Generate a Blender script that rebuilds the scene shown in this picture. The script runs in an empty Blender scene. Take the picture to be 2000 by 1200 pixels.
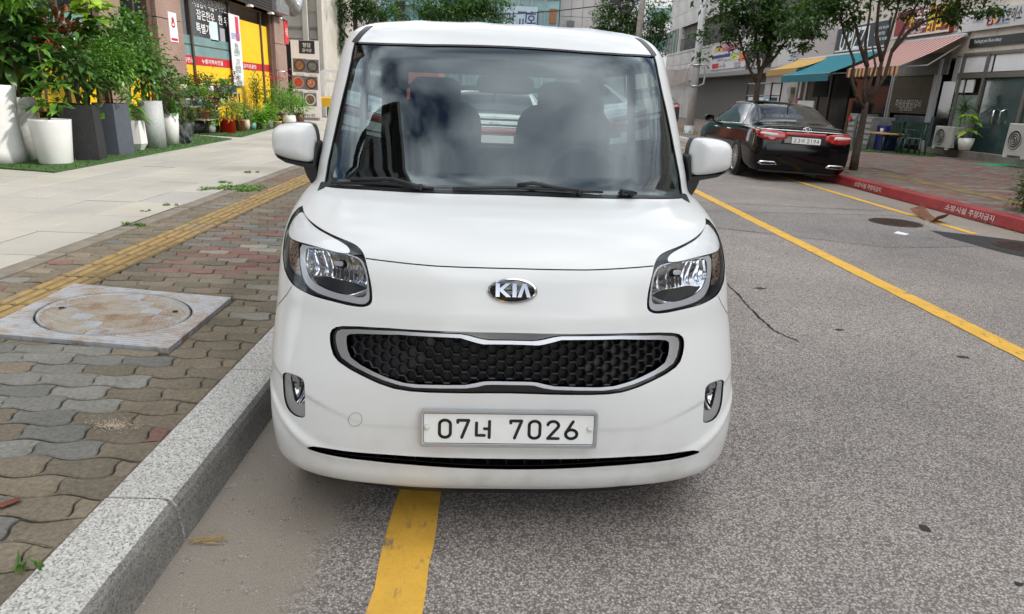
import bpy, bmesh, math, random
import numpy as np
from mathutils import Vector, Matrix
from mathutils.geometry import delaunay_2d_cdt, tessellate_polygon

# ------------------------------------------------------------------ camera
sc = bpy.context.scene
COL = sc.collection
FPX, PITCH, ROLL, CAMH, PHI = 1304.07, math.radians(17.694), math.radians(2.3323), 1.3805, math.radians(1.7186)
def rotz(v, a):
    c, s = math.cos(a), math.sin(a); v = np.asarray(v, float)
    return np.stack([c*v[..., 0]-s*v[..., 1], s*v[..., 0]+c*v[..., 1], v[..., 2]], -1)
_f = np.array([0, math.cos(PITCH), -math.sin(PITCH)]); _r = np.array([1., 0, 0]); _d = np.cross(_f, _r)
CR = rotz(math.cos(ROLL)*_r - math.sin(ROLL)*_d, -PHI)
CD = rotz(math.sin(ROLL)*_r + math.cos(ROLL)*_d, -PHI)
CF = rotz(_f, -PHI)
CAM = np.array([0, 0, CAMH])
def ray(px, py): return CF + (px-1000)/FPX*CR + (py-600)/FPX*CD
def on(px, py, axis, val):
    v = ray(px, py); return CAM + (val-CAM[axis])/v[axis]*v
def gp(px, py, z=0.0): return on(px, py, 2, z)
def proj(P):
    q = np.asarray(P, float)-CAM; z = q@CF
    return np.stack([1000+FPX*(q@CR)/z, 600+FPX*(q@CD)/z], -1)
cam = bpy.data.cameras.new('camera'); camo = bpy.data.objects.new('camera', cam); COL.objects.link(camo)
cam.sensor_width = 36; cam.lens = FPX/2000*36; cam.clip_end = 2000; cam.clip_start = 0.05
M = Matrix(((CR[0], -CD[0], -CF[0], 0), (CR[1], -CD[1], -CF[1], 0), (CR[2], -CD[2], -CF[2], CAMH), (0, 0, 0, 1)))
camo.matrix_world = M
sc.camera = camo

# ------------------------------------------------------------------ world, sun, exposure
SUN_EL, SUN_AZ = math.radians(37), math.radians(96)      # azimuth clockwise from +Y: from the right, low enough that the shops shade the street
world = bpy.data.worlds.new('World'); sc.world = world; world.use_nodes = True
nt = world.node_tree; nt.nodes.clear()
def wn(t, **k):
    n = nt.nodes.new(t)
    for a, b in k.items(): setattr(n, a, b)
    return n
sky = wn('ShaderNodeTexSky', sky_type='NISHITA'); sky.sun_disc = False
sky.sun_elevation = SUN_EL; sky.sun_rotation = SUN_AZ; sky.air_density = 1.0; sky.dust_density = 1.5
tc = wn('ShaderNodeTexCoord'); mp = wn('ShaderNodeMapping'); mp.inputs['Scale'].default_value = (1, 1, 2.2)
mp.inputs['Location'].default_value = (4.5, 3.4, 2.0)
nz = wn('ShaderNodeTexNoise'); nz.inputs['Scale'].default_value = 2.3; nz.inputs['Detail'].default_value = 6; nz.inputs['Roughness'].default_value = .48
nz.inputs['Distortion'].default_value = .35
rp = wn('ShaderNodeValToRGB'); rp.color_ramp.elements[0].position = .36; rp.color_ramp.elements[1].position = .56
nz2 = wn('ShaderNodeTexNoise'); nz2.inputs['Scale'].default_value = 2.2; nz2.inputs['Detail'].default_value = 3
rp2 = wn('ShaderNodeValToRGB'); rp2.color_ramp.elements[0].color = (4.2, 5.0, 6.0, 1); rp2.color_ramp.elements[1].color = (26, 26, 25.5, 1)
rp2.color_ramp.elements[0].position = .32; rp2.color_ramp.elements[1].position = .66
mix = wn('ShaderNodeMix', data_type='RGBA'); bgn = wn('ShaderNodeBackground'); wo = wn('ShaderNodeOutputWorld')
L = nt.links.new
L(tc.outputs['Generated'], mp.inputs['Vector']); L(mp.outputs[0], nz.inputs['Vector']); L(mp.outputs[0], nz2.inputs['Vector'])
L(nz.outputs[0], rp.inputs[0]); L(nz2.outputs[0], rp2.inputs[0])
L(rp.outputs[0], mix.inputs[0]); L(sky.outputs[0], mix.inputs[6]); L(rp2.outputs[0], mix.inputs[7])
L(mix.outputs[2], bgn.inputs['Color']); bgn.inputs['Strength'].default_value = 0.10; L(bgn.outputs[0], wo.inputs['Surface'])
sun = bpy.data.lights.new('sun', 'SUN'); sun.energy = 2.2; sun.angle = math.radians(3); sun.color = (1, .95, .88)
suno = bpy.data.objects.new('sun', sun); COL.objects.link(suno)
_sd = Vector((math.sin(SUN_AZ)*math.cos(SUN_EL), math.cos(SUN_AZ)*math.cos(SUN_EL), math.sin(SUN_EL)))
suno.rotation_euler = _sd.to_track_quat('Z', 'Y').to_euler(); suno.location = (20, -10, 40)
sc.view_settings.view_transform = 'Standard'; sc.view_settings.look = 'None'
sc.view_settings.exposure = 0.66; sc.view_settings.gamma = 1.0; sc.view_settings.use_curve_mapping = False
sc.render.engine = 'CYCLES'
sc.cycles.use_denoising = True
sc.cycles.max_bounces = 8; sc.cycles.transparent_max_bounces = 16; sc.cycles.glossy_bounces = 4; sc.cycles.diffuse_bounces = 3
sc.cycles.sample_clamp_indirect = 6.0
sc.cycles.caustics_reflective = False; sc.cycles.caustics_refractive = False

# ------------------------------------------------------------------ helpers
R = random.Random(11)
def tag(o, label=None, cat=None, group=None, kind=None):
    if label: o['label'] = label
    if cat: o['category'] = cat
    if group: o['group'] = group
    if kind: o['kind'] = kind
    return o
def empty(name, loc=(0, 0, 0), rz=0.0, label=None, cat=None, group=None):
    o = bpy.data.objects.new(name, None); COL.objects.link(o); o.location = loc; o.rotation_euler = (0, 0, rz); o.empty_display_size = .1
    return tag(o, label, cat, group)
def link(name, me, parent=None, loc=None, rot=None):
    o = bpy.data.objects.new(name, me); COL.objects.link(o)
    if parent: o.parent = parent
    if loc is not None: o.location = loc
    if rot is not None: o.rotation_euler = rot
    return o
def copy_tree(o, parent=None):
    c = o.copy(); COL.objects.link(c); c.parent = parent
    for ch in list(o.children):
        k = copy_tree(ch, c); k.matrix_parent_inverse = ch.matrix_parent_inverse
    return c
class MB:
    def __init__(s): s.v = []; s.f = []; s.m = []; s.sm = []; s.cur = 0; s.smooth = False
    def add(s, vs, fs, smooth=None):
        b = len(s.v); s.v.extend([tuple(map(float, p)) for p in vs])
        for f in fs:
            s.f.append([b+i for i in f]); s.m.append(s.cur); s.sm.append(s.smooth if smooth is None else smooth)
        return s
    def box(s, x0, x1, y0, y1, z0, z1):
        v = [(x0, y0, z0), (x1, y0, z0), (x1, y1, z0), (x0, y1, z0), (x0, y0, z1), (x1, y0, z1), (x1, y1, z1), (x0, y1, z1)]
        return s.add(v, [(3, 2, 1, 0), (4, 5, 6, 7), (0, 1, 5, 4), (1, 2, 6, 5), (2, 3, 7, 6), (3, 0, 4, 7)], False)
    def cbox(s, x0, x1, y0, y1, z0, z1, b=.004):
        # box with chamfered vertical and top edges
        def ring(i, z): return [(x0+i, y0+b, z), (x0+b, y0+i, z), (x1-b, y0+i, z), (x1-i, y0+b, z), (x1-i, y1-b, z), (x1-b, y1-i, z), (x0+b, y1-i, z), (x0+i, y1-b, z)]
        v = ring(0, z0)+ring(0, z1-b)+ring(b*.9, z1)
        f = [tuple(range(7, -1, -1)), tuple(range(16, 24))]
        for k in range(2):
            for i in range(8): f.append((k*8+i, k*8+(i+1) % 8, k*8+8+(i+1) % 8, k*8+8+i))
        return s.add(v, f, False)
    def prism(s, poly, z0, z1, axis=2, smooth=False):
        # poly: 2D ccw outline extruded along an axis (2: xy->z, 1: xz->y, 0: yz->x)
        def P(p, h):
            return (p[0], p[1], h) if axis == 2 else ((p[0], h, p[1]) if axis == 1 else (h, p[0], p[1]))
        n = len(poly); v = [P(p, z0) for p in poly]+[P(p, z1) for p in poly]
        f = [tuple(range(n-1, -1, -1)), tuple(range(n, 2*n))]
        s.add(v, f, False); b = len(s.v)-2*n
        for i in range(n):
            s.f.append([b+i, b+(i+1) % n, b+n+(i+1) % n, b+n+i]); s.m.append(s.cur); s.sm.append(smooth)
        return s
    def lathe(s, prof, n=24, c=(0, 0, 0), cap=True, smooth=True, a0=0.0, sx=1.0, sy=1.0):
        # prof: (r, z) from bottom to top
        v = []
        for r, z in prof:
            for i in range(n):
                a = a0+2*math.pi*i/n; v.append((c[0]+r*sx*math.cos(a), c[1]+r*sy*math.sin(a), c[2]+z))
        f = []
        for k in range(len(prof)-1):
            for i in range(n): f.append((k*n+i, k*n+(i+1) % n, (k+1)*n+(i+1) % n, (k+1)*n+i))
        s.add(v, f, smooth); b = len(s.v)-len(v)
        if cap:
            s.f.append([b+i for i in range(n-1, -1, -1)]); s.m.append(s.cur); s.sm.append(False)
            t = b+(len(prof)-1)*n
            s.f.append([t+i for i in range(n)]); s.m.append(s.cur); s.sm.append(False)
        return s
    def tube(s, pts, rad, n=8, cap=True, smooth=True):
        pts = [Vector(p) for p in pts]; rr = rad if hasattr(rad, '__len__') else [rad]*len(pts)
        v = []; up = Vector((0, 0, 1)); prev = None
        for i, p in enumerate(pts):
            t = (pts[min(i+1, len(pts)-1)]-pts[max(i-1, 0)])
            t = t.normalized() if t.length > 1e-9 else Vector((0, 0, 1))
            if prev is None:
                a = t.cross(up);
                if a.length < .05: a = t.cross(Vector((1, 0, 0)))
            else: a = prev-t*prev.dot(t)
            a.normalize(); prev = a; b = t.cross(a)
            for k in range(n):
                q = 2*math.pi*k/n; v.append(p+(a*math.cos(q)+b*math.sin(q))*rr[i])
        f = []
        for i in range(len(pts)-1):
            for k in range(n): f.append((i*n+k, i*n+(k+1) % n, (i+1)*n+(k+1) % n, (i+1)*n+k))
        if cap: f.append(tuple(range(n-1, -1, -1))); f.append(tuple(range((len(pts)-1)*n, len(pts)*n)))
        return s.add(v, f, smooth)
    def quad(s, a, b, c, d): return s.add([a, b, c, d], [(0, 1, 2, 3)], False)
    def xf(s, Mx, start=0):
        for i in range(start, len(s.v)): s.v[i] = tuple(Mx @ Vector(s.v[i]))
        return s
    def mesh(s, name, mats):
        me = bpy.data.meshes.new(name); me.from_pydata(s.v, [], s.f)
        for m in (mats if isinstance(mats, (list, tuple)) else [mats]): me.materials.append(m)
        me.polygons.foreach_set('material_index', s.m); me.polygons.foreach_set('use_smooth', s.sm); me.update()
        return me
    def build(s, name, mats, parent=None, loc=None, rot=None):
        return link(name, s.mesh(name, mats), parent, loc, rot)

def lerp(a, b, t): return a+(b-a)*t
def smooth(a, b, x):
    t = np.clip((np.asarray(x, float)-a)/(b-a), 0, 1); return t*t*(3-2*t)
def pchip(x, y, q):
    x = np.asarray(x, float); y = np.asarray(y, float); h = np.diff(x); d = np.diff(y)/h
    m = np.zeros(len(x)); m[0] = d[0]; m[-1] = d[-1]
    for i in range(1, len(x)-1):
        if d[i-1]*d[i] > 0:
            w1 = 2*h[i]+h[i-1]; w2 = h[i]+2*h[i-1]; m[i] = (w1+w2)/(w1/d[i-1]+w2/d[i])
    q = np.clip(np.asarray(q, float), x[0], x[-1]); i = np.clip(np.searchsorted(x, q)-1, 0, len(x)-2)
    t = (q-x[i])/h[i]; t2 = t*t; t3 = t2*t
    return (2*t3-3*t2+1)*y[i]+(t3-2*t2+t)*h[i]*m[i]+(-2*t3+3*t2)*y[i+1]+(t3-t2)*h[i]*m[i+1]

# ------------------------------------------------------------------ materials
def srgb(r, g, b):
    def c(x):
        x /= 255.; return x/12.92 if x <= .04045 else ((x+.055)/1.055)**2.4
    return (c(r), c(g), c(b), 1)
class NT:
    def __init__(s, name):
        s.m = bpy.data.materials.new(name); s.m.use_nodes = True; s.t = s.m.node_tree; s.b = s.t.nodes['Principled BSDF']; s.out = s.t.nodes['Material Output']
    def n(s, t, **k):
        x = s.t.nodes.new(t)
        for a, b in k.items():
            if a.startswith('i_'):
                x.inputs[a[2:].replace('_', ' ')].default_value = b
            else: setattr(x, a, b)
        return x
    def l(s, a, b): s.t.links.new(a, b)
    def coord(s, kind='Object'): return s.n('ShaderNodeTexCoord').outputs[kind]
    def noise(s, scale, detail=4, rough=.55, vec=None, dist=0):
        x = s.n('ShaderNodeTexNoise'); x.inputs['Scale'].default_value = scale; x.inputs['Detail'].default_value = detail
        x.inputs['Roughness'].default_value = rough; x.inputs['Distortion'].default_value = dist
        if vec is not None: s.l(vec, x.inputs['Vector'])
        return x.outputs[0]
    def ramp(s, fac, stops, interp='LINEAR'):
        x = s.n('ShaderNodeValToRGB'); cr = x.color_ramp; cr.interpolation = interp
        while len(cr.elements) > 1: cr.elements.remove(cr.elements[-1])
        for i, (p, c) in enumerate(stops):
            e = cr.elements[0] if i == 0 else cr.elements.new(p)
            e.position = p; e.color = c if len(c) == 4 else (*c, 1)
        s.l(fac, x.inputs[0]); return x.outputs[0]
    def mix(s, fac, a, b, blend='MIX'):
        x = s.n('ShaderNodeMix', data_type='RGBA', blend_type=blend)
        for v, k in ((fac, 0), (a, 6), (b, 7)):
            if isinstance(v, (int, float)): x.inputs[k].default_value = v
            elif isinstance(v, tuple): x.inputs[k].default_value = v if len(v) == 4 else (*v, 1)
            else: s.l(v, x.inputs[k])
        return x.outputs[2]
    def math(s, op, a, b=None):
        x = s.n('ShaderNodeMath', operation=op)
        for v, k in ((a, 0), (b, 1)):
            if v is None: continue
            if isinstance(v, (int, float)): x.inputs[k].default_value = v
            else: s.l(v, x.inputs[k])
        return x.outputs[0]
    def bump(s, h, strength=.3, dist=.01):
        x = s.n('ShaderNodeBump'); x.inputs['Strength'].default_value = strength; x.inputs['Distance'].default_value = dist
        s.l(h, x.inputs['Height']); s.l(x.outputs[0], s.b.inputs['Normal']); return x
    def set(s, **k):
        for a, v in k.items():
            i = s.b.inputs[a.replace('_', ' ')]
            if isinstance(v, (int, float, tuple)): i.default_value = v
            else: s.l(v, i)
        return s
_mc = {}
def mat(name, col, rough=.6, metal=0., coat=0., var=.0, vscale=6., bump=0., bscale=60., spec=None):
    # plain procedural material with a little colour variation and relief
    if name in _mc: return _mc[name]
    N = NT(name); c = col if len(col) == 4 else (*col, 1)
    if var > 0 or bump > 0: co = N.coord()
    if var > 0:
        f = N.noise(vscale, 5, .6, co)
        lo = tuple(x*(1-var) for x in c[:3]); hi = tuple(min(1, x*(1+var)) for x in c[:3])
        N.set(Base_Color=N.ramp(f, [(.3, lo), (.7, hi)]))
    else: N.set(Base_Color=c)
    N.set(Roughness=rough, Metallic=metal, Coat_Weight=coat, Coat_Roughness=.04)
    if spec is not None: N.set(Specular_IOR_Level=spec)
    if bump > 0: N.bump(N.noise(bscale, 3, .6, co), bump, .004)
    _mc[name] = N.m; return N.m
def glass_mat(name, tint, ior=1.5, rough=0.0, boost=1.0):
    # thin sheet: tinted see-through plus a Fresnel reflection
    if name in _mc: return _mc[name]
    N = NT(name); N.t.nodes.remove(N.b)
    tr = N.n('ShaderNodeBsdfTransparent'); tr.inputs[0].default_value = (*tint, 1)
    gl = N.n('ShaderNodeBsdfGlossy'); gl.inputs['Roughness'].default_value = rough; gl.inputs['Color'].default_value = (.80, .93, 1, 1)
    # Schlick reflectance of both faces of the pane, the same from either side
    ge = N.n('ShaderNodeNewGeometry'); dt = N.n('ShaderNodeVectorMath', operation='DOT_PRODUCT'); N.l(ge.outputs['Incoming'], dt.inputs[0]); N.l(ge.outputs['Normal'], dt.inputs[1])
    f0 = min(.5, 1.9*boost*((ior-1)/(ior+1))**2)
    p5 = N.math('POWER', N.math('SUBTRACT', 1.0, N.math('MINIMUM', N.math('ABSOLUTE', dt.outputs['Value']), 1.0)), 5.0)
    f = N.math('ADD', N.math('MULTIPLY', p5, 1-f0), f0); mx = N.n('ShaderNodeMixShader')
    N.l(f, mx.inputs[0]); N.l(tr.outputs[0], mx.inputs[1]); N.l(gl.outputs[0], mx.inputs[2]); N.l(mx.outputs[0], N.out.inputs[0])
    _mc[name] = N.m; return N.m

TEXTS = []          # every string used, so that the lettering is laid out in one go
_tcache = {}
def text_bench(strings):
    # one text block, one string per widely spaced line, cut apart again by height
    c = bpy.data.curves.new('t', 'FONT'); c.body = '\n'.join(strings); c.size = 1; c.space_line = 4; c.offset = .008; c.resolution_u = 3
    o = bpy.data.objects.new('t', c); ts = bpy.data.scenes.new('lettering_bench'); ts.collection.objects.link(o)
    vl = ts.view_layers[0]; vl.update(); dg = vl.depsgraph; dg.update(); me = bpy.data.meshes.new_from_object(o.evaluated_get(dg))
    n = len(me.vertices); co = np.zeros(n*3); me.vertices.foreach_get('co', co); co = co.reshape(-1, 3); ln = np.round(-(co[:, 1]-.35)/4).astype(int)
    fl = {}
    for p in me.polygons: fl.setdefault(int(ln[p.vertices[0]]), []).append(tuple(p.vertices))
    for k, st in enumerate(strings):
        fs = fl.get(k, []); ids = sorted({i for f in fs for i in f}); mp_ = {a: b for b, a in enumerate(ids)}
        _tcache[st] = ([tuple(co[i]) for i in ids], [tuple(mp_[i] for i in f) for f in fs])
    bpy.data.objects.remove(o); bpy.data.curves.remove(c); bpy.data.meshes.remove(me); bpy.data.scenes.remove(ts)
text_bench(['소방시설', '주정차금지', '김치전골', '누룽지백숙전골', '감자전골탕', '사장님이 직접', '잡은한우', '특별가2', '강력추천', '한 우', '정보', '신선한우', '고기', '생삼겹살', '육수', '전골냄비', '깔끔한 맛집', '♨', '식당', '청담', '감식당', '돌솥비빔', '메뉴판', '모이소', 'www.moiso.co.kr', '여성의류전문', "You've got your life as a beauty", '주원', '숯불', '닭갈비', '031-428-5281', 'U PIZZA', '피자 파스타', '031 428 7723', '배달 포장', '(주)인테', '크린', '주원숯불닭갈비', '031.428.5281', '중화반점', '최신형 기계 특별', '가정용 전기', '업소용 기계', '수리 전문', '당일 설치', '전화 상담', '7.00', '소', '망', '교', '회'])
def text_mesh(body, bold=0.0):
    if body not in _tcache: TEXTS.append(body); text_bench([body])
    v, f = _tcache[body]; me = bpy.data.meshes.new('lettering'); me.from_pydata(v, [], f); return me
def lettering(body, m, origin, right, up, height, parent=None, width=None, bold=.0, name='lettering', off=.004, shear=0.0):
    # flat lettering on a surface: origin centre, right/up unit vectors
    me = text_mesh(body, bold); n = len(me.vertices)
    co = np.zeros(n*3); me.vertices.foreach_get('co', co); co = co.reshape(-1, 3)
    lo, hi = co.min(0), co.max(0); c = (lo+hi)/2; co -= c
    sy = height/max(hi[1]-lo[1], 1e-6); sx = sy if width is None else width/max(hi[0]-lo[0], 1e-6)
    r = np.array(right, float); r /= np.linalg.norm(r); u = np.array(up, float); u /= np.linalg.norm(u); nn = np.cross(r, u)
    P = np.array(origin)+np.outer(co[:, 0]*sx+shear*co[:, 1]*sy, r)+np.outer(co[:, 1]*sy, u)+nn*off
    me.vertices.foreach_set('co', P.ravel()); me.materials.clear(); me.materials.append(m); me.update()
    o = link(name, me)
    if parent:
        o.parent = parent; o.matrix_parent_inverse = parent.matrix_world.inverted() if False else Matrix.LocRotScale(parent.location, parent.rotation_euler, None).inverted()
    return o
# ================================================================== THE WHITE COMPACT VAN
CARYAW = math.radians(3.4271-1.7186)
CARPOS = rotz(np.array([.00498, 1.81702, 0]), -PHI)
KP = np.array([  # yc, z, half width, corner depth, corner exponent, rear
(.175, .080, .665, .48, 2.9, 3.36), (.105, .122, .728, .46, 3.1, 3.40), (.075, .165, .752, .45, 3.2, 3.44), (.025, .195, .772, .42, 3.4, 3.47), (.008, .245, .784, .41, 3.5, 3.48),
(.006, .310, .790, .41, 3.5, 3.48), (.010, .400, .795, .41, 3.3, 3.49), (.020, .500, .798, .43, 3.0, 3.49), (.038, .600, .7985, .45, 2.65, 3.48),
(.062, .700, .7975, .47, 2.4, 3.47), (.090, .790, .7965, .48, 2.3, 3.46), (.125, .860, .795, .49, 2.3, 3.45), (.200, .920, .792, .50, 2.4, 3.44),
(.320, .970, .784, .50, 2.5, 3.43), (.460, 1.004, .772, .48, 2.7, 3.42), (.590, 1.030, .758, .45, 3.0, 3.41), (.655, 1.100, .752, .44, 3.1, 3.40),
(.792, 1.250, .740, .42, 3.3, 3.38), (.948, 1.410, .724, .39, 3.5, 3.35), (1.120, 1.560, .708, .36, 3.6, 3.32), (1.235, 1.625, .686, .36, 3.2, 3.29),
(1.42, 1.672, .640, .40, 2.9, 3.24), (1.70, 1.700, .545, .40, 2.6, 3.10), (2.05, 1.712, .300, .35, 2.4, 2.90), (2.40, 1.716, .02, .06, 2.4, 2.62)])
KV = np.concatenate([[0], np.cumsum(np.hypot(np.diff(KP[:, 0]), np.diff(KP[:, 1])))])
VMAX = KV[-1]
_tv = np.linspace(0, VMAX, 6001); _tk = [pchip(KV, KP[:, i], _tv) for i in range(6)]
def KK(v): return [np.interp(v, _tv, k) for k in _tk]
def Sf(u, v):
    u = np.asarray(u, float); v = np.asarray(v, float)
    yc, z, w, D, n, yr = KK(v)
    a = np.abs(u); th = np.clip(a, 1e-6, 1)*np.pi/2; e = 2/n
    x = w*np.sin(th)**e; y = yc+D*(1-np.clip(np.cos(th), 0, 1)**e)
    rc = .16*w/.7; ys = yr-rc
    y = np.where(a > 1, yc+D+(a-1)/3*(ys-yc-D), y)
    th2 = np.clip(a-4, 0, 1)*np.pi/2
    x = np.where(a > 4, w*np.clip(np.cos(th2), 0, 1)**.4, x); y = np.where(a > 4, ys+rc*np.sin(th2)**.6, y)
    # sculpting: recessed band that holds fog lamps and plate, roof ribs
    fr = np.clip(1.0-a, 0, 1)**.3*(a < 1)
    ax = np.abs(x)
    zA = .425+.075*np.clip((ax-.5)/.23, -.3, 1.2); zB = .302+.105*np.clip((ax-.52)/.22, 0, 1.3)**2
    rec = smooth(zB-.010, zB+.026, z)*(1-smooth(zA-.010, zA+.010, z))
    y = y+rec*(.002+.007*smooth(.48, .68, ax))*smooth(0, .1, 1-a)
    lip = np.exp(-((z-(zB-.010))/.016)**2)*.005*(a < 1)*smooth(0, .12, 1-a); y = y-lip
    br = np.exp(-((z-.742)/.03)**2)*.004*(a < 1)*smooth(0, .3, 1-a); y = y-br
    rib = sum(np.exp(-((np.abs(x)-c)/.05)**2) for c in (.12, .40))
    z = z+.0045*rib*smooth(2.35, 2.6, v)*(1-smooth(2.9, 3.1, v))
    return np.stack([np.sign(u)*x, y, z], -1)
def Sn(u, v):
    e = 2e-3
    du = Sf(u+e, v)-Sf(u-e, v); dv = Sf(u, np.minimum(v+e, VMAX))-Sf(u, np.maximum(v-e, 0))
    n = np.cross(du, dv); n /= np.maximum(np.linalg.norm(n, axis=-1, keepdims=True), 1e-12); return n
def car2w(p): return rotz(np.asarray(p, float), CARYAW)+CARPOS
_gu = np.linspace(-1.3, 1.3, 321); _gv = np.linspace(0, 2.7, 361)
_GU, _GV = np.meshgrid(_gu, _gv); _GP = proj(car2w(Sf(_GU, _GV)))
_nw = rotz(Sn(_GU, _GV), CARYAW); _vis = ((CAM-car2w(Sf(_GU, _GV)))*_nw).sum(-1) > -1e-3
_GP2 = np.where(_vis[..., None], _GP, 1e9)
def px2uv(pts):
    out = []
    for px, py in pts:
        d = ((_GP2-np.array([px, py]))**2).sum(-1); i = np.unravel_index(d.argmin(), d.shape); u, v = _GU[i], _GV[i]
        if d[i] < 64:
            for _ in range(6):
                e = 1e-4; p = proj(car2w(Sf(u, v))); pu = (proj(car2w(Sf(u+e, v)))-p)/e; pv = (proj(car2w(Sf(u, v+e)))-p)/e
                J = np.stack([pu, pv], -1); det = np.linalg.det(J)
                if abs(det) < 2e4: break
                st = np.linalg.solve(J, np.array([px, py])-p); st = np.clip(st, -.01, .01); u += st[0]; v += st[1]
        out.append((float(u), float(v)))
    return out
def zoomed(pts, ox, oy, s): return [(ox+x/s, oy+y/s) for x, y in pts]
def resample(poly, step, closed=True):
    # poly in (u,v); step in metric of the cdt domain
    out = []; n = len(poly)
    for i in range(n if closed else n-1):
        a = np.array(poly[i]); b = np.array(poly[(i+1) % n]); k = max(1, int(math.ceil(np.linalg.norm(b-a)/step)))
        for j in range(k): out.append(tuple(a+(b-a)*j/k))
    if not closed: out.append(tuple(poly[-1]))
    return out
def chaikin(poly, it=1, closed=True):
    for _ in range(it):
        out = [] if closed else [poly[0]]; n = len(poly)
        for i in range(n if closed else n-1):
            a = np.array(poly[i]); b = np.array(poly[(i+1) % n]); out += [tuple(a*.75+b*.25), tuple(a*.25+b*.75)]
        if not closed: out.append(poly[-1])
        poly = out
    return poly
def inpoly(poly, P):
    P = np.asarray(P, float); x, y = P[:, 0], P[:, 1]; c = np.zeros(len(P), bool); n = len(poly); j = n-1
    for i in range(n):
        xi, yi = poly[i]; xj, yj = poly[j]
        if yi != yj:
            m = ((yi > y) != (yj > y)) & (x < (xj-xi)*(y-yi)/(yj-yi)+xi); c ^= m
        j = i
    return c
def offset_poly(poly, d):
    # inward offset for d > 0 of a closed polygon (any orientation)
    P = np.array(poly); n = len(P); A = .5*np.sum(P[:, 0]*np.roll(P[:, 1], -1)-np.roll(P[:, 0], -1)*P[:, 1]); s = 1 if A > 0 else -1
    t = np.roll(P, -1, 0)-np.roll(P, 1, 0); t /= np.maximum(np.linalg.norm(t, axis=1, keepdims=True), 1e-9)
    nn = np.stack([-t[:, 1], t[:, 0]], 1)*s
    return [tuple(p) for p in P+nn*d]
def yz2uv(y, z):
    v = float(np.interp(z, KP[:, 1], KV))
    yc, zz, w, D, n, yr = [float(q) for q in KK(v)]
    if y <= yc+D:
        c = max(0, 1-(y-yc)/D)**(n/2); u = math.acos(min(1, c))/(math.pi/2)
    else:
        rc = .16*w/.7; ys = yr-rc; u = 1+3*(y-yc-D)/(ys-yc-D)
        if u > 4: u = 4+math.asin(min(1, ((y-ys)/rc))**(1/.6))/(math.pi/2)
    return (u, v)
absu = lambda pts: [(abs(u), v) for u, v in pts]
def cdt_patch(outer, holes=(), step=.02, extra=()):
    # triangulate a (u,v) polygon with interior points; returns uv array and faces
    pts = []; edges = []
    for lp in [outer]+list(holes)+list(extra):
        b = len(pts); pts += list(lp); edges += [(b+i, b+(i+1) % len(lp)) for i in range(len(lp))]
    O = np.array(outer); lo, hi = O.min(0), O.max(0)
    gx, gy = np.meshgrid(np.arange(lo[0]+step/2, hi[0], step), np.arange(lo[1]+step/2, hi[1], step)); G = np.stack([gx.ravel(), gy.ravel()], 1)
    if len(G):
        k = inpoly(outer, G); B = np.array(pts)
        if k.any():
            G = G[k]; d = np.sqrt(((G[:, None]-B[None])**2).sum(-1)).min(1); G = G[d > step*.4]
            pts += [tuple(g) for g in G]
    r = delaunay_2d_cdt([Vector(p) for p in pts], edges, [], 0, 1e-7)
    uv = np.array([tuple(p) for p in r[0]]); fc = [tuple(f) for f in r[2]]
    c = np.array([uv[list(f)].mean(0) for f in fc]); k = inpoly(outer, c)
    for h in holes: k &= ~inpoly(h, c)
    return uv, [f for f, q in zip(fc, k) if q]
def shell(name, uv, faces, m, parent, off=0.0, mirror=False, both=False, flip=False, rim=None, rim_from=0.0):
    # map (u,v) triangles onto the body, offset along the normal; optional rim walls on boundary edges
    uv = np.asarray(uv, float); used = sorted({i for f in faces for i in f}); mp = {a: b for b, a in enumerate(used)}; q = uv[used]
    sides = [1, -1] if both else ([-1] if mirror else [1])
    V = []; F = []; Nn = []
    for s in sides:
        u = q[:, 0]*s; v = q[:, 1]; n = Sn(u, v); o = off(u, v) if callable(off) else off
        P = Sf(u, v)+n*(np.asarray(o)[..., None] if np.ndim(o) else o)
        b = len(V); V += [tuple(p) for p in P]; Nn += [tuple(x) for x in n]
        fa = np.array([[mp[f[0]], mp[f[1]], mp[f[2]]] for f in faces]); sg = (np.cross(P[fa[:, 1]]-P[fa[:, 0]], P[fa[:, 2]]-P[fa[:, 0]])*n[fa[:, 0]]).sum(-1)
        for f, q_ in zip(faces, sg):
            ff = [b+mp[i] for i in f]; F.append(ff if q_ >= 0 else ff[::-1])
        if rim:
            cnt = {}
            for f in faces:
                for i in range(len(f)):
                    e = (f[i], f[(i+1) % len(f)]); cnt[frozenset(e)] = cnt.get(frozenset(e), 0)+1
            for e, c in cnt.items():
                if c == 1:
                    i, j = tuple(e)
                    if abs(uv[i][0]) < 1e-4 and abs(uv[j][0]) < 1e-4: continue
                    pi, pj = np.array(V[b+mp[i]]), np.array(V[b+mp[j]]); ni, nj = np.array(Nn[b+mp[i]]), np.array(Nn[b+mp[j]])
                    k = len(V); V += [tuple(pi), tuple(pj), tuple(pj-nj*rim), tuple(pi-ni*rim)]
                    fn = np.cross(pj-pi, ni); fn /= max(np.linalg.norm(fn), 1e-12); Nn += [tuple(fn)]*4; F.append([k, k+1, k+2, k+3])
    me = bpy.data.meshes.new(name); me.from_pydata(V, [], F); me.materials.append(m)
    me.polygons.foreach_set('use_smooth', [True]*len(F)); me.update()
    # consistent winding for rim faces is unimportant; shading normals come from the surface itself
    me.normals_split_custom_set_from_vertices(Nn if not callable(off) else [tuple(x) for x in vert_normals(V, F, Nn)])
    o = link(name, me, parent); return o
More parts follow.
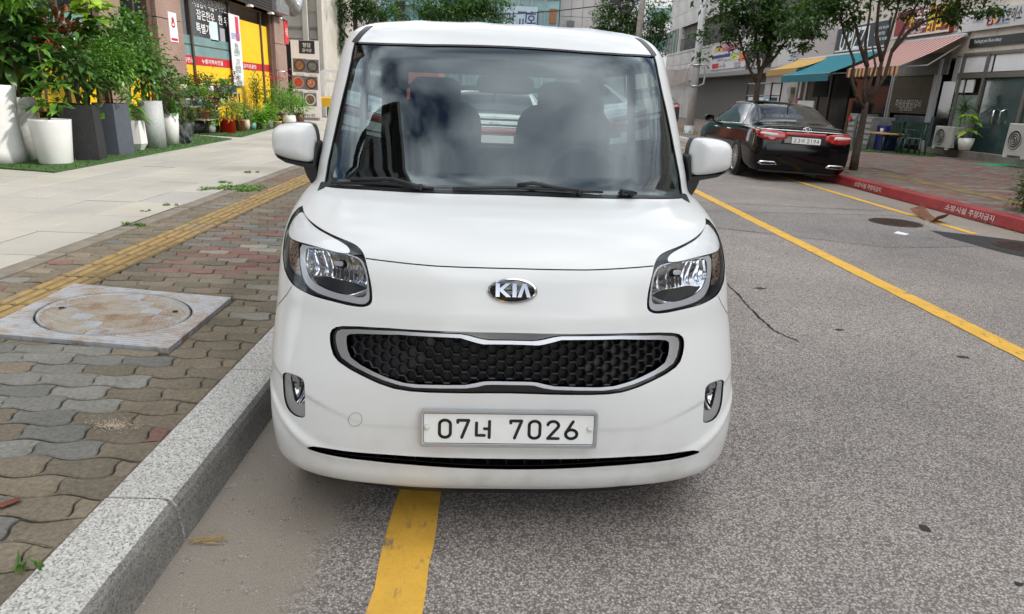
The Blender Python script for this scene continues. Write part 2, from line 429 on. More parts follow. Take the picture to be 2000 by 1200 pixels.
def vert_normals(V, F, ref):
    V = np.array(V); N = np.zeros_like(V)
    for f in F:
        a, b, c = V[f[0]], V[f[1]], V[f[2]]; n = np.cross(b-a, c-a)
        for i in f: N[i] += n
    l = np.linalg.norm(N, axis=1, keepdims=True); N = np.where(l > 1e-12, N/np.maximum(l, 1e-12), np.array(ref)); return N

# --- materials of the van
Np = NT('van_paint'); co = Np.coord()
_d1 = Np.noise(9, 6, .65, co); _d2 = Np.noise(2.2, 3, .5, co)
_sx = Np.n('ShaderNodeSeparateXYZ'); Np.l(co, _sx.inputs[0])
_low = Np.ramp(_sx.outputs[2], [(.16, (1, 1, 1)), (.36, (.35, .35, .35)), (.60, (0, 0, 0))])
_sp = Np.ramp(Np.math('MULTIPLY', _d1, Np.math('ADD', _d2, .5)), [(.42, (0, 0, 0)), (.72, (1, 1, 1))])
_dirt = Np.math('MULTIPLY', _low, Np.math('ADD', Np.math('MULTIPLY', _sp, .38), .09))
_speck = Np.ramp(Np.noise(170, 2, .5, co), [(.70, (0, 0, 0)), (.76, (1, 1, 1))])
_dirt = Np.math('MAXIMUM', _dirt, Np.math('MULTIPLY', Np.math('MULTIPLY', _speck, _low), .5))
Np.set(Base_Color=Np.mix(_dirt, (.72, .73, .725, 1), (.33, .30, .25, 1)), Roughness=.42, Coat_Weight=.55, Coat_Roughness=.10, Specular_IOR_Level=.3)
PAINT = Np.m
BLACKP = mat('black_plastic', (.012, .012, .014), .45, var=.2, vscale=20)
BLACKG = mat('black_gloss', (.006, .006, .007), .12, coat=.6)
DARKIN = mat('cabin_dark', (.012, .012, .014), .7, var=.25, vscale=9)
CHROME = mat('chrome', (.75, .75, .77), .12, 1.0)
SATIN = mat('satin_silver', (.52, .53, .56), .34, .85)
REFL = mat('lamp_reflector', (.50, .52, .56), .10, 1.0)
LHOUS = mat('lamp_housing', (.055, .056, .060), .35, .2)
LRING = mat('lamp_ring', (.46, .47, .50), .35, .25)
LENS = glass_mat('lamp_lens', (.95, .955, .96), 1.40, boost=.7)
WGLASS = glass_mat('windscreen_glass', (.60, .66, .63), 1.52, boost=1.08)
SGLASS = glass_mat('privacy_glass', (.05, .055, .055), 1.5)
RUBBER = mat('tyre_rubber', (.018, .018, .018), .85, var=.3, vscale=14, bump=.2, bscale=80)
ALLOY = mat('alloy_silver', (.5, .5, .52), .3, .9)

van = empty('compact_van', tuple(CARPOS), CARYAW, 'white boxy compact van parked facing us against the granite kerb', 'van')

# --- outlines traced on the photograph, thrown onto the body surface
lampL = absu(px2uv(chaikin(zoomed([(355, 10), (365, 70), (395, 120), (440, 165), (520, 225), (620, 280), (720, 325), (820, 365), (880, 395), (920, 430), (950, 475), (968, 525), (985, 600), (1005, 680), (1025, 770), (1035, 860), (1037, 920), (1030, 960), (1005, 985), (960, 1000), (900, 1000), (800, 985), (700, 960), (560, 925), (460, 895), (380, 860), (300, 815), (250, 775), (215, 720)], 520, 400, 5), 1, False)))
# the lamp wraps round the corner past the silhouette
uT, vT = lampL[0]; uB, vB = lampL[-1]
lampL += [(uB+.05, vB+.02), (uB+.10, vB+.06), (max(uB, uT)+.10, (vB*.6+vT*.4)), (max(uB, uT)+.08, vB*.3+vT*.7), (uT+.04, vT-.03)]
gz = lambda p: zoomed(p, 620, 620, 5)
def half(pts):   # close a left-half outline on the centre line
    q = absu(px2uv(pts)); q[0] = (0.0, q[0][1]); q[-1] = (0.0, q[-1][1]); return q
grille_o = half(gz([(1885, 152), (1500, 145), (1100, 130), (700, 105), (400, 88), (250, 85), (180, 95), (140, 120), (122, 160), (120, 220), (130, 290), (155, 370), (200, 430), (300, 500), (450, 580), (600, 650), (750, 700), (900, 725), (1100, 738), (1500, 745), (1885, 745)]))
chr_o = half(gz([(1885, 228), (1680, 225), (1600, 213), (1480, 180), (1400, 166), (1200, 158), (800, 135), (400, 118), (240, 120), (200, 140), (185, 180), (188, 240), (205, 320), (240, 390), (330, 460), (480, 540), (640, 610), (800, 660), (950, 685), (1200, 692), (1450, 692), (1550, 680), (1640, 658), (1700, 655), (1885, 658)]))
chr_i = half(gz([(1885, 264), (1620, 263), (1560, 250), (1400, 202), (1200, 192), (800, 170), (400, 160), (320, 165), (292, 185), (289, 240), (300, 320), (330, 390), (420, 460), (560, 535), (700, 595), (850, 640), (1000, 656), (1200, 660), (1440, 660), (1540, 643), (1620, 626), (1700, 623), (1885, 626)]))
fogL = absu(px2uv(chaikin(zoomed([(228, 125), (260, 118), (320, 135), (375, 160), (400, 185), (408, 240), (410, 350), (413, 470), (405, 495), (370, 497), (320, 480), (275, 440), (245, 380), (230, 300), (225, 200), (223, 150)], 500, 700, 4.285))))
intake = half([(1000-6, 896.5), (850, 893.5), (750, 887.5), (665, 880), (630, 874.5), (612, 872), (600, 873.5), (601, 877), (625, 885), (660, 892.5), (725, 901), (800, 908), (900, 915), (1000-6, 917.5)])
hoodline = half([(1000, 525), (850, 520), (800, 515.5), (760, 511), (714.5, 505), (713.6, 505)][::1])[:-1]
ws_half = half([(995, 382), (840, 378), (720, 371.5), (640, 366), (629.3, 364.2), (641, 312), (653, 258), (675, 163), (685, 118), (692.6, 82.3), (760, 84.5), (840, 86.5), (995, 90)])
frit_half = half([(995, 367), (850, 361), (720, 355), (678, 350), (669, 334), (662.5, 315), (661, 293), (664, 252), (681.5, 157), (689, 118), (697, 87.5), (760, 88.5), (840, 91), (995, 94)])
seamL = absu(px2uv([(570, 559), (560, 576), (550, 588), (539.5, 600)]))
def strip(line, w):   # thin polygon round an open (u,v) line
    P = np.array(line); t = np.gradient(P, axis=0); t /= np.maximum(np.linalg.norm(t, axis=1, keepdims=True), 1e-9); n = np.stack([-t[:, 1], t[:, 0]], 1)*w/2
    return [tuple(p) for p in P+n]+[tuple(p) for p in (P-n)[::-1]]
hood_gap = [(max(0, u), v) for u, v in strip(resample(hoodline, .02, False), .0046)]
seam_gap = strip(resample(seamL, .02, False), .0035)
circ = lambda yc, zc, r, a0, a1, n: [yz2uv(yc+r*math.cos(a), zc+r*math.sin(a)) for a in np.linspace(a0, a1, n)]
archF = circ(.66, .285, .335, 0.05, math.pi-.05, 26); archF = [(archF[0][0], 0.004)]+archF+[(archF[-1][0], .004)]
archR = circ(3.18-.0, .285, .335, .05, math.pi-.05, 26) if False else circ(2.96, .285, .335, .05, math.pi-.05, 26); archR = [(archR[0][0], .004)]+archR+[(archR[-1][0], .004)]
def win(pts): return [yz2uv(y, z) for y, z in pts]
winF = win([(1.10, 1.06), (1.95, 1.06), (1.95, 1.50), (1.50, 1.50), (1.38, 1.46)])
winR = win([(2.03, 1.06), (2.98, 1.06), (2.98, 1.50), (2.03, 1.50)])
winQ = win([(3.04, 1.08), (3.20, 1.08), (3.17, 1.48), (3.04, 1.50)])
doorgap = [strip(resample(win([(yy, .28), (yy, 1.52)]), .03, False), .010) for yy in (1.99,)]+[strip(resample(win([(1.02, .36), (1.02, 1.02)]), .03, False), .010)]
rear_w = [(4.45, float(np.interp(1.02, KP[:, 1], KV))), (5.0, float(np.interp(1.02, KP[:, 1], KV))), (5.0, float(np.interp(1.50, KP[:, 1], KV))), (4.5, float(np.interp(1.50, KP[:, 1], KV)))]
holes = [resample(lampL, .012), resample(grille_o, .014), resample(fogL, .01), resample(intake, .014), hood_gap, seam_gap, resample(ws_half, .02), archF, archR,
         resample(winF, .05), resample(winR, .05), resample(winQ, .05), resample(rear_w, .05)]+doorgap
# roof ditch (black strip) from the windscreen corner back
ditch_c = [ws_half[9]]+[(ws_half[9][0]-.02*k-.012, ws_half[9][1]+.05*k+.02) for k in range(0, 1)]
dl = absu(px2uv([(692.6, 84), (700, 73), (710, 62), (722, 52.5)]))
ditch = strip(resample(dl, .02, False), .075)
# --- body mesh
us = np.concatenate([np.arange(0, 1, .02), np.arange(1, 4, .1), np.arange(4, 5.001, .05)]); vs = np.concatenate([np.arange(0, .56, .0101), np.arange(.56, 2.7, .02), np.arange(2.7, VMAX, .08), [VMAX]])
G = np.array([(u, v) for v in vs for u in us]+[(u, v) for v in np.arange(.16, .56, .009) for u in np.arange(.30, .995, .009)]); HB = np.array([p for h in holes for p in h])
keep = np.ones(len(G), bool)
for k in range(0, len(G), 2000):
    d = ((G[k:k+2000, None]-HB[None])**2).sum(-1).min(1); keep[k:k+2000] = d > .008**2
pts = [tuple(p) for p in G[keep]]; edges = []
for h in holes:
    b = len(pts); pts += list(h); edges += [(b+i, b+(i+1) % len(h)) for i in range(len(h))]
res = delaunay_2d_cdt([Vector(p) for p in pts], edges, [], 0, 1e-7)
BUV = np.array([tuple(p) for p in res[0]]); BF = [tuple(f) for f in res[2]]
cen = np.array([BUV[list(f)].mean(0) for f in BF]); inside = np.zeros(len(BF), bool)
for h in holes: inside |= inpoly(h, cen)
hood_poly = [(0, hoodline[0][1])]+resample(hoodline, .02, False)+[p for p in lampL[:24]][::-1][24-24:]
# hood region: above the shut line / lamp top, below the windscreen base
lamp_top = [(u, v) for u, v in lampL[:24]][::-1]
i0 = int(np.argmin([abs(u-hoodline[-1][0])+abs(v-hoodline[-1][1]) for u, v in lamp_top]))
VWS = float(np.interp(1.03, KP[:, 1], KV))
hood_poly = resample(hoodline, .02, False)+lamp_top[i0+1:]+[(1.0, lamp_top[-1][1]+.02), (1.0, VWS), (0, VWS)]
ish = inpoly(hood_poly, cen)
lowf = cen[:, 1] < .108
body_f = [f for f, a, b, c in zip(BF, inside, ish, lowf) if not a and not b and not c]; lip_f = [f for f, a, c in zip(BF, inside, lowf) if not a and c]; hood_f = [f for f, a, b in zip(BF, inside, ish) if not a and b]
shell('body', BUV, body_f, PAINT, van, both=True, rim=.016)
shell('lower_lip', BUV, lip_f, BLACKP, van, both=True)
shell('hood', BUV, hood_f, PAINT, van, both=True)
shell('inner_liner', BUV, [f for f, a in zip(BF, inside) if not a], DARKIN, van, off=-.020, both=True)
# black backing behind the thin gaps
for g, nm in ((hood_gap, 'hood_seal'),):
    b = strip(resample(hoodline, .02, False), .02); b = [(max(0, u), v) for u, v in b]; uv, fc = cdt_patch(b, step=.05); shell(nm, uv, fc, BLACKP, van, off=-.009, both=True)
b = strip(resample(seamL, .02, False), .02); uv, fc = cdt_patch(b, step=.05); [shell('fender_seal', uv, fc, BLACKP, van, off=-.009, mirror=q_) for q_ in (False, True)]
uv, fc = cdt_patch(resample(ditch, .015), step=.02); [shell('roof_ditch_strip', uv, fc, BLACKP, van, off=.0025, mirror=q_, rim=.006) for q_ in (False, True)]

# --- headlamps
hz = lambda p: absu(px2uv(zoomed(p, 520, 400, 5)))
brow = hz([(358, 55), (405, 145), (485, 222), (610, 292), (720, 350), (800, 405), (815, 465), (740, 465), (640, 445), (520, 410), (400, 377), (300, 352), (222, 318)])
brow += [(brow[-1][0]+.07, brow[-1][1]+.02), (brow[0][0]+.05, brow[0][1]-.03)]
bowl = hz([(365, 425), (420, 407), (520, 422), (700, 458), (800, 482), (880, 512), (925, 560), (955, 650), (970, 760), (975, 830), (960, 890), (920, 905), (800, 885), (640, 850), (520, 800), (430, 740), (385, 670), (360, 560)])
ring_o = hz([(310, 368), (420, 392), (520, 407), (700, 443), (805, 470), (900, 505), (945, 560), (975, 660), (990, 790), (998, 880), (990, 940), (940, 972), (850, 960), (700, 926), (560, 886), (450, 842), (370, 775), (330, 690), (310, 560)])
turn = hz([(212, 325), (298, 362), (298, 560), (315, 690), (260, 665), (215, 600), (200, 500)])
inner = offset_poly(resample(lampL, .02), .004)
bc = np.mean(bowl, 0); br_ = np.ptp(np.array(bowl), 0)/2
ND = NT('turn_lens'); c_ = ND.coord(); w_ = ND.n('ShaderNodeTexVoronoi'); w_.inputs['Scale'].default_value = 90; ND.l(c_, w_.inputs['Vector'])
ND.set(Base_Color=ND.ramp(w_.outputs['Distance'], [(.2, (.05, .02, .012)), (.6, (.30, .22, .17))]), Roughness=.15, Metallic=.5); TURN = ND.m
for s in (1, -1):
    nm = empty('headlight', (0, 0, 0)); nm.parent = van
    mr = s < 0
    uv, fc = cdt_patch(inner, step=.03); shell('housing', uv, fc, LHOUS, nm, off=-.045, mirror=mr)
    # side wall of the housing
    Vw = []; Fw = []
    for u, v in inner:
        p = Sf(u*s, v); n = Sn(np.array(u*s), np.array(v)); Vw += [tuple(p-n*.004), tuple(p-n*.048)]
    k = len(inner); Fw = [(2*i, 2*((i+1) % k), 2*((i+1) % k)+1, 2*i+1) for i in range(k)]
    MB().add(Vw, Fw, True).build('housing_wall', LHOUS, nm)
    uv, fc = cdt_patch(resample(chaikin(brow), .012), step=.03); shell('brow_trim', uv, fc, mat('lamp_brow_white', (.90, .91, .92), .35, 0, coat=.3), nm, off=-.005, mirror=mr, rim=.03)
    ro, ri = resample(chaikin(ring_o), .008), resample(chaikin(bowl), .008)
    uv, fc = cdt_patch(ro, [ri], step=.03); shell('ring_trim', uv, fc, LRING, nm, off=-.009, mirror=mr, rim=.035)
    def bo(u, v):
        q = np.hypot((np.abs(u)-bc[0])/br_[0], (v-bc[1])/br_[1]); fac = .004*np.sign(np.sin(np.abs(u)*330))*(v > bc[1]-.012)
        return -.013-.034*np.clip(1-q**2.2, 0, 1)+fac
    uv, fc = cdt_patch(ri, step=.0075); shell('reflector', uv, fc, REFL, nm, off=bo, mirror=mr)
    # dark lower bowl insert and bulb shield
    low = hz([(405, 690), (470, 700), (560, 690), (660, 720), (760, 735), (850, 760), (930, 800), (965, 815), (955, 885), (915, 897), (800, 876), (640, 842), (525, 794), (440, 738)])
    uv, fc = cdt_patch(resample(chaikin(low), .01), step=.03); shell('reflector_base', uv, fc, mat('lamp_smoke', (.035, .037, .042), .25, .3, coat=.4), nm, off=-.016, mirror=mr, rim=.02)
    sh = hz([(625, 520), (660, 515), (700, 518), (715, 535), (710, 565), (690, 575), (640, 570), (622, 550)])
    uv, fc = cdt_patch(sh, step=.03); shell('bulb_shield', uv, fc, SATIN, nm, off=-.024, mirror=mr, rim=.02)
    uv, fc = cdt_patch(resample(turn, .012), step=.03); shell('turn_signal', uv, fc, TURN, nm, off=-.009, mirror=mr, rim=.02)
    uv, fc = cdt_patch(resample(lampL, .02), step=.03); shell('lens', uv, fc, LENS, nm, off=-.0015, mirror=mr)
    tag(nm)
# --- grille
gr = empty('grille'); gr.parent = van
uv, fc = cdt_patch(resample(grille_o, .015), step=.05); shell('grille_backing', uv, fc, mat('grille_void', (.004, .004, .005), .6), gr, off=-.055, both=True)
uv, fc = cdt_patch(resample(grille_o, .01), [resample(chr_o, .01)], step=.05); shell('grille_surround', uv, fc, BLACKG, gr, off=-.010, both=True, rim=.04)
def ringprof(name, po, pi, m, parent, off, h, both=True):
    uv, fc = cdt_patch(po, [pi], step=.05); return shell(name, uv, fc, m, parent, off=off, both=both, rim=h)
ringprof('chrome_frame', resample(chr_o, .008), resample(chr_i, .008), SATIN, gr, .004, .03)
# honeycomb, one cell wall ring at a time
hb = MB(); cw, ch = .0365, .0345
ci = chr_i
for i in range(-20, 21):
    for j in range(-4, 6):
        xh = i*cw*.75; zh = .612+j*ch+(ch/2 if i % 2 else 0)
        def uvx(x, z):
            v = float(np.interp(z, KP[:, 1], KV)); w = float(np.interp(v, _tv, _tk[2])); n = float(np.interp(v, _tv, _tk[4]))
            return math.asin(min(1, (abs(x)/w)**(n/2)))/(math.pi/2)*(1 if x >= 0 else -1), v
        uc, vc = uvx(xh, zh)
        if not inpoly(ci+[(-.0, ci[-1][1])], np.array([(abs(uc)+1e-5, vc)]))[0]: continue
        ring = []
        for r_, dp in ((.60, -.020), (.53, -.014), (.44, -.016), (.41, -.046)):
            for k in range(6):
                a = math.pi/3*k; x = xh+cw*r_*math.cos(a); z = zh+ch*1.155*r_*math.sin(a)*.98
                u, v = uvx(x, z); p = Sf(u, v)+Sn(np.array(u), np.array(v))*dp; ring.append(tuple(p))
        f = [(L_*6+k, L_*6+(k+1) % 6, (L_+1)*6+(k+1) % 6, (L_+1)*6+k) for L_ in range(3) for k in range(6)]
        f.append((18, 19, 20, 21, 22, 23)) if abs(xh) > .24+.12*((i*7+j*13) % 10)/10 else None
        hb.add(ring, [q for q in f if q], False)
hm = hb.build('honeycomb_mesh', mat('grille_plastic', (.011, .011, .013), .42), gr); tag(hm, kind='stuff')
# --- emblem
em = empty('emblem'); em.parent = van
eu, ev = px2uv([(1001, 568.5)])[0]; pc = Sf(0.0, ev); nc = Sn(np.array(0.0), np.array(ev)); upc = np.cross(nc, [1, 0, 0]); upc = -upc if upc[2] < 0 else upc
ew, eh = .0385*1.0, .0205
def emb(name, rx, ry, h0, h1, m, taper=.85):
    V = []; n = 40
    for (sx, hh) in ((1, h0), (1, h1*.5), (taper, h1)):
        for k in range(n):
            a = 2*math.pi*k/n; V.append(tuple(pc+np.array([rx*sx*math.cos(a), 0, 0])+upc*ry*sx*math.sin(a)+nc*hh))
    f = [(L_*n+k, L_*n+(k+1) % n, (L_+1)*n+(k+1) % n, (L_+1)*n+k) for L_ in range(2) for k in range(n)]+[tuple(range(2*n, 3*n))]
    return MB().add(V, f, True).build(name, m, em)
sc_e = 49.5/FPX*float(np.linalg.norm(car2w(pc)-CAM)); ew = sc_e; eh = ew*.52
emb('emblem_rim', ew, eh, -.004, .006, CHROME, .95); emb('emblem_field', ew*.90, eh*.86, .002, .0085, BLACKG, .97)
def plate_poly(poly, m, name, par, h0=.0085, h1=.0115):
    V = [tuple(pc+np.array([x*ew, 0, 0])+upc*y*ew+nc*h) for h in (h0, h1) for x, y in poly]; n = len(poly)
    f = [tuple(range(n, 2*n))]+[(i, (i+1) % n, n+(i+1) % n, n+i) for i in range(n)]
    return MB().add(V, f, False).build(name, m, par)
hh_ = .27
plate_poly([(-.66, -hh_), (-.50, -hh_), (-.50, -.04), (-.24, -hh_), (-.05, -hh_), (-.36, .02), (-.07, hh_), (-.26, hh_), (-.50, .07), (-.50, hh_), (-.66, hh_)], CHROME, 'emblem_letter', em)
plate_poly([(0.0, -hh_), (.16, -hh_), (.16, hh_), (0.0, hh_)], CHROME, 'emblem_letter', em)
plate_poly([(.20, -hh_), (.35, -hh_), (.47, .10), (.57, -hh_), (.73, -hh_), (.55, hh_), (.40, hh_)], CHROME, 'emblem_letter', em)
# --- fog lamps
for s in (1, -1):
    fg = empty('fog_light'); fg.parent = van; mr = s < 0
    fo = resample(fogL, .008)
    uv, fc = cdt_patch(fo, step=.03); shell('fog_bezel', uv, fc, mat('fog_grey', (.36, .36, .355), .45, .1), fg, off=-.05, mirror=mr)
    fi = offset_poly(resample(fogL, .006), .0012)
    fr_ = absu(px2uv(chaikin(zoomed([(272, 132), (340, 150), (385, 185), (398, 240), (402, 385), (360, 397), (320, 375), (300, 310), (285, 220)], 500, 700, 4.285))))
    uv, fc = cdt_patch(resample(fi, .006), [resample(fr_, .006)], step=.02); shell('fog_surround', uv, fc, mat('fog_grey', (.36, .36, .355), .45, .1), fg, off=-.006, mirror=mr, rim=.03)
    fcn = np.mean(fr_, 0); frr = np.ptp(np.array(fr_), 0)/2
    def fo_(u, v):
        q = np.hypot((np.abs(u)-fcn[0])/frr[0], (v-fcn[1])/frr[1]); return -.007-.022*np.clip(1-q**2, 0, 1)+.0012*np.sign(np.sin(np.abs(u)*200))
    uv, fc = cdt_patch(resample(fr_, .006), step=.008); shell('fog_reflector', uv, fc, REFL, fg, off=fo_, mirror=mr)
    u0, v0 = absu(px2uv([(585, 752)]))[0]; p0 = Sf(u0*s, v0); n0 = Sn(np.array(u0*s), np.array(v0))
    MB().tube([tuple(p0-n0*.030), tuple(p0-n0*.006)], .008, 12).build('fog_bulb', BLACKP, fg)
    uv, fc = cdt_patch(fo, step=.03); shell('fog_lens', uv, fc, LENS, fg, off=-.003, mirror=mr)
# --- lower intake, tow cover ring, plate
ik = empty('lower_intake'); ik.parent = van
uv, fc = cdt_patch(resample(intake, .014), step=.05); shell('intake_backing', uv, fc, mat('grille_void', (0, 0, 0)), ik, off=-.05, both=True)
ib = MB()
for k in range(-7, 8):
    x = k*.058; MB().box(x-.003, x+.003, .045, .07, .262, .30).build('intake_bar', BLACKP, ik)
tr_ = []; tu, tv = px2uv([(693.5, 820)])[0]
for k in range(28):
    a = 2*math.pi*k/28; u = tu+.0215*math.cos(a); v = tv+.0225*math.sin(a); p = Sf(u, v)+Sn(np.array(u), np.array(v))*.0003; tr_.append(tuple(p))
MB().tube(tr_+[tr_[0]], .0009, 5, cap=False).build('tow_cover_groove', mat('groove_grey', (.25, .25, .24), .8), van)
pl = empty('number_plate'); pl.parent = van
PZ = .4155; PW, PH = .268, .0575; TILT = math.radians(10)
def rrect(w, h, r, n=5):
    o = []
    for cx, cy, a0 in ((w-r, h-r, 0), (-w+r, h-r, 90), (-w+r, -h+r, 180), (w-r, -h+r, 270)):
        for k in range(n): a = math.radians(a0+90*k/(n-1)); o.append((cx+r*math.cos(a), cy+r*math.sin(a)))
    return o
PM = Matrix.Translation((0.0015, -.006, PZ)) @ Matrix.Rotation(-TILT*.6, 4, 'X')
def plpart(name, mb, m, parent=pl): return mb.xf(PM).build(name, m, parent)
def flatring(o, i, y0, y1):
    n = len(o); V = [(x, y0, z) for x, z in o]+[(x, y1, z) for x, z in o]+[(x, y1, z) for x, z in i]+[(x, y0, z) for x, z in i]
    f = []
    for a in range(3):
        for k in range(n): f.append((a*n+k, a*n+(k+1) % n, (a+1)*n+(k+1) % n, (a+1)*n+k))
    return MB().add(V, f, False)
PLW = mat('plate_white', (.86, .87, .86), .35, var=.04, vscale=14); PLB = mat('plate_black', (.012, .012, .014), .4)
plpart('plate_panel', MB().prism(rrect(PW-.004, PH-.003, .008)[::-1], .0, .010, 1), PLW)
plpart('plate_frame', flatring(rrect(PW, PH+.0005, .010), rrect(PW-.0065, PH-.0062, .007), .008, -.007), SATIN)
plpart('plate_border', flatring(rrect(PW-.0095, PH-.0092, .006), rrect(PW-.0110, PH-.0107, .005), -.0002, -.0016), PLB)
def stroke(segs, wd, y=-.0016):
    # flat monoline strokes with round ends
    mb = MB()
    for ln in segs:
        P = [np.array(p, float) for p in ln]
        for i in range(len(P)-1):
            a, b = P[i], P[i+1]; t = (b-a)/max(np.linalg.norm(b-a), 1e-9); n = np.array([-t[1], t[0]])*wd/2
            mb.add([(q[0], y, q[1]) for q in (a-n, b-n, b+n, a+n)], [(0, 1, 2, 3)], False)
        for p in P:
            mb.add([(p[0]+wd/2*math.cos(k*math.pi/5), y-.00005, p[1]+wd/2*math.sin(k*math.pi/5)) for k in range(10)], [tuple(range(10))], False)
    return mb
def arc(cx, cy, rx, ry, a0, a1, n=10): return [(cx+rx*math.cos(math.radians(a0+(a1-a0)*k/n)), cy+ry*math.sin(math.radians(a0+(a1-a0)*k/n))) for k in range(n+1)]
def glyph(c):
    # unit box: width 0..1, height 0..2
    if c == '0': return [arc(.5, 1.5, .5, .5, 180, 0)+arc(.5, .5, .5, .5, 0, -180)+[(0, 1.5)]]
    if c == '7': return [[(0, 1.72), (0, 2), (1, 2), (.86, 1.45), (.45, .0)]] if False else [[(0, 1.75), (0, 2), (1, 2), (.38, 0)]]
    if c == '2': return [arc(.5, 1.52, .48, .48, 170, -25)+[(.05, 0), (1, 0)]]
    if c == '6': return [arc(.5, .52, .5, .52, 0, 360, 20), [(.04, .75), (.62, 2)]]
    if c == '1': return [[(.2, 1.7), (.5, 2), (.5, 0)]]
    if c == '9': return [arc(.5, 1.48, .5, .52, 0, 360, 20), [(.96, 1.25), (.38, 0)]]
    if c == '4': return [[(.72, 0), (.72, 2), (0, .55), (1, .55)]]
    if c == '3': return [arc(.47, 1.5, .47, .5, 150, -80)+arc(.48, .52, .52, .52, 80, -150)]
    if c == 'N': return [[(0, 1.75), (0, .25), (.62, .25)], [(1, 1.95), (1, 0)], [(.62, 1.05), (1, 1.05)]]   # neo
    if c == 'D': return [[(.60, 1.6), (0, 1.6), (0, .45), (.62, .45)], [(1, 2), (1, 0)], [(.66, 1.05), (1, 1.05)]]
    return []
def plate_text(specs, wd, mfn, m, parent):
    for c, x, z, w, h in specs:
        g = [[(x+p[0]*w, z+(p[1]-1)*h/2) for p in ln] for ln in glyph(c)]
        mb = stroke(g, wd); mfn(mb, parent, m)
# pixel centres across the plate -> plate coordinates
def pxx(px): return (px-993.0)/343.0*2*PW
dg_ = []
for c, px, w in (('0', 869, 26), ('7', 904, 26), ('N', 942, 30), ('7', 1006, 26), ('0', 1042, 26), ('2', 1078, 27), ('6', 1114, 27)):
    h = .062 if c != 'N' else .060; ww = (w-5)/343*2*PW; dg_.append((c, pxx(px)-ww/2, -.001, ww, h-.007))
plate_text(dg_, .0094, lambda mb, par, m: mb.xf(PM).build('plate_character', m, par), PLB, pl)
for px in (834, 1149):
    mb = MB(); x = pxx(px); mb.lathe([(.0085, 0), (.0085, .004), (.006, .007), (.002, .008)], 12); mb.xf(Matrix.Translation((x, -.001, .003)) @ Matrix.Rotation(math.pi/2, 4, 'X')); plpart('plate_bolt', mb, mat('bolt_cap', (.7, .69, .62), .5))
# --- windscreen and glass
uv, fc = cdt_patch(resample(ws_half, .02), step=.05); shell('windshield', uv, fc, WGLASS, van, off=-.004, both=True)
uv, fc = cdt_patch(resample(ws_half, .015), [resample(frit_half, .015)], step=.03); shell('windshield_border', uv, fc, BLACKG, van, off=-.0065, both=True)
wso = resample(ws_half, .015); vlo, vhi = ws_half[0][1], ws_half[-1][1]; wsi = []
for o_, p_ in zip(wso, offset_poly(wso, .011)):
    wsi.append((0.0, min(max(o_[1], vlo+.011), vhi-.011)) if o_[0] < 1e-6 else (max(p_[0], 1e-5), p_[1]))
uv, fc = cdt_patch(wso, [wsi], step=.03)
shell('windshield_seal', uv, fc, BLACKP, van, off=-.001, both=True)
for w_, nm in ((winF, 'side_window'), (winR, 'side_window'), (winQ, 'side_window')):
    for s in (1, -1):
        uv, fc = cdt_patch(resample(w_, .05), step=.1); shell(nm, uv, fc, SGLASS, van, off=-.006, mirror=s < 0)
uv, fc = cdt_patch(resample(rear_w, .05), step=.1); shell('rear_window', uv, fc, glass_mat('rear_glass', (.75, .78, .76), 1.45, boost=.4), van, off=-.006, both=True)
# --- wipers
def wpt(px, py, h=.012):
    u, v = px2uv([(px, py)])[0]; return tuple(Sf(u, v)+Sn(np.array(u), np.array(v))*h)
def wiper(blade, arm, pivot):
    w_ = empty('wiper'); w_.parent = van
    n = 9; B = [wpt(lerp(blade[0][0], blade[1][0], k/n), lerp(blade[0][1], blade[1][1], k/n)-5*math.sin(math.pi*k/n), .010) for k in range(n+1)]
    MB().tube(B, [.004]+[.0075]*(n-1)+[.004], 6).build('wiper_blade', BLACKP, w_)
    MB().tube([wpt(*p, .022) for p in arm], .007, 6).build('wiper_arm', BLACKP, w_)
    MB().tube([wpt(*pivot, .0), wpt(*pivot, .024)], .010, 10).build('wiper_pivot', BLACKP, w_)
wiper(((648, 361), (848, 372)), [(690, 357), (770, 356), (800, 366), (822, 374)], (822, 372))
wiper(((884, 372), (1176, 379)), [(1010, 368), (1040, 364), (1062, 368), (1130, 383)], (1130, 381))
wiper(((1206, 381), (1236, 388)), [(1208, 380), (1216, 380), (1240, 388)], (1214, 382))
cw_ = absu(px2uv([(995, 381.5), (840, 377.5), (720, 371), (640, 365), (640, 361), (720, 365), (840, 371), (995, 375)])); cw_[0] = (0, cw_[0][1]); cw_[-1] = (0, cw_[-1][1])
uv, fc = cdt_patch(resample(cw_, .02), step=.05); shell('cowl_panel', uv, fc, BLACKP, van, off=.003, both=True, rim=.006)
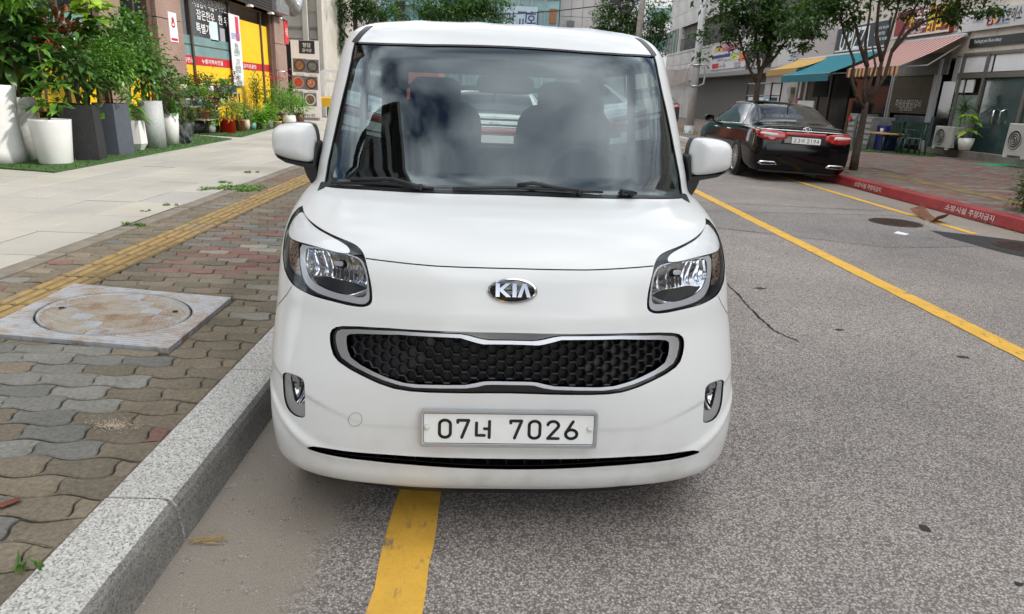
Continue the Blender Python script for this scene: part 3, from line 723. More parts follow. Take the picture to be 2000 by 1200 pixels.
# --- door mirrors
def mirror_px(pts, y): return [tuple(rotz(on(px, py, 1, 1e-9+y)-CARPOS, -CARYAW)) for px, py in pts]
MO = zoomed([(52, 800), (48, 740), (58, 695), (90, 672), (150, 663), (220, 662), (272, 668), (290, 690), (302, 730), (308, 780), (306, 840), (300, 906), (220, 897), (140, 880), (80, 858), (60, 840)], 520, 30, 3.157)
def ray_y(px, py, y):   # pixel -> car coords on the plane y = const of the car
    v = rotz(ray(px, py), -CARYAW); c = rotz(CAM-CARPOS, -CARYAW); t = (y-c[1])/v[1]; return c+t*v
mo = np.array([ray_y(px, py, .93) for px, py in chaikin(MO, 2)]); mc = mo.mean(0)
for s in (1, -1):
    mi = empty('door_mirror'); mi.parent = van
    def lay(pts, mirror):
        return [(p[0]*(-1 if s > 0 else 1)*-1 if False else (p[0] if s < 0 else -p[0]), p[1], p[2]) for p in pts]
    def layer(k, y, drop=0): return [(mc[0]+(p[0]-mc[0])*k, y, mc[2]+(p[2]-mc[2])*k) for p in mo]
    n = len(mo); mb = MB(); V = []
    rows = [(k_, .826+.104*(1-math.sqrt(1-k_**4))) for k_ in (.02, .3, .5, .66, .78, .88, .95, .985, 1.0)]+[(1.0, .985)]
    for k, y in rows: V += lay(layer(k, y), s)
    F = [(a*n+i, a*n+(i+1) % n, (a+1)*n+(i+1) % n, (a+1)*n+i) for a in range(len(rows)-1) for i in range(n)]+[tuple(range(n-1, -1, -1))]
    o = mb.add(V, F, True).build('mirror_cap', PAINT, mi)
    V = lay(layer(1.015, .945), s)+lay(layer(1.015, 1.0), s)+lay(layer(.95, 1.01), s)
    MB().add(V, [(a*n+i, a*n+(i+1) % n, (a+1)*n+(i+1) % n, (a+1)*n+i) for a in range(2) for i in range(n)]+[tuple(range(2*n, 3*n))], True).build('mirror_housing', BLACKP, mi)
    V = lay([(p[0]*1, p[1]+.012, p[2]) for p in layer(.9, 1.0)], s); MB().add(V, [tuple(range(n))], False).build('mirror_glass', mat('mirror_silver', (.8, .8, .82), .02, 1), mi)
    # black lower band and stalk
    band = [ray_y(*p, .93) for p in zoomed([(62, 848), (110, 884), (220, 903), (296, 912), (318, 775), (330, 790), (308, 938), (240, 932), (130, 905), (80, 875)], 520, 30, 3.157)]
    V = lay([(p[0], .875+.03, p[2]) for p in band], s)+lay([(p[0], .99, p[2]) for p in band], s); m_ = len(band)
    MB().add(V, [tuple(range(m_)), tuple(range(2*m_-1, m_-1, -1))]+[(i, (i+1) % m_, m_+(i+1) % m_, m_+i) for i in range(m_)], False).build('mirror_lower_band', BLACKP, mi)
    st = [ray_y(*p, .95) for p in zoomed([(240, 925), (318, 915), (322, 1030), (288, 1030), (262, 985)], 520, 30, 3.157)]
    V = lay([(p[0], .92, p[2]) for p in st], s)+lay([(p[0], 1.02, p[2]) for p in st], s); m_ = len(st)
    MB().add(V, [tuple(range(m_)), tuple(range(2*m_-1, m_-1, -1))]+[(i, (i+1) % m_, m_+(i+1) % m_, m_+i) for i in range(m_)], False).build('mirror_stalk', BLACKP, mi)
# --- wheels, underbody
for s in (-1, 1):
    for yy in (.66, 2.96):
        wh = empty('wheel', (s*.665, yy, .285)); wh.parent = van
        prof = [(.20, -.085), (.255, -.09), (.278, -.075), (.285, -.04), (.285, .04), (.278, .075), (.255, .09), (.20, .085)]
        rot = Matrix.Rotation(math.pi/2*s, 4, 'Y')
        MB().lathe(prof, 32, cap=False).xf(rot).build('tyre', RUBBER, wh)
        mb = MB().lathe([(.205, -.08), (.205, .07), (.19, .075), (.18, .05)], 32, cap=False)
        mb.lathe([(.05, .045), (.05, .075)], 16)
        for k in range(5):
            a = 2*math.pi*k/5; c_, s_ = math.cos(a), math.sin(a)
            mb.add([(.03*c_-.022*s_, .03*s_+.022*c_, .06), (.03*c_+.022*s_, .03*s_-.022*c_, .06), (.19*c_+.03*s_, .19*s_-.03*c_, .068), (.19*c_-.03*s_, .19*s_+.03*c_, .068)], [(0, 1, 2, 3)], False)
        mb.xf(rot).build('rim', ALLOY, wh)
ub = MB(); ub.box(-.60, .60, .32, 3.2, .14, .30); ub.box(-.56, .56, .22, .32, .145, .28); ub.build('underbody', BLACKP, van)
for s in (-1, 1):
    for yy in (.66, 2.96):
        MB().lathe([(.325, -.16), (.325, .09)], 28, cap=True).xf(Matrix.Translation((s*.68, yy, .285)) @ Matrix.Rotation(math.pi/2*s, 4, 'Y')).build('wheel_well', BLACKP, van)
        # open the well: the tyre sits inside a dark drum
# --- cabin
cab = empty('cabin'); cab.parent = van
db = MB(); db.smooth = True
pr = [(.62, .98), (.75, 1.035), (.95, 1.04), (1.12, 1.00), (1.18, .90), (1.16, .60)]
V = [(x, y, z) for x in (-.70, .70) for y, z in pr]; n = len(pr)
db.add(V, [(i, i+1, n+i+1, n+i) for i in range(n-1)], True); db.build('dashboard', DARKIN, cab)
sw = [(.36+.17*math.cos(a), 1.20+.06*math.sin(a), 1.00+.16*math.sin(a)) for a in np.linspace(0, 2*math.pi, 25)]
MB().tube(sw, .014, 8, cap=False).build('steering_wheel', DARKIN, cab)
def rbox(w, d, h, r, n=3):
    o = rrect(w, h, r, 5); m_ = len(o); V = []
    for k, y in ((.86, -d), (1, -d*.6), (1, d*.6), (.86, d)): V += [(x*k, y, z*k) for x, z in o]
    F = [(a*m_+i, a*m_+(i+1) % m_, (a+1)*m_+(i+1) % m_, (a+1)*m_+i) for a in range(3) for i in range(m_)]+[tuple(range(m_)), tuple(range(3*m_, 4*m_))]
    return MB().add(V, F, True)
for s in (-1, 1):
    st = empty('front_seat', (s*.345, 1.75, .55)); st.parent = cab
    rbox(.25, .09, .36, .12).xf(Matrix.Translation((0, .12, .42)) @ Matrix.Rotation(-.2, 4, 'X')).build('seat_back', DARKIN, st)
    rbox(.135, .05, .10, .06).xf(Matrix.Translation((0, .24, .80))).build('headrest', DARKIN, st)
    rbox(.25, .25, .08, .07).xf(Matrix.Translation((0, -.15, .05))).build('seat_cushion', DARKIN, st)
rbox(.62, .09, .26, .10).xf(Matrix.Translation((0, 2.75, .78))).build('rear_seat', DARKIN, cab)
MB().box(-.68, .68, .7, 3.3, .32, .36).build('cabin_floor', DARKIN, cab)
rv = empty('rear_view_mirror', (0, 1.22, 1.47)); rv.parent = cab
rbox(.125, .018, .036, .03).xf(Matrix.Translation((0.0, .0, -.055))).build('mirror_body', DARKIN, rv)
MB().tube([(0, -.0, -.05), (0, -.03, .09)], .012, 8).build('mirror_arm', DARKIN, rv)
MB().tube([(-.66, 2.35, 1.40), (0, 2.35, 1.405), (.66, 2.35, 1.40)], .014, 8).build('cross_bar', DARKIN, cab)
rb = MB()
for z in (1.16, 1.20): rb.tube([(-.60, 3.15, z), (.60, 3.15, z)], .008, 6)
rb.build('window_guard_bars', DARKIN, cab)
# ================================================================== GROUND
def sheet(name, poly, z, m, parent=None, kind='structure'):
    o = MB().add([(x, y, z) for x, y in poly], [tuple(range(len(poly)))], False).build(name, m, parent)
    if kind: tag(o, kind=kind)
    return o
def rect(x0, x1, y0, y1): return [(x0, y0), (x1, y0), (x1, y1), (x0, y1)]
# asphalt with exposed aggregate and sand washed along the gutters
def asphalt(name, lo, mid, hi, sand=True):
    N = NT(name); co = N.coord()
    v1 = N.n('ShaderNodeTexVoronoi'); v1.inputs['Scale'].default_value = 145; v1.inputs['Randomness'].default_value = 1; N.l(co, v1.inputs['Vector'])
    v2 = N.n('ShaderNodeTexVoronoi'); v2.inputs['Scale'].default_value = 170; N.l(co, v2.inputs['Vector'])
    sep = N.n('ShaderNodeSeparateColor'); N.l(v1.outputs['Color'], sep.inputs[0]); sep2 = N.n('ShaderNodeSeparateColor'); N.l(v2.outputs['Color'], sep2.inputs[0])
    stone = N.ramp(sep.outputs[0], [(0, lo), (.35, mid), (.75, hi), (1, tuple(min(1, c*1.45) for c in hi))])
    tint = N.mix(N.math('MULTIPLY', sep.outputs[1], .35), stone, (.26, .19, .165, 1))
    gapm = N.ramp(v1.outputs['Distance'], [(.32, (0, 0, 0)), (.62, (1, 1, 1))])
    c = N.mix(N.math('MULTIPLY', gapm, .7), tint, (lo[0]*.75, lo[1]*.72, lo[2]*.7, 1))
    c = N.mix(N.ramp(sep2.outputs[0], [(.80, (0, 0, 0)), (.86, (.8, .8, .8))]), c, (.42, .39, .37, 1))
    big = N.noise(.55, 5, .6, co); c = N.mix(1.0, c, N.ramp(big, [(.28, (.70, .70, .71)), (.72, (1.18, 1.15, 1.12))]), 'MULTIPLY')
    oil = N.ramp(N.noise(1.3, 4, .6, co), [(.66, (1, 1, 1)), (.78, (.62, .6, .6))]); c = N.mix(1.0, c, oil, 'MULTIPLY')
    if sand:
        sx = N.n('ShaderNodeSeparateXYZ'); N.l(co, sx.inputs[0]); wob = N.math('MULTIPLY', N.math('SUBTRACT', N.noise(2.2, 6, .65, co), .5), .45)
        xl = N.math('ADD', sx.outputs[0], wob)
        m1 = N.ramp(N.math('MULTIPLY', N.math('ADD', xl, 1.0), 1.0), [(.44, (1, 1, 1)), (.55, (0, 0, 0))])
        m2 = N.ramp(N.math('SUBTRACT', xl, 5.2), [(.55, (0, 0, 0)), (.95, (1, 1, 1))])
        peb = N.ramp(N.noise(16, 4, .7, co), [(.56, (1, 1, 1)), (.64, (.25, .25, .25))])
        mm = N.math('MULTIPLY', N.math('MULTIPLY', N.math('MAXIMUM', m1, m2), .93), peb)
        snd = N.ramp(N.noise(260, 3, .6, co), [(.3, (.19, .165, .135)), (.7, (.36, .315, .262))])
        c = N.mix(mm, c, snd)
    N.set(Base_Color=c, Roughness=.88, Specular_IOR_Level=.3)
    N.bump(N.math('SUBTRACT', 1.0, v1.outputs['Distance']), .45, .006)
    return N.m
ASPH = asphalt('asphalt', (.140, .132, .123), (.297, .278, .261), (.497, .464, .437))
ASPH2 = asphalt('asphalt_patch', (.105, .104, .102), (.225, .222, .217), (.38, .373, .365), False)
TAR = mat('fresh_tar', (.022, .022, .023), .8, var=.35, vscale=30, bump=.4, bscale=120)
tag(MB().add([(-400, -300, -.03), (400, -300, -.03), (400, 600, -.03), (-400, 600, -.03)], [(0, 1, 2, 3)]).build('ground', mat('far_ground', (.12, .115, .105), .95, var=.25, vscale=.4)), kind='structure')
road = sheet('road', rect(-.95, 6.45, -30, 90), 0, ASPH)
sheet('asphalt_patch', [(-.9, 7.55), (2.55, 7.55), (4.15, 6.75), (5.25, 7.0), (5.6, 8.95), (2.93, 8.80), (-.9, 8.75)], .003, ASPH2, road, None)
# painted lines
def linepaint(name, col):
    N = NT(name); co = N.coord()
    mp_ = N.n('ShaderNodeMapping'); mp_.inputs['Scale'].default_value = (1, .35, 1); N.l(co, mp_.inputs[0])
    w = N.noise(26, 6, .72, mp_.outputs[0]); w2 = N.noise(4.5, 4, .6, co)
    wear = N.ramp(N.math('ADD', N.math('MULTIPLY', w, .65), N.math('MULTIPLY', w2, .35)), [(.555, (0, 0, 0)), (.64, (.8, .8, .8))])
    vor = N.n('ShaderNodeTexVoronoi', feature='DISTANCE_TO_EDGE'); vor.inputs['Scale'].default_value = 14; N.l(N.mix(.12, co, N.n('ShaderNodeTexNoise').outputs[1]), vor.inputs['Vector'])
    crk = N.ramp(vor.outputs['Distance'], [(.003, (.22, .22, .22)), (.010, (0, 0, 0))])
    base = N.ramp(N.noise(7, 5, .6, co), [(.3, tuple(c*.80 for c in col)), (.7, col)])
    base = N.mix(N.math('MULTIPLY', N.ramp(N.noise(70, 3, .6, co), [(.5, (0, 0, 0)), (.75, (1, 1, 1))]), .3), base, (.38, .27, .10, 1))
    N.set(Base_Color=N.mix(N.math('MAXIMUM', wear, crk), base, (.13, .12, .11, 1)), Roughness=.75); N.bump(N.noise(150, 3, .6, co), .35, .004); return N.m
YEL = linepaint('yellow_line_paint', (.80, .45, .055))
def ragged(name, x0, x1, y0, y1, m, parent, z=.004, step=.06):
    mb = MB(); ys = np.arange(y0, y1+step, step); V = []
    for y in ys: V += [(x0+R.uniform(-.006, .006), y, z), (x1+R.uniform(-.006, .006), y, z)]
    return mb.add(V, [(2*i, 2*i+1, 2*i+3, 2*i+2) for i in range(len(ys)-1)], False).build(name, m, parent)
ragged('kerbside_line', -.32, -.165, -3, 60, YEL, road, .004, .1)
ragged('centre_line', 3.13, 3.28, -3, 70, YEL, road, .0045, .1)
ragged('kerbside_line', 5.66, 5.78, 7.75, 60, YEL, road, .004, .1)
# cracks: thin ragged tar-black slivers
def crack(pts, w):
    V = []; P = []
    for i in range(len(pts)-1):
        for k in range(8):
            t = k/8; P.append((lerp(pts[i][0], pts[i+1][0], t)+R.uniform(-.008, .008), lerp(pts[i][1], pts[i+1][1], t)))
    P.append(pts[-1])
    for i, p in enumerate(P):
        ww = w*R.uniform(.3, 1)*min(1, i/4+.2, (len(P)-1-i)/4+.2); dx = pts[-1][0]-pts[0][0]; dy = pts[-1][1]-pts[0][1]; l = math.hypot(dx, dy)
        V += [(p[0]-dy/l*ww, p[1]+dx/l*ww, .0035), (p[0]+dy/l*ww, p[1]-dx/l*ww, .0035)]
    return MB().add(V, [(2*i, 2*i+1, 2*i+3, 2*i+2) for i in range(len(P)-1)], False).build('crack', mat('crack_black', (.012, .012, .011), .9), road)
crack([(1.87, 5.15), (1.84, 4.69), (1.80, 4.25), (1.81, 3.97), (1.88, 3.80)], .011)
crack([(-.9, 8.78), (1.4, 8.84), (2.93, 8.80), (4.4, 8.88), (5.67, 8.97)], .011)
crack([(1.0, 7.57), (2.55, 7.55), (3.4, 7.2)], .007)
crack([(2.4, 9.6), (4.2, 9.45), (6.2, 9.3)], .010)
def stain(px, py, rx, ry, m, n=14):
    c = gp(px, py); P = []
    for k in range(n): a = 2*math.pi*k/n; q = R.uniform(.6, 1.2); P.append((c[0]+rx*q*math.cos(a), c[1]+ry*q*math.sin(a)))
    return sheet('stain', P, .0025, m, road, None)
stain(1806, 1033, .018, .022, TAR); stain(1310, 1052, .03, .035, ASPH2); stain(1393, 1128, .02, .008, mat('sand_dust', (.40, .37, .32), .95, var=.3, vscale=60)); stain(1485, 564, .05, .03, TAR); stain(1640, 645, .03, .02, TAR); stain(1880, 698, .04, .02, TAR); stain(1990, 1142, .02, .012, TAR)
sheet('dark_patch', [(5.25, 7.90), (5.18, 7.45), (5.3, 6.7), (5.55, 6.2), (6.25, 6.2), (6.30, 7.2), (5.75, 7.62)], .0035, TAR, road, None)
IRON = NT('rusty_iron'); _c = IRON.coord()
IRON.set(Base_Color=IRON.ramp(IRON.noise(14, 6, .7, _c), [(.3, (.030, .022, .019)), (.55, (.075, .048, .038)), (.75, (.15, .085, .055))]), Roughness=.75, Metallic=.35); IRON.bump(IRON.noise(60, 3, .6, _c), .4, .004); IRON = IRON.m
def round_cover(x, y, r, label):
    t = empty('manhole_cover', (x, y, .003), 0, label, 'manhole cover')
    MB().lathe([(r*1.07, 0), (r*1.07, .008), (r*.99, .009), (r*.98, .004)], 40, smooth=False, cap=False).build('frame', IRON, t)
    MB().lathe([(r*.97, 0), (r*.97, .008)], 40, smooth=False).build('lid', IRON, t)
    for k in range(-4, 5):
        w = math.sqrt(max(0, .86-(k/5)**2))*r
        if w > .05: MB().box(-w, w, k*r/5-.012, k*r/5+.012, .0075, .014).build('tread_bar', IRON, t)
    return t
round_cover(5.10, 8.36, .29, 'rusty round manhole cover in the road by the red kerb')
round_cover(5.78, 7.05, .27, 'rusty manhole cover set in the dark tar patch')
# bits lying on the road
pm = MB(); pm.add([(4.64, 7.60, .006), (4.72, 7.66, .02), (4.80, 7.55, .012), (4.72, 7.49, .008)], [(0, 1, 2, 3)], False)
tag(pm.build('paper_scrap', mat('paper', (.75, .77, .82), .8)), 'scrap of white paper lying on the road', 'paper')
rust = mat('rust_brown', (.16, .060, .030), .7, var=.5, vscale=9, bump=.4)
db_ = MB(); V = []
for i in range(9):
    t = i/8; V += [(5.66+.02*math.sin(t*5), 9.02-.62*t, .01+.09*(2*t-1)**4+.02*math.sin(t*6)), (5.86+.03*math.sin(t*4), 9.05-.62*t, .015+.13*(2*t-1)**2)]
db_.add(V, [(2*i, 2*i+1, 2*i+3, 2*i+2) for i in range(8)], True)
tag(db_.build('rusty_plate', rust), 'curled rusty brown metal scrap on the yellow line by the red kerb', 'scrap')
# straw tuft and leaf by the kerb
STRAW = mat('dry_straw', (.42, .30, .14), .85, var=.3)
sm_ = MB(); c0 = gp(395, 1062, 0)
for k in range(26):
    a = math.radians(R.uniform(5, 40)); l = R.uniform(.03, .07); x = c0[0]+R.uniform(-.05, .04); y = c0[1]+R.uniform(-.012, .012)
    sm_.tube([(x, y, R.uniform(.004, .012)), (x+l*math.cos(a), y+l*math.sin(a), R.uniform(.004, .02))], .0011, 4)
tag(tag(sm_.build('straw_tuft', STRAW), 'small tuft of dry straw in the gutter by the granite kerb', 'straw'), kind='stuff')
# ------------------------------------------------------------------ granite kerb (left)
GR = NT('kerb_granite'); _c = GR.coord()
_s = GR.n('ShaderNodeTexVoronoi'); _s.inputs['Scale'].default_value = 190; GR.l(_c, _s.inputs['Vector']); _sc = GR.n('ShaderNodeSeparateColor'); GR.l(_s.outputs['Color'], _sc.inputs[0])
_gcol = GR.ramp(_sc.outputs[0], [(0, (.38, .37, .35)), (.5, (.55, .54, .515)), (1, (.70, .69, .665))])
_gcol = GR.mix(GR.ramp(_sc.outputs[1], [(.80, (0, 0, 0)), (.87, (.7, .7, .7))]), _gcol, (.14, .14, .145, 1))
_gcol = GR.mix(1.0, _gcol, GR.ramp(GR.noise(1.7, 5, .6, _c), [(.3, (.82, .81, .79)), (.7, (1.08, 1.07, 1.05))]), 'MULTIPLY')
_geo = GR.n('ShaderNodeNewGeometry'); _nx = GR.n('ShaderNodeSeparateXYZ'); GR.l(_geo.outputs['True Normal'], _nx.inputs[0])
_pz = GR.n('ShaderNodeSeparateXYZ'); GR.l(_geo.outputs['Position'], _pz.inputs[0])
# grime and the shade of the road face, both painted into the stone colour
_gr = GR.math('MULTIPLY', GR.ramp(_nx.outputs[0], [(.45, (0, 0, 0)), (.8, (1, 1, 1))]), GR.ramp(GR.noise(7, 6, .7, _c), [(.25, (.55, .55, .55)), (.7, (.92, .92, .92))]))
_gcol = GR.mix(GR.math('MULTIPLY', _gr, .82), _gcol, (.085, .08, .072, 1))
GR.set(Base_Color=_gcol, Roughness=.8); GR.bump(GR.noise(140, 4, .7, _c), .5, .006); GRANITE = GR.m
kerb = empty('granite_kerb', (-1.05, 0, 0), 0, 'grey speckled granite kerb along the brick pavement', 'kerb')
KH = .155
kpro = [(-.12, -.02), (.105, -.02), (.105, 0), (.095, .10), (.088, .128), (.075, .146), (.055, KH), (-.115, KH), (-.12, KH-.005)]
kmesh = []
for k in range(3):
    n = len(kpro); V = []; L_ = .992
    for y in (0, .003, L_-.003, L_):
        e = .003 if y in (0, L_) else 0
        V += [(x*(1 if e == 0 else .985), y, z-(e if z > .02 else 0)) for x, z in kpro]
    F = [(a*n+i, (a+1)*n+i, (a+1)*n+(i+1) % n, a*n+(i+1) % n) for a in range(3) for i in range(n)]+[tuple(range(n)), tuple(range(4*n-1, 3*n-1, -1))]
    kmesh.append(MB().add(V, F, False).mesh('kerb_stone', GRANITE))
for i in range(-3, 34):
    o = link('kerb_stone', kmesh[i % 3], kerb, (R.uniform(-.004, .004), .802+i*1.0, R.uniform(-.004, .003)))
# ------------------------------------------------------------------ brick pavement (left)
PZ0 = .15
pav = sheet('brick_pavement', rect(-3.30, -1.165, -4, 40), PZ0-.016, mat('joint_sand', (.070, .058, .043), .95, var=.7, vscale=7))
def paver_mat(name, lo, hi):
    N = NT(name); co = N.coord(); oi = N.n('ShaderNodeObjectInfo')
    mpn = N.n('ShaderNodeVectorMath', operation='ADD'); N.l(co, mpn.inputs[0]); N.l(oi.outputs['Location'], mpn.inputs[1])
    c = N.ramp(N.noise(60, 5, .7, mpn.outputs[0]), [(.3, lo), (.7, hi)])
    c = N.mix(1.0, c, N.ramp(N.noise(3.1, 4, .6, mpn.outputs[0]), [(.3, (.76, .75, .72)), (.7, (1.15, 1.13, 1.1))]), 'MULTIPLY')
    r = N.ramp(oi.outputs['Random'], [(0, (.80, .80, .80)), (1, (1.18, 1.16, 1.12))]); c = N.mix(1.0, c, r, 'MULTIPLY')
    c = N.mix(N.ramp(N.noise(240, 2, .5, mpn.outputs[0]), [(.66, (0, 0, 0)), (.74, (.55, .55, .55))]), c, (.36, .33, .28, 1))
    N.set(Base_Color=c, Roughness=.9, Specular_IOR_Level=.25); N.bump(N.noise(170, 4, .7, mpn.outputs[0]), .5, .004); return N.m
PVM = [paver_mat('paver_brown', (.135, .114, .086), (.262, .228, .178)), paver_mat('paver_red', (.178, .105, .088), (.268, .168, .145)),
       paver_mat('paver_grey', (.146, .144, .134), (.262, .262, .248)), paver_mat('paver_pale', (.24, .23, .20), (.34, .33, .30))]
PL_, PD_ = .225, .1125; WA, WB = .0125, .010
def jx(j, x): return j*PD_+WA*math.sin(2*math.pi*(x/PL_)+(math.pi*(j % 2)))
def paver_outline(i, j):
    x0 = (i+.5*(j % 2))*PL_; x1 = x0+PL_; o = []; n = 7
    vj = lambda X, t: X+WB*math.sin(2*math.pi*t)
    for k in range(n): x = lerp(x0, x1, k/n); o.append((x, jx(j, x)))
    for k in range(n): t = k/n; o.append((vj(x1, t), lerp(jx(j, x1), jx(j+1, x1), t)))
    for k in range(n): x = lerp(x1, x0, k/n); o.append((x, jx(j+1, x)))
    for k in range(n): t = 1-k/n; o.append((vj(x0, t), lerp(jx(j, x0), jx(j+1, x0), t)))
    return o
PX0, PX1 = -3.09, -1.168
TX0, TX1 = -2.80, -2.50
MQ = [np.array(p) for p in ((-2.55, 3.14), (-1.54, 3.00), (-1.56, 3.83), (-2.59, 4.02))]
MQ_poly = [tuple(MQ[0]+np.array((-.02, -.02))), tuple(MQ[1]+np.array((.02, -.02))), tuple(MQ[2]+np.array((.02, .02))), tuple(MQ[3]+np.array((-.02, .02)))]
def clipx(o, a, b):
    # clip polygon to a <= x <= b
    for s, lim in ((1, a), (-1, b)):
        r = []; n = len(o)
        for i in range(n):
            p, q = o[i], o[(i+1) % n]; ip = s*(p[0]-lim) >= 0; iq = s*(q[0]-lim) >= 0
            if ip: r.append(p)
            if ip != iq:
                t = (lim-p[0])/(q[0]-p[0]); r.append((lim, lerp(p[1], q[1], t)))
        o = r
        if len(o) < 3: return []
    return o
def cliphalf(o, P, N):
    r = []; n = len(o)
    for i in range(n):
        p, q = o[i], o[(i+1) % n]; dp = (p[0]-P[0])*N[0]+(p[1]-P[1])*N[1]; dq = (q[0]-P[0])*N[0]+(q[1]-P[1])*N[1]
        if dp >= 0: r.append(p)
        if dp*dq < 0:
            t = dp/(dp-dq); r.append((lerp(p[0], q[0], t), lerp(p[1], q[1], t)))
    return r
def paver_mb(o, c, mb=None, ztop=0.0, dep=.016):
    mb = mb or MB(); A = np.array(o)-np.array(c); n = len(A)
    i1 = np.array(offset_poly([tuple(p) for p in A], .0034)); i2 = np.array(offset_poly([tuple(p) for p in A], .0085))
    V = [(x, y, -dep+ztop) for x, y in i1]+[(x, y, -.004+ztop) for x, y in i1]+[(x, y, ztop) for x, y in i2]
    F = [(a*n+k, a*n+(k+1) % n, (a+1)*n+(k+1) % n, (a+1)*n+k) for a in range(2) for k in range(n)]+[tuple(range(2*n, 3*n))]
    return mb.add(V, F, False)
def area2(o):
    P = np.array(o); return .5*np.sum(P[:, 0]*np.roll(P[:, 1], -1)-np.roll(P[:, 0], -1)*P[:, 1])
cand = []
for j in range(-int(1.5/PD_), int(13.5/PD_)):
    for i in range(int(PX0/PL_)-2, int(PX1/PL_)+2):
        o = paver_outline(i, j)
        pieces = []
        for a, b in ((PX0, TX0-.003), (TX1+.003, PX1)):
            q = clipx(o, a, b)
            if len(q) >= 3: pieces.append((q, len(q) != len(o)))
        for q, cut in pieces:
            cc = np.mean(q, 0)
            if inpoly(MQ_poly, np.array(q)).any():
                # keep what lies outside the cover: clip on the side facing the piece
                best = None
                for k in range(4):
                    P = MQ_poly[k]; Q = MQ_poly[(k+1) % 4]; e = (Q[0]-P[0], Q[1]-P[1]); N_ = (e[1], -e[0])
                    r = cliphalf(q, P, N_)
                    if len(r) >= 3 and (best is None or area2(r) > area2(best)): best = r
                if best is None or area2(best) < .0012: continue
                q = best; cut = True; cc = np.mean(q, 0)
            if area2(q) < .001: continue
            px, py = proj((cc[0], cc[1], PZ0)); vis = -60 < px < 640 and 250 < py < 1290
            cand.append((cc, q, cut, j % 2, px, py, vis, abs(area2(q))))
def pcol(px, py, cc):
    r = R.random()
    if 4.35 < cc[1] < 5.15 and -2.35 < cc[0] < -1.3: return 1 if r < .62 else (3 if r > .94 else 0)
    if 6.2 < cc[1] < 7.4 and cc[0] > -2.2: return 1 if r < .7 else 0
    if 9.0 < cc[1] < 9.8: return 1 if r < .6 else 0
    if 5.15 < cc[1] < 6.2 and cc[0] > -2.4: return 2 if r < .45 else (1 if r > .85 else (3 if r > .78 else 0))
    if cc[1] < 3.1 and cc[0] < -1.55: return 2 if r < .78 else 0
    if 2.9 < cc[1] < 4.2 and cc[0] > -1.56: return 3 if r < .10 else 0
    return 0 if r < .86 else (2 if r < .97 else 1)
def scr_size(c): return c[7]/((c[0][1]**2+c[0][0]**2+1.5)**1.5)*(1 if c[6] else .02)
cand.sort(key=scr_size, reverse=True)
pcache = {}; rest = MB()
for k, (cc, q, cut, par, px, py, vis, ar) in enumerate(cand):
    ci_ = pcol(px, py, cc)
    if k < 300:
        if not cut:
            if (par, ci_) not in pcache: pcache[(par, ci_)] = paver_mb(q, cc).mesh('paver', PVM[ci_])
            me = pcache[(par, ci_)]
        else: me = paver_mb(q, cc).mesh('paver', PVM[ci_])
        o = link('paver', me, pav, (cc[0], cc[1], PZ0+R.uniform(-.0035, .0035)), (R.uniform(-.012, .012), R.uniform(-.012, .012), 0))
    else:
        rest.cur = ci_; st = len(rest.v); paver_mb(q, cc, rest, R.uniform(-.003, .003)); rest.xf(Matrix.Translation((cc[0], cc[1], PZ0)), st)
tag(rest.build('paver_field', PVM, pav), kind='stuff')
# tactile strip
TY = NT('tactile_yellow'); _c = TY.coord(); _oi = TY.n('ShaderNodeObjectInfo'); _ad = TY.n('ShaderNodeVectorMath', operation='ADD'); TY.l(_c, _ad.inputs[0]); TY.l(_oi.outputs['Location'], _ad.inputs[1])
_t = TY.ramp(TY.noise(9, 6, .7, _ad.outputs[0]), [(.28, (.17, .125, .060)), (.5, (.33, .215, .075)), (.75, (.43, .285, .10))])
_t = TY.mix(TY.ramp(TY.noise(2.2, 4, .6, _ad.outputs[0]), [(.55, (0, 0, 0)), (.72, (.75, .75, .75))]), _t, (.24, .21, .165, 1))
TY.set(Base_Color=_t, Roughness=.88); TY.bump(TY.noise(150, 4, .7, _ad.outputs[0]), .4, .004); TYM = TY.m
TYB = mat('tactile_groove', (.17, .125, .062), .92, var=.4, vscale=8, bump=.4)
tm = MB(); tm.cbox(-.148, .148, -.148, .148, -.016, 0, .004)
for k in range(4):
    x = -.111+k*.074; tm.cur = 1
    tm.add([(x-.020, -.135, -.001), (x+.020, -.135, -.001), (x+.020, .135, -.001), (x-.020, .135, -.001), (x-.012, -.128, 0.0085), (x+.012, -.128, 0.0085), (x+.012, .128, 0.0085), (x-.012, .128, 0.0085)],
           [(4, 5, 6, 7), (0, 1, 5, 4), (1, 2, 6, 5), (2, 3, 7, 6), (3, 0, 4, 7)], False)
tme = tm.mesh('tactile_tile', [TYB, TYM])
tst = empty('tactile_strip', (0, 0, 0)); tst.parent = pav
for k in range(54):
    y = -1.35+k*.3
    if y > 14: break
    link('tactile_tile', tme, tst, ((TX0+TX1)/2+.0, y, PZ0+.002+R.uniform(-.003, .003)), (R.uniform(-.01, .01), R.uniform(-.008, .008), 0))
# edging stones between bricks and slabs
CON = mat('edging_concrete', (.20, .175, .14), .92, var=.35, vscale=5, bump=.5, bscale=90)
em_ = [MB().cbox(-.068, .068, 0, .992, -.05, .004+.001*k, .006).mesh('edging_stone', CON) for k in range(2)]
for k in range(-3, 16): link('edging_stone', em_[k % 2], pav, (-3.17+R.uniform(-.006, .006), k*1.0-.2, PZ0+R.uniform(0, .006)))
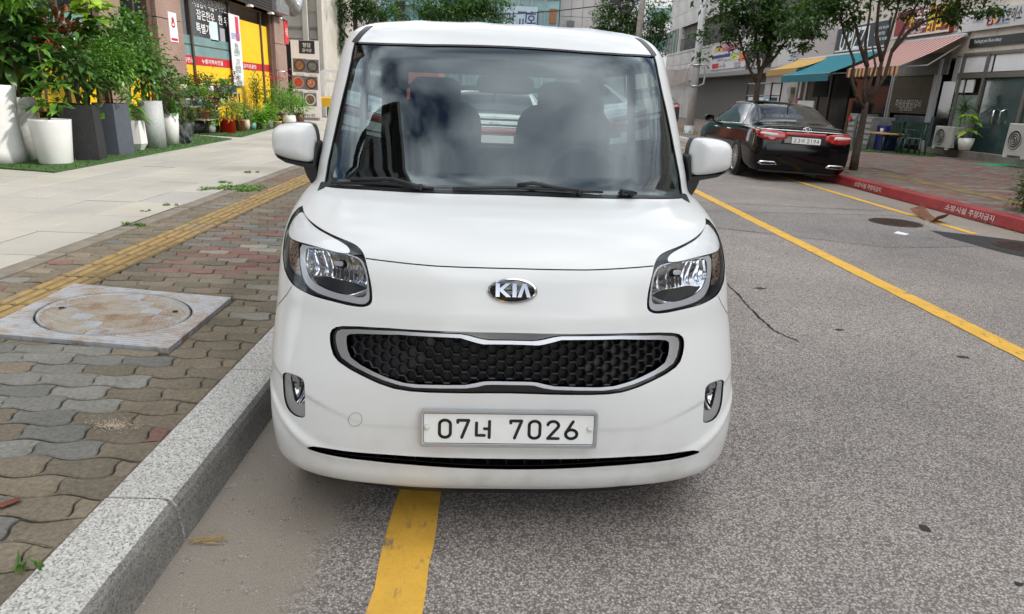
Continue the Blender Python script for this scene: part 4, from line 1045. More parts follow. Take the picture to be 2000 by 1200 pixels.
# ------------------------------------------------------------------ granite slab pavement (left)
SL = NT('slab_granite'); _c = SL.coord(); _oi = SL.n('ShaderNodeObjectInfo'); _ad = SL.n('ShaderNodeVectorMath', operation='ADD'); SL.l(_c, _ad.inputs[0]); SL.l(_oi.outputs['Location'], _ad.inputs[1])
_b = SL.ramp(SL.noise(180, 4, .7, _ad.outputs[0]), [(.3, (.32, .31, .29)), (.7, (.46, .45, .425))])
_b = SL.mix(1.0, _b, SL.ramp(SL.noise(.9, 5, .6, _ad.outputs[0]), [(.3, (.84, .83, .80)), (.7, (1.06, 1.05, 1.02))]), 'MULTIPLY')
_b = SL.mix(1.0, _b, SL.ramp(_oi.outputs['Random'], [(0, (.90, .90, .91)), (.5, (1, .99, .96)), (1, (1.07, 1.04, .98))]), 'MULTIPLY')
_b = SL.mix(SL.ramp(SL.noise(5, 5, .7, _ad.outputs[0]), [(.62, (0, 0, 0)), (.75, (.35, .35, .35))]), _b, (.24, .22, .19, 1))
SL.set(Base_Color=_b, Roughness=.85); SL.bump(SL.noise(160, 3, .6, _ad.outputs[0]), .3, .003); SLAB = SL.m
slabs = sheet('slab_pavement', rect(-12.5, -3.255, -6, 60), PZ0-.008, mat('slab_joint', (.085, .075, .058), .95, var=.4, vscale=8))
sx_, sy_ = .50, .775
sme = [MB().cbox(0, sx_-.011, 0, sy_-.011, -.006, 0, .003).mesh('paving_slab', SLAB) for k in range(2)]
ns = 0; sf = MB()
for i in range(0, 11):
    for j in range(-8, 34):
        x = -3.262-sx_*(i+1)+.006; y = 2.4+j*sy_
        px, py = proj((x+.25, y+.35, PZ0))
        if not (-120 < px < 760 and py > 200) or x < -8.2 or ns >= 300:
            sf.cbox(x, x+sx_-.011, y, y+sy_-.011, PZ0-.004, PZ0+.002+R.uniform(-.0015, .0015), .003); continue
        ns += 1
        link('paving_slab', sme[ns % 2], slabs, (x, y, PZ0+.002+R.uniform(-.0015, .0015)), (R.uniform(-.002, .002), R.uniform(-.002, .002), 0))
tag(sf.build('slab_field', SLAB, slabs), kind='stuff')
# ------------------------------------------------------------------ square service cover in the brick pavement
def mqp(s, t):   # unit square -> cover corners
    a = MQ[0]*(1-s)*(1-t)+MQ[1]*s*(1-t)+MQ[2]*s*t+MQ[3]*(1-s)*t; return a
GALV = NT('galvanised_cover'); _c = GALV.coord()
_g = GALV.ramp(GALV.noise(11, 6, .7, _c), [(.3, (.36, .37, .385)), (.7, (.50, .51, .53))])
_mp = GALV.n('ShaderNodeMapping'); _mp.inputs['Rotation'].default_value = (0, 0, -.16); _mp.inputs['Scale'].default_value = (2.0, 2.6, 1); GALV.l(_c, _mp.inputs[0])
_ru = GALV.math('MULTIPLY', GALV.ramp(GALV.noise(2.6, 6, .75, _mp.outputs[0]), [(.46, (0, 0, 0)), (.62, (.9, .9, .9))]), GALV.ramp(GALV.noise(2.2, 3, .5, _c), [(.34, (.25, .25, .25)), (.55, (1, 1, 1))]))
_g = GALV.mix(_ru, _g, GALV.ramp(GALV.noise(24, 5, .7, _c), [(.3, (.17, .075, .035)), (.7, (.34, .23, .13))]))
GALV.set(Base_Color=_g, Roughness=.55, Metallic=.12); GALV.bump(GALV.noise(80, 4, .7, _c), .25, .003); GALV = GALV.m
GV2 = NT('galvanised_wear'); _c = GV2.coord(); _mp = GV2.n('ShaderNodeMapping'); _mp.inputs['Rotation'].default_value = (0, 0, -.16); _mp.inputs['Scale'].default_value = (2.0, 2.6, 1); GV2.l(_c, _mp.inputs[0])
GV2.set(Base_Color=GV2.mix(GV2.ramp(GV2.noise(3.1, 6, .75, _mp.outputs[0]), [(.47, (0, 0, 0)), (.60, (.8, .8, .8))]), (.52, .53, .55, 1), (.40, .26, .13, 1)), Roughness=.55, Metallic=.1); GALV2 = GV2.m
LT = NT('lid_tan'); _c = LT.coord(); LT.set(Base_Color=LT.ramp(LT.noise(6, 6, .7, _c), [(.36, (.48, .45, .40)), (.52, (.42, .34, .24)), (.66, (.27, .13, .06))]), Roughness=.6); LIDT = LT.m
mc_ = (MQ[0]+MQ[1]+MQ[2]+MQ[3])/4
cov = empty('service_cover', (mc_[0], mc_[1], PZ0), 0, 'square galvanised manhole frame with rusty round lid in the brick pavement', 'manhole cover')
def mqv(s, t, z): p = mqp(s, t)-mc_; return (p[0], p[1], z)
mb = MB(); n = 48; V = []
ccx, ccy, crx = .5, .5, .405
cpt = lambda a, r: (ccx+r*math.cos(a), ccy+r*math.sin(a))
def sqpt(a):
    c, s = math.cos(a), math.sin(a); k = .5/max(abs(c), abs(s)); return (.5+c*k, .5+s*k)
for i in range(n):
    a = 2*math.pi*i/n; V += [mqv(*sqpt(a), .012), mqv(*cpt(a, crx+.012), .012), mqv(*cpt(a, crx+.012), -.004), mqv(*sqpt(a), -.02)]
F = []
for i in range(n):
    j = (i+1) % n; F += [(4*i, 4*j, 4*j+1, 4*i+1), (4*i+1, 4*j+1, 4*j+2, 4*i+2), (4*i+3, 4*j+3, 4*j, 4*i)]
mb.add(V, F, False); mb.build('frame', GALV, cov)
lid = MB().add([mqv(*cpt(2*math.pi*i/48, crx), .006) for i in range(48)], [tuple(range(48))], False).build('lid', GALV, cov)
# ribs on the frame and raised treads on the lid
rb_ = MB()
for k in range(1, 34):
    t = k/34
    for lo, hi in ((0.01, .99),):
        # split where the lid is
        h = math.sqrt(max(0, (crx+.02)**2-(t-.5)**2)) if abs(t-.5) < crx+.02 else 0
        segs = [(lo, .5-h), (.5+h, hi)] if h > 0 else [(lo, hi)]
        for a, b in segs:
            if b-a < .02: continue
            w = .007; V = [mqv(a, t-w, .0115), mqv(b, t-w, .0115), mqv(b, t+w, .0115), mqv(a, t+w, .0115), mqv(a, t-w*.5, .0155), mqv(b, t-w*.5, .0155), mqv(b, t+w*.5, .0155), mqv(a, t+w*.5, .0155)]
            rb_.add(V, [(4, 5, 6, 7), (0, 1, 5, 4), (2, 3, 7, 6), (1, 2, 6, 5), (3, 0, 4, 7)], False)
tag(rb_.build('frame_ribs', GALV2, cov), kind='stuff')
rb_ = MB()
for k in range(0, 46):
    s = .5-crx+.02+k*(2*crx-.04)/45; h = math.sqrt(max(0, (crx-.02)**2-(s-.5)**2))
    nb = 7
    for q in range(nb):
        a = .5-h+2*h*q/nb+.006; b = .5-h+2*h*(q+1)/nb-.006
        if b-a < .02 or (k//6+q) % 5 == 4: continue
        w = .0045; V = [mqv(s-w, a, .006), mqv(s+w, a, .006), mqv(s+w, b, .006), mqv(s-w, b, .006), mqv(s-w*.5, a, .011), mqv(s+w*.5, a, .011), mqv(s+w*.5, b, .011), mqv(s-w*.5, b, .011)]
        rb_.add(V, [(4, 5, 6, 7), (0, 1, 5, 4), (1, 2, 6, 5), (2, 3, 7, 6), (3, 0, 4, 7)], False)
tag(rb_.build('lid_treads', LIDT, cov), kind='stuff')
V = [mqv(*cpt(2*math.pi*i/48, crx-.014), .0065) for i in range(48)]+[mqv(*cpt(2*math.pi*i/48, crx-.004), .0135) for i in range(48)]+[mqv(*cpt(2*math.pi*i/48, crx), .006) for i in range(48)]
MB().add(V, [(a*48+i, a*48+(i+1) % 48, (a+1)*48+(i+1) % 48, (a+1)*48+i) for a in range(2) for i in range(48)], False).build('lid_rim', GALV, cov)
for s_, t_ in ((.19, .5), (.80, .62)):
    MB().add([mqv(s_+.018*math.cos(k*.5236), t_+.020*math.sin(k*.5236), .0118) for k in range(12)], [tuple(range(12))], False).build('lift_hole', mat('hole_black', (.006, .006, .006), .9), cov)
# ------------------------------------------------------------------ weeds
def blades(n, c, r, h, w=.004, lean=.5, mb=None, cols=1, zb=0.0, rnd=R):
    mb = mb or MB()
    for _ in range(n):
        a = rnd.uniform(0, 6.283); q = r*math.sqrt(rnd.random()); x = c[0]+q*math.cos(a); y = c[1]+q*math.sin(a); hh = h*rnd.uniform(.45, 1); b = rnd.uniform(0, 6.283); ln = lean*hh*rnd.uniform(.2, 1.2)
        dx, dy = math.cos(b)*ln, math.sin(b)*ln; px_, py_ = -math.sin(b)*w, math.cos(b)*w; mb.cur = rnd.randrange(cols)
        mb.add([(x-px_, y-py_, zb), (x+px_, y+py_, zb), (x+dx*.4+px_*.9, y+dy*.4+py_*.9, zb+hh*.6), (x+dx*.4-px_*.9, y+dy*.4-py_*.9, zb+hh*.6), (x+dx, y+dy, zb+hh*.85)], [(0, 1, 2, 3), (3, 2, 4)], False)
    return mb
def leafmat(name, col, rough=.5, trans=.25):
    if name in _mc: return _mc[name]
    N = NT(name); co = N.coord(); f = N.noise(7, 3, .6, co)
    c = N.ramp(f, [(.3, tuple(x*.62 for x in col)), (.7, tuple(min(1, x*1.3) for x in col))])
    N.set(Base_Color=c, Roughness=rough, Specular_IOR_Level=.45)
    tr = N.n('ShaderNodeBsdfTranslucent'); N.l(N.mix(1.0, c, (1.3, 1.5, .6, 1), 'MULTIPLY'), tr.inputs[0]); ms = N.n('ShaderNodeMixShader'); ms.inputs[0].default_value = trans
    N.l(N.b.outputs[0], ms.inputs[1]); N.l(tr.outputs[0], ms.inputs[2]); N.l(ms.outputs[0], N.out.inputs[0]); _mc[name] = N.m; return N.m
WEED = [leafmat('weed_green', (.085, .19, .035)), leafmat('weed_light', (.15, .27, .055))]
def weed(px, py, r, n, h, label, w=.004, lean=.6):
    c = gp(px, py, PZ0); mbw = MB()
    for _ in range(max(3, n//18)): blades(18 if n > 30 else n//3, (R.gauss(0, r*.5), R.gauss(0, r*.28)), r*.22, h*R.uniform(.5, 1), w, lean, mbw, 2)
    t = mbw.build('weed_tuft', WEED, None, (c[0], c[1], PZ0-.004)); tag(t, label, 'weed', kind='stuff'); return t
weed(50, 1118, .035, 14, .075, 'grass tuft sprouting between the bricks and the granite kerb', .005, 1.0)
weed(266, 441, .10, 140, .06, 'low weed with a pale flower beside the edging stones', .006, 1.2)
weed(462, 368, .36, 900, .05, 'largest mat of weeds by the tactile strip', .007, 1.3)
weed(330, 402, .10, 90, .05, 'small weed growing along the slab edge')
weed(283, 414, .06, 60, .04, 'tiny weed tuft in the edging joint')
weed(440, 357, .14, 120, .06, 'weed patch on the slab side of the edging stones')
weed(495, 338, .12, 90, .06, 'weed tuft further along the slab edge')
lf = MB().add([(-.03, -.02, 0), (.01, -.035, .006), (.045, .0, .01), (.02, .025, .004)], [(0, 1, 2, 3)], False).build('fallen_leaf', mat('dry_red_leaf', (.17, .045, .032), .7, var=.3), None, tuple(gp(14, 981, PZ0+.006)))
tag(lf, 'dark red fallen leaf lying on the brick pavement', 'leaf')
# sand spill on the bricks
sp = MB(); c = gp(225, 832, PZ0)
for _ in range(420):
    a = R.uniform(0, 6.283); q = abs(R.gauss(0, 1)); x = c[0]+.055*q*math.cos(a); y = c[1]+.028*q*math.sin(a); s = R.uniform(.001, .0022); z = PZ0+.001
    sp.add([(x-s, y-s, z), (x+s, y-s, z), (x+s, y+s, z), (x-s, y+s, z), (x, y, z+s*1.6)], [(0, 1, 4), (1, 2, 4), (2, 3, 4), (3, 0, 4)], False)
tag(sp.build('sand_spill', mat('pale_sand', (.48, .40, .30), .95, var=.3, vscale=200)), 'spill of pale sand on the bricks near the granite kerb', 'sand', kind='stuff')
# ------------------------------------------------------------------ red kerb (right) and right pavement
RK = NT('red_kerb_paint'); _c = RK.coord(); _r = RK.ramp(RK.noise(3, 5, .6, _c), [(.3, (.24, .018, .022)), (.7, (.36, .034, .036))])
_r = RK.mix(RK.ramp(RK.noise(11, 6, .75, _c), [(.60, (0, 0, 0)), (.70, (.7, .7, .7))]), _r, (.22, .16, .14, 1)); RK.set(Base_Color=_r, Roughness=.5); RK.bump(RK.noise(60, 3, .6, _c), .3, .004); RK = RK.m
KX = 6.42
rk = empty('red_kerb', (KX, 0, 0), 0, 'red painted no-parking kerb with white lettering', 'kerb')
kp2 = [(0, -.02), (.22, -.02), (.22, .155), (.03, .16), (.008, .148), (-.012, .02)]
n = len(kp2); V = [(x, y, z) for y in (0, .994) for x, z in kp2]
rkm = MB().add(V, [(i, (i+1) % n, n+(i+1) % n, n+i) for i in range(n)]+[tuple(range(n-1, -1, -1)), tuple(range(n, 2*n))], False).mesh('kerb_stone', RK)
gkm = rkm.copy(); gkm.materials[0] = GRANITE
for k in range(-6, 34):
    y = 8.01+k*1.0-.5
    link('kerb_stone', rkm if y < 13.4 else gkm, rk, (R.uniform(-.004, .004), y, R.uniform(-.004, .004)))
WP = mat('white_stencil', (.70, .66, .64), .6, var=.2, vscale=30)
for y0, y1 in ((11.98, 11.10), (9.42, 8.42)):
    for tx, a, b in (('소방시설', 0, .46), ('주정차금지', .50, 1)):
        ya, yb = lerp(y0, y1, a), lerp(y0, y1, b)
        lettering(tx, WP, (KX-.004, (ya+yb)/2, .088), (0, -1, 0), (.10, 0, 1), .085, rk, abs(yb-ya)*.97, .012, off=.004)
rp_ = NT('right_brick'); _c = rp_.coord()
_bt = rp_.n('ShaderNodeTexBrick'); _bt.inputs['Scale'].default_value = 1; _bt.inputs['Brick Width'].default_value = .225; _bt.inputs['Row Height'].default_value = .1125; _bt.inputs['Mortar Size'].default_value = .006; rp_.l(_c, _bt.inputs['Vector'])
_bt.inputs['Color1'].default_value = (0, 0, 0, 1); _bt.inputs['Color2'].default_value = (1, 1, 1, 1); _bt.inputs['Mortar'].default_value = (.5, .5, .5, 1); _bt.inputs['Bias'].default_value = 0
_pat = rp_.math('ADD', rp_.math('MULTIPLY', _bt.outputs['Color'], .42), rp_.math('MULTIPLY', rp_.noise(.9, 4, .65, _c), .9))
_br = rp_.ramp(_pat, [(.46, (.16, .15, .13)), (.60, (.23, .215, .19)), (.67, (.19, .105, .088)), (.90, (.24, .115, .095))])
_br = rp_.mix(_bt.outputs['Fac'], _br, (.055, .05, .042, 1)); _br = rp_.mix(1., _br, rp_.ramp(rp_.noise(3, 6, .7, _c), [(.3, (.72, .71, .69)), (.7, (1.2, 1.18, 1.15))]), 'MULTIPLY')
rp_.set(Base_Color=_br, Roughness=.85)
rpv = sheet('right_pavement', rect(KX+.21, 40, -30, 90), .14, rp_.m)
sheet('tactile_strip', rect(7.55, 7.85, -5, 60), .144, mat('worn_tactile', (.20, .145, .06), .9, var=.5, vscale=5), rpv, None)
# ================================================================== LEFT: restaurant front and plants
def wb(mb, name, mats, parent=None):
    o = mb.build(name, mats, parent)
    if parent: o.location = (-parent.location[0], -parent.location[1], -parent.location[2])
    return o
XW = -8.2
def WL(px, py, X=XW): p = on(px, py, 0, X); return p[1], p[2]
STONE = NT('pink_granite'); _c = STONE.coord(); _v = STONE.n('ShaderNodeTexVoronoi'); _v.inputs['Scale'].default_value = 90; STONE.l(_c, _v.inputs['Vector']); _s = STONE.n('ShaderNodeSeparateColor'); STONE.l(_v.outputs['Color'], _s.inputs[0])
_b = STONE.ramp(_s.outputs[0], [(0, (.20, .125, .10)), (1, (.40, .27, .22))]); _b = STONE.mix(1, _b, STONE.ramp(STONE.noise(1.2, 5, .6, _c), [(.3, (.8, .8, .8)), (.7, (1.1, 1.1, 1.1))]), 'MULTIPLY'); STONE.set(Base_Color=_b, Roughness=.55); STONE = STONE.m
BRST = mat('brown_stone', (.10, .055, .042), .5, var=.3, vscale=3)
YELP = mat('yellow_window_film', (.80, .50, .012), .45, var=.08, vscale=1.5); REDB = mat('red_band_film', (.48, .012, .022), .45, var=.08)
TEAL = mat('teal_glass_film', (.13, .24, .235), .25, var=.2, vscale=1.5); DKGL = mat('dark_shop_glass', (.012, .014, .015), .08, coat=.5); ALU = mat('brown_frame', (.085, .062, .05), .4, .3); WHITE = mat('white_vinyl', (.75, .76, .76), .5, var=.06, vscale=4)
lb = empty('restaurant_building', (XW, 10, 0), 0, 'tall pink granite building with yellow and red restaurant front', 'building')
wb(MB().box(-22, XW-.45, 7.4, 27.3, 0, 13.5), 'core_wall', mat('render_beige', (.30, .255, .215), .85, var=.2, vscale=.8), lb)
# upper floors: panels, windows and parapet
for k, z in enumerate((3.75, 6.9, 10.05)):
    wb(MB().box(XW-.44, XW, 7.4, 27.2, z, z+1.15), 'spandrel', STONE, lb)
    for j in range(5):
        y0 = 7.4+j*4.0; wb(MB().box(XW-.44, XW-.02, y0, y0+1.1, z+1.15, z+3.15), 'pier', STONE, lb)
        w_ = wb(MB().box(XW-.36, XW-.30, y0+1.1, y0+4.0, z+1.15, z+3.15), 'window', DKGL, lb)
        fr_ = MB(); fr_.box(XW-.30, XW-.24, y0+2.5, y0+2.58, z+1.15, z+3.15); fr_.box(XW-.30, XW-.245, y0+1.1, y0+4, z+1.95, z+2.02); wb(fr_, 'window_frame', ALU, lb)
wb(MB().box(XW-.6, XW+.25, 7.3, 27.4, 13.2, 13.75), 'cornice', STONE, lb)
# ground floor pillars  (y ranges measured on the photograph)
pil_rng = [(WL(193, 60)[0], WL(236, 60)[0]), (WL(304, 60)[0], WL(353, 60)[0]), (WL(536, 110)[0], WL(557, 110)[0])]
for a, b in pil_rng:
    z = 0
    while z < 3.7:
        wb(MB().cbox(XW-.46, XW+.06, a, b, z+.01, min(3.75, z+.92), .008), 'pillar_block', STONE, lb); z += .93
for px0, px1 in ((297, 304), (530, 536)):
    a, b = WL(px0, 90)[0], WL(px1, 90)[0]; wb(MB().box(XW-.3, XW-.02, a, b, .15, 3.75), 'pillar_return', BRST, lb)
zR0, zR1 = WL(415, 130)[1], WL(415, 113)[1]; zT1 = WL(415, 76)[1]
GX = XW-.14
def bay(px0, px1, yl=None, teal=True, full=False, pyl=110):
    y0, y1 = (WL(px0, pyl, GX)[0], WL(px1, pyl, GX)[0])
    wb(MB().box(GX-.02, GX, y0, y1, .15, zR0), 'yellow_panel', YELP, lb); wb(MB().box(GX-.02, GX+.004, y0, y1, zR0, zR1), 'red_band', REDB, lb)
    if full: wb(MB().box(GX-.02, GX, y0, y1, zR1, 3.3), 'yellow_panel', YELP, lb)
    else:
        wb(MB().box(GX-.02, GX, y0, y1, zR1, zT1), 'teal_panel', TEAL, lb); zm = (zR1*.45+zT1*.55)
        wb(MB().box(GX-.01, GX+.012, y0, y1, zm-.012, zm+.012), 'panel_rail', ALU, lb); wb(MB().box(GX-.03, GX-.01, y0, y1, zT1, 3.6), 'dark_pane', DKGL, lb)
    return y0, y1
def mull(px, w=.07, py=110, z1=3.7): y = WL(px, py, GX)[0]; wb(MB().box(GX-.04, GX+.05, y-w/2, y+w/2, .15, z1), 'window_mullion', ALU, lb)
bay(-160, 190); bay(238, 300); b1 = bay(350, 376); b2 = bay(378, 450); b3 = bay(456, 511, full=True); b4 = bay(512, 534, full=True)
for px in (-60, 20, 60, 120, 180, 268, 376, 511): mull(px, .10 if px in (376, 511) else .07)
mull(452, .16, z1=3.7)
# shutter box, ledge and ventilation duct
y0 = WL(380, 0)[0]; y1 = WL(520, 10)[0]
sb = MB()
zs0 = WL(500, 19)[1]
for k in range(9): wb(MB().box(XW-.05, XW+.30, y0-3, y1, zs0+k*.085, zs0+k*.085+.07), 'louvre', mat('dark_louvre', (.035, .028, .025), .5, .3), lb)
wb(MB().box(XW-.06, XW+.26, y0-3, y1, zs0, zs0+.9), 'louvre_back', mat('louvre_back', (.015, .013, .012), .6), lb)
ly = WL(470, 10)[0]
for px in (470, 512): y = WL(px, 14)[0]; wb(MB().box(XW+.2, XW+.36, y-.12, y+.12, zs0-.06, zs0+.0), 'downlight', WHITE, lb)
GALVD = mat('galvanised_duct', (.42, .42, .43), .35, .8, var=.25, vscale=5)
dt_ = empty('ventilation_duct', (XW, 25, 3), 0, 'silver ventilation duct curving down at the end of the restaurant front', 'duct')
wb(MB().box(XW-.1, XW+.45, WL(518, 10)[0]-.2, WL(540, 10)[0], zs0+.05, zs0+1.0), 'duct_box', GALVD, dt_)
pts = [on(px, py, 0, XW+.35) for px, py in ((545, -22), (556, -4), (566, 10), (572, 18), (577, 8), (580, -12), (581, -40))]
P = []
for i in range(len(pts)-1):
    for k in range(6): P.append(pts[i]*(1-k/6)+pts[i+1]*k/6)
wb(MB().tube(P, [.27+.012*(i % 2) for i in range(len(P))], 16), 'duct_elbow', GALVD, dt_)
# lettering and notices on the front
RT, FW = (0, 1, 0), (0, 0, 1)      # reading direction along +y seen from the street
KOR = mat('white_letters', (.80, .80, .80), .5)
zc = (zR0+zR1)/2; hR = (zR1-zR0)*.55
for px, tx, w in ((365, '김치전골', .9), (415, '누룽지백숙전골', 1.5), (487, '감자전골탕', 1.2)):
    y = WL(px, 122, GX)[0]; lettering(tx, KOR, (GX+.006, y, zc), RT, FW, hR, lb, w, .02)
for px, py, tx, w in ((397, 8, '사장님이 직접', 1.55), (402, 32, '잡은한우', 1.35), (400, 57, '특별가2', 1.25), (430, 14, '강력추천', 1.0), (436, 41, '한 우', .8)):
    y, z = WL(px, py, GX); lettering(tx, KOR, (GX-.006, y, z), RT, FW, .26, lb, w*.9, .012)
y, z = WL(418, 63, GX); wb(MB().box(GX-.01, GX, y-.28, y+.28, z-.25, z+.28), 'paper_notice', mat('pale_blue_paper', (.55, .66, .70), .7), lb)
y, z = WL(435, 70, GX); wb(MB().box(GX-.01, GX-.002, y-.18, y+.18, z-.2, z+.2), 'paper_notice', mat('grey_paper', (.30, .31, .33), .7), lb)
# vertical white banner
bn = empty('wall_banner', (XW, 22, 1), 0, 'tall narrow white banner with green writing on the yellow front', 'banner')
ya, yb_ = WL(455, 100, XW)[0], WL(475, 100, XW)[0]; zt, zb_ = WL(463, 30)[1], WL(470, 168)[1]
wb(MB().box(XW-.06, XW-.045, ya, yb_, zb_, zt), 'banner_sheet', mat('banner_lilac', (.70, .68, .72), .7, var=.05), bn)
wb(MB().box(XW-.05, XW-.04, ya+.55*(yb_-ya), ya+.85*(yb_-ya), zt-.75, zt-.05), 'banner_picture', mat('banner_red', (.55, .05, .10), .6), bn)
GRN = mat('banner_green_text', (.02, .16, .10), .6)
for tx, f, h in (('정보', .44, .20), ('신선한우', .53, .20), ('고기', .66, .20), ('생삼겹살', .76, .22), ('육수', .88, .2), ('전골냄비', .97, .2)):
    lettering(tx, GRN, (XW-.042, (ya+yb_)/2, lerp(zt, zb_, f)), RT, FW, h, bn, (yb_-ya)*(.35 if len(tx) < 3 else .55), .02)
lettering('깔끔한 맛집', mat('banner_blue_text', (.15, .25, .6), .6), (XW-.042, (ya+yb_)/2, lerp(zt, zb_, .30)), RT, FW, .18, bn, (yb_-ya)*.8, .02)
# plaque on the pillar, red sign on the end pillar
pq = empty('wall_plaque', (XW, 18, 2), 0, 'small white plaque with a red emblem on the pink pillar', 'plaque')
y, z = WL(337, 52, XW+.06); wb(MB().box(XW+.06, XW+.08, y-.21, y+.21, z-.36, z+.32), 'plaque_board', WHITE, pq)
lettering('♨', mat('plaque_red', (.5, .02, .06), .5), (XW+.081, y, z+.10), RT, FW, .26, pq, .2, .02); wb(MB().box(XW+.08, XW+.084, y-.17, y+.17, z-.33, z-.27), 'plaque_strip', mat('plaque_red', (0, 0, 0)), pq)
rs = empty('red_wall_sign', (XW, 26, 2), 0, 'small red sign with white letters on the end pillar', 'sign')
y, z = WL(558, 63, XW+.06); wb(MB().box(XW+.06, XW+.09, y-.22, y+.22, z-.42, z+.42), 'sign_board', mat('sign_red', (.62, .03, .035), .5), rs); lettering('식당', KOR, (XW+.092, y, z), RT, FW, .30, rs, .3, .03)
# ------------------------------------------------------------------ menu banner stand
bx0, bz0 = gp(566, 230, PZ0), 0
BY = 26.0
def atY(px, py, Y=BY): p = on(px, py, 1, Y); return p[0], p[2]
st = empty('menu_banner_stand', (atY(598, 200)[0], BY, PZ0), 0, 'upright white menu banner with a dark title and round food dishes', 'banner stand')
Lx, Tz = atY(574, 78); Rx = atY(626, 78)[0]; Lx2, Bz = atY(568, 229); 
x0_, x1_ = atY(571, 150)[0], atY(625, 150)[0]
wb(MB().box(x0_, x1_, BY, BY+.02, PZ0+.10, Tz), 'banner_sheet', mat('banner_white', (.80, .78, .81), .6, var=.04), st)
wb(MB().box(x0_+.1, x1_-.1, BY-.12, BY+.16, PZ0, PZ0+.10), 'stand_base', mat('stand_grey', (.25, .25, .27), .5, .4), st)
wb(MB().tube([(x0_+.05, BY+.04, PZ0+.1), (x0_+.05, BY+.04, Tz)], .015, 8), 'stand_pole', SATIN, st); wb(MB().tube([(x1_-.05, BY+.04, PZ0+.1), (x1_-.05, BY+.04, Tz)], .015, 8), 'stand_pole', SATIN, st)
tx0, tz1 = atY(583, 79); tx1, tz0 = atY(615, 106)
wb(MB().box(tx0, tx1, BY-.004, BY, tz0, tz1), 'title_block', mat('title_dark', (.018, .02, .032), .5), st)
lettering('청담', KOR, ((tx0+tx1)/2, BY-.004, lerp(tz1, tz0, .34)), (1, 0, 0), FW, (tz1-tz0)*.34, st, None, .03)
lettering('감식당', KOR, ((tx0+tx1)/2, BY-.004, lerp(tz1, tz0, .74)), (1, 0, 0), FW, (tz1-tz0)*.26, st, None, .03)
FD = [((.26, .13, .06), (.05, .03, .025)), ((.16, .16, .15), (.02, .022, .025)), ((.50, .06, .02), (.30, .29, .28)), ((.45, .20, .13), (.035, .02, .018)), ((.5, .45, .4), (.30, .30, .30)), ((.16, .09, .06), (.55, .55, .56))]
for k, (px, py) in enumerate(((585, 128), (610, 130), (583, 161), (608, 163), (580, 192), (606, 195))):
    x, z = atY(px, py); s = .235
    wb(MB().box(x-s, x+s, BY-.003, BY, z-s, z+s), 'dish_photo', mat('dish_ground', (.14, .14, .19), .6), st)
    fm = NT('dish_%d' % k); fm.set(Base_Color=fm.ramp(fm.noise(14, 5, .7, fm.coord()), [(.35, tuple(c*.4 for c in FD[k][0])), (.65, tuple(min(1, c*1.5) for c in FD[k][0]))]), Roughness=.6)
    o = MB().add([(x+s*.86*math.cos(a), BY-.0045, z+s*.86*math.sin(a)) for a in np.linspace(0, 6.283, 29)[:-1]], [tuple(range(28))], False); wb(o, 'dish_rim', mat('dish_rim_%d' % k, FD[k][1], .5), st)
    o = MB().add([(x+s*.66*math.cos(a), BY-.006, z+s*.66*math.sin(a)) for a in np.linspace(0, 6.283, 25)[:-1]], [tuple(range(24))], False); wb(o, 'dish_food', fm.m, st)
    lettering('돌솥비빔', mat('caption_grey', (.2, .2, .2), .6), (x, BY-.003, z-s-.07), (1, 0, 0), FW, .05, st, s*1.1)
x, z = atY(603, 225); lettering('메뉴판', mat('caption_blue', (.05, .06, .2), .6), (x, BY-.003, z), (1, 0, 0), FW, .10, st, .5, .03)
# ------------------------------------------------------------------ artificial turf
TF = NT('artificial_turf'); _c = TF.coord(); TF.set(Base_Color=TF.ramp(TF.noise(90, 4, .8, _c), [(.3, (.018, .06, .010)), (.55, (.055, .135, .022)), (.75, (.12, .22, .045))]), Roughness=.8); TF.bump(TF.noise(130, 3, .7, _c), 1.0, .02); TURF = TF.m
def turf(poly, label, z=PZ0+.004, h=.018):
    t = empty('artificial_turf', (poly[0][0], poly[0][1], z), 0, label, 'artificial turf'); wb(MB().prism(poly, z, z+h), 'turf_mat', TURF, t)
    bl = MB(); xs = [p[0] for p in poly]; ys = [p[1] for p in poly]; n = 0
    rnd = random.Random(5)
    while n < 3500:
        x, y = rnd.uniform(min(xs), max(xs)), rnd.uniform(min(ys), max(ys))
        if inpoly(poly, np.array([(x, y)]))[0]: blades(1, (x, y), 0, .035, .006, .6, bl, 2, z+h-.002, rnd); n += 1
    tag(wb(bl, 'turf_blades', [leafmat('turf_green', (.05, .15, .02)), leafmat('turf_dark', (.03, .09, .015))], t), kind='stuff'); return t
TZ = PZ0+.022
turf([(-8.1, 9.62), (-5.82, 9.02), (-6.02, 15.66), (-7.4, 16.5), (-8.1, 16.6)], 'bright green artificial turf under the big white and dark planters')
turf([(-8.1, 16.85), (-7.5, 16.8), (-6.05, 16.35), (-6.5, 20.2), (-7.3, 24.8), (-8.1, 24.8)], 'artificial turf strip under the plant shelf and small pots')
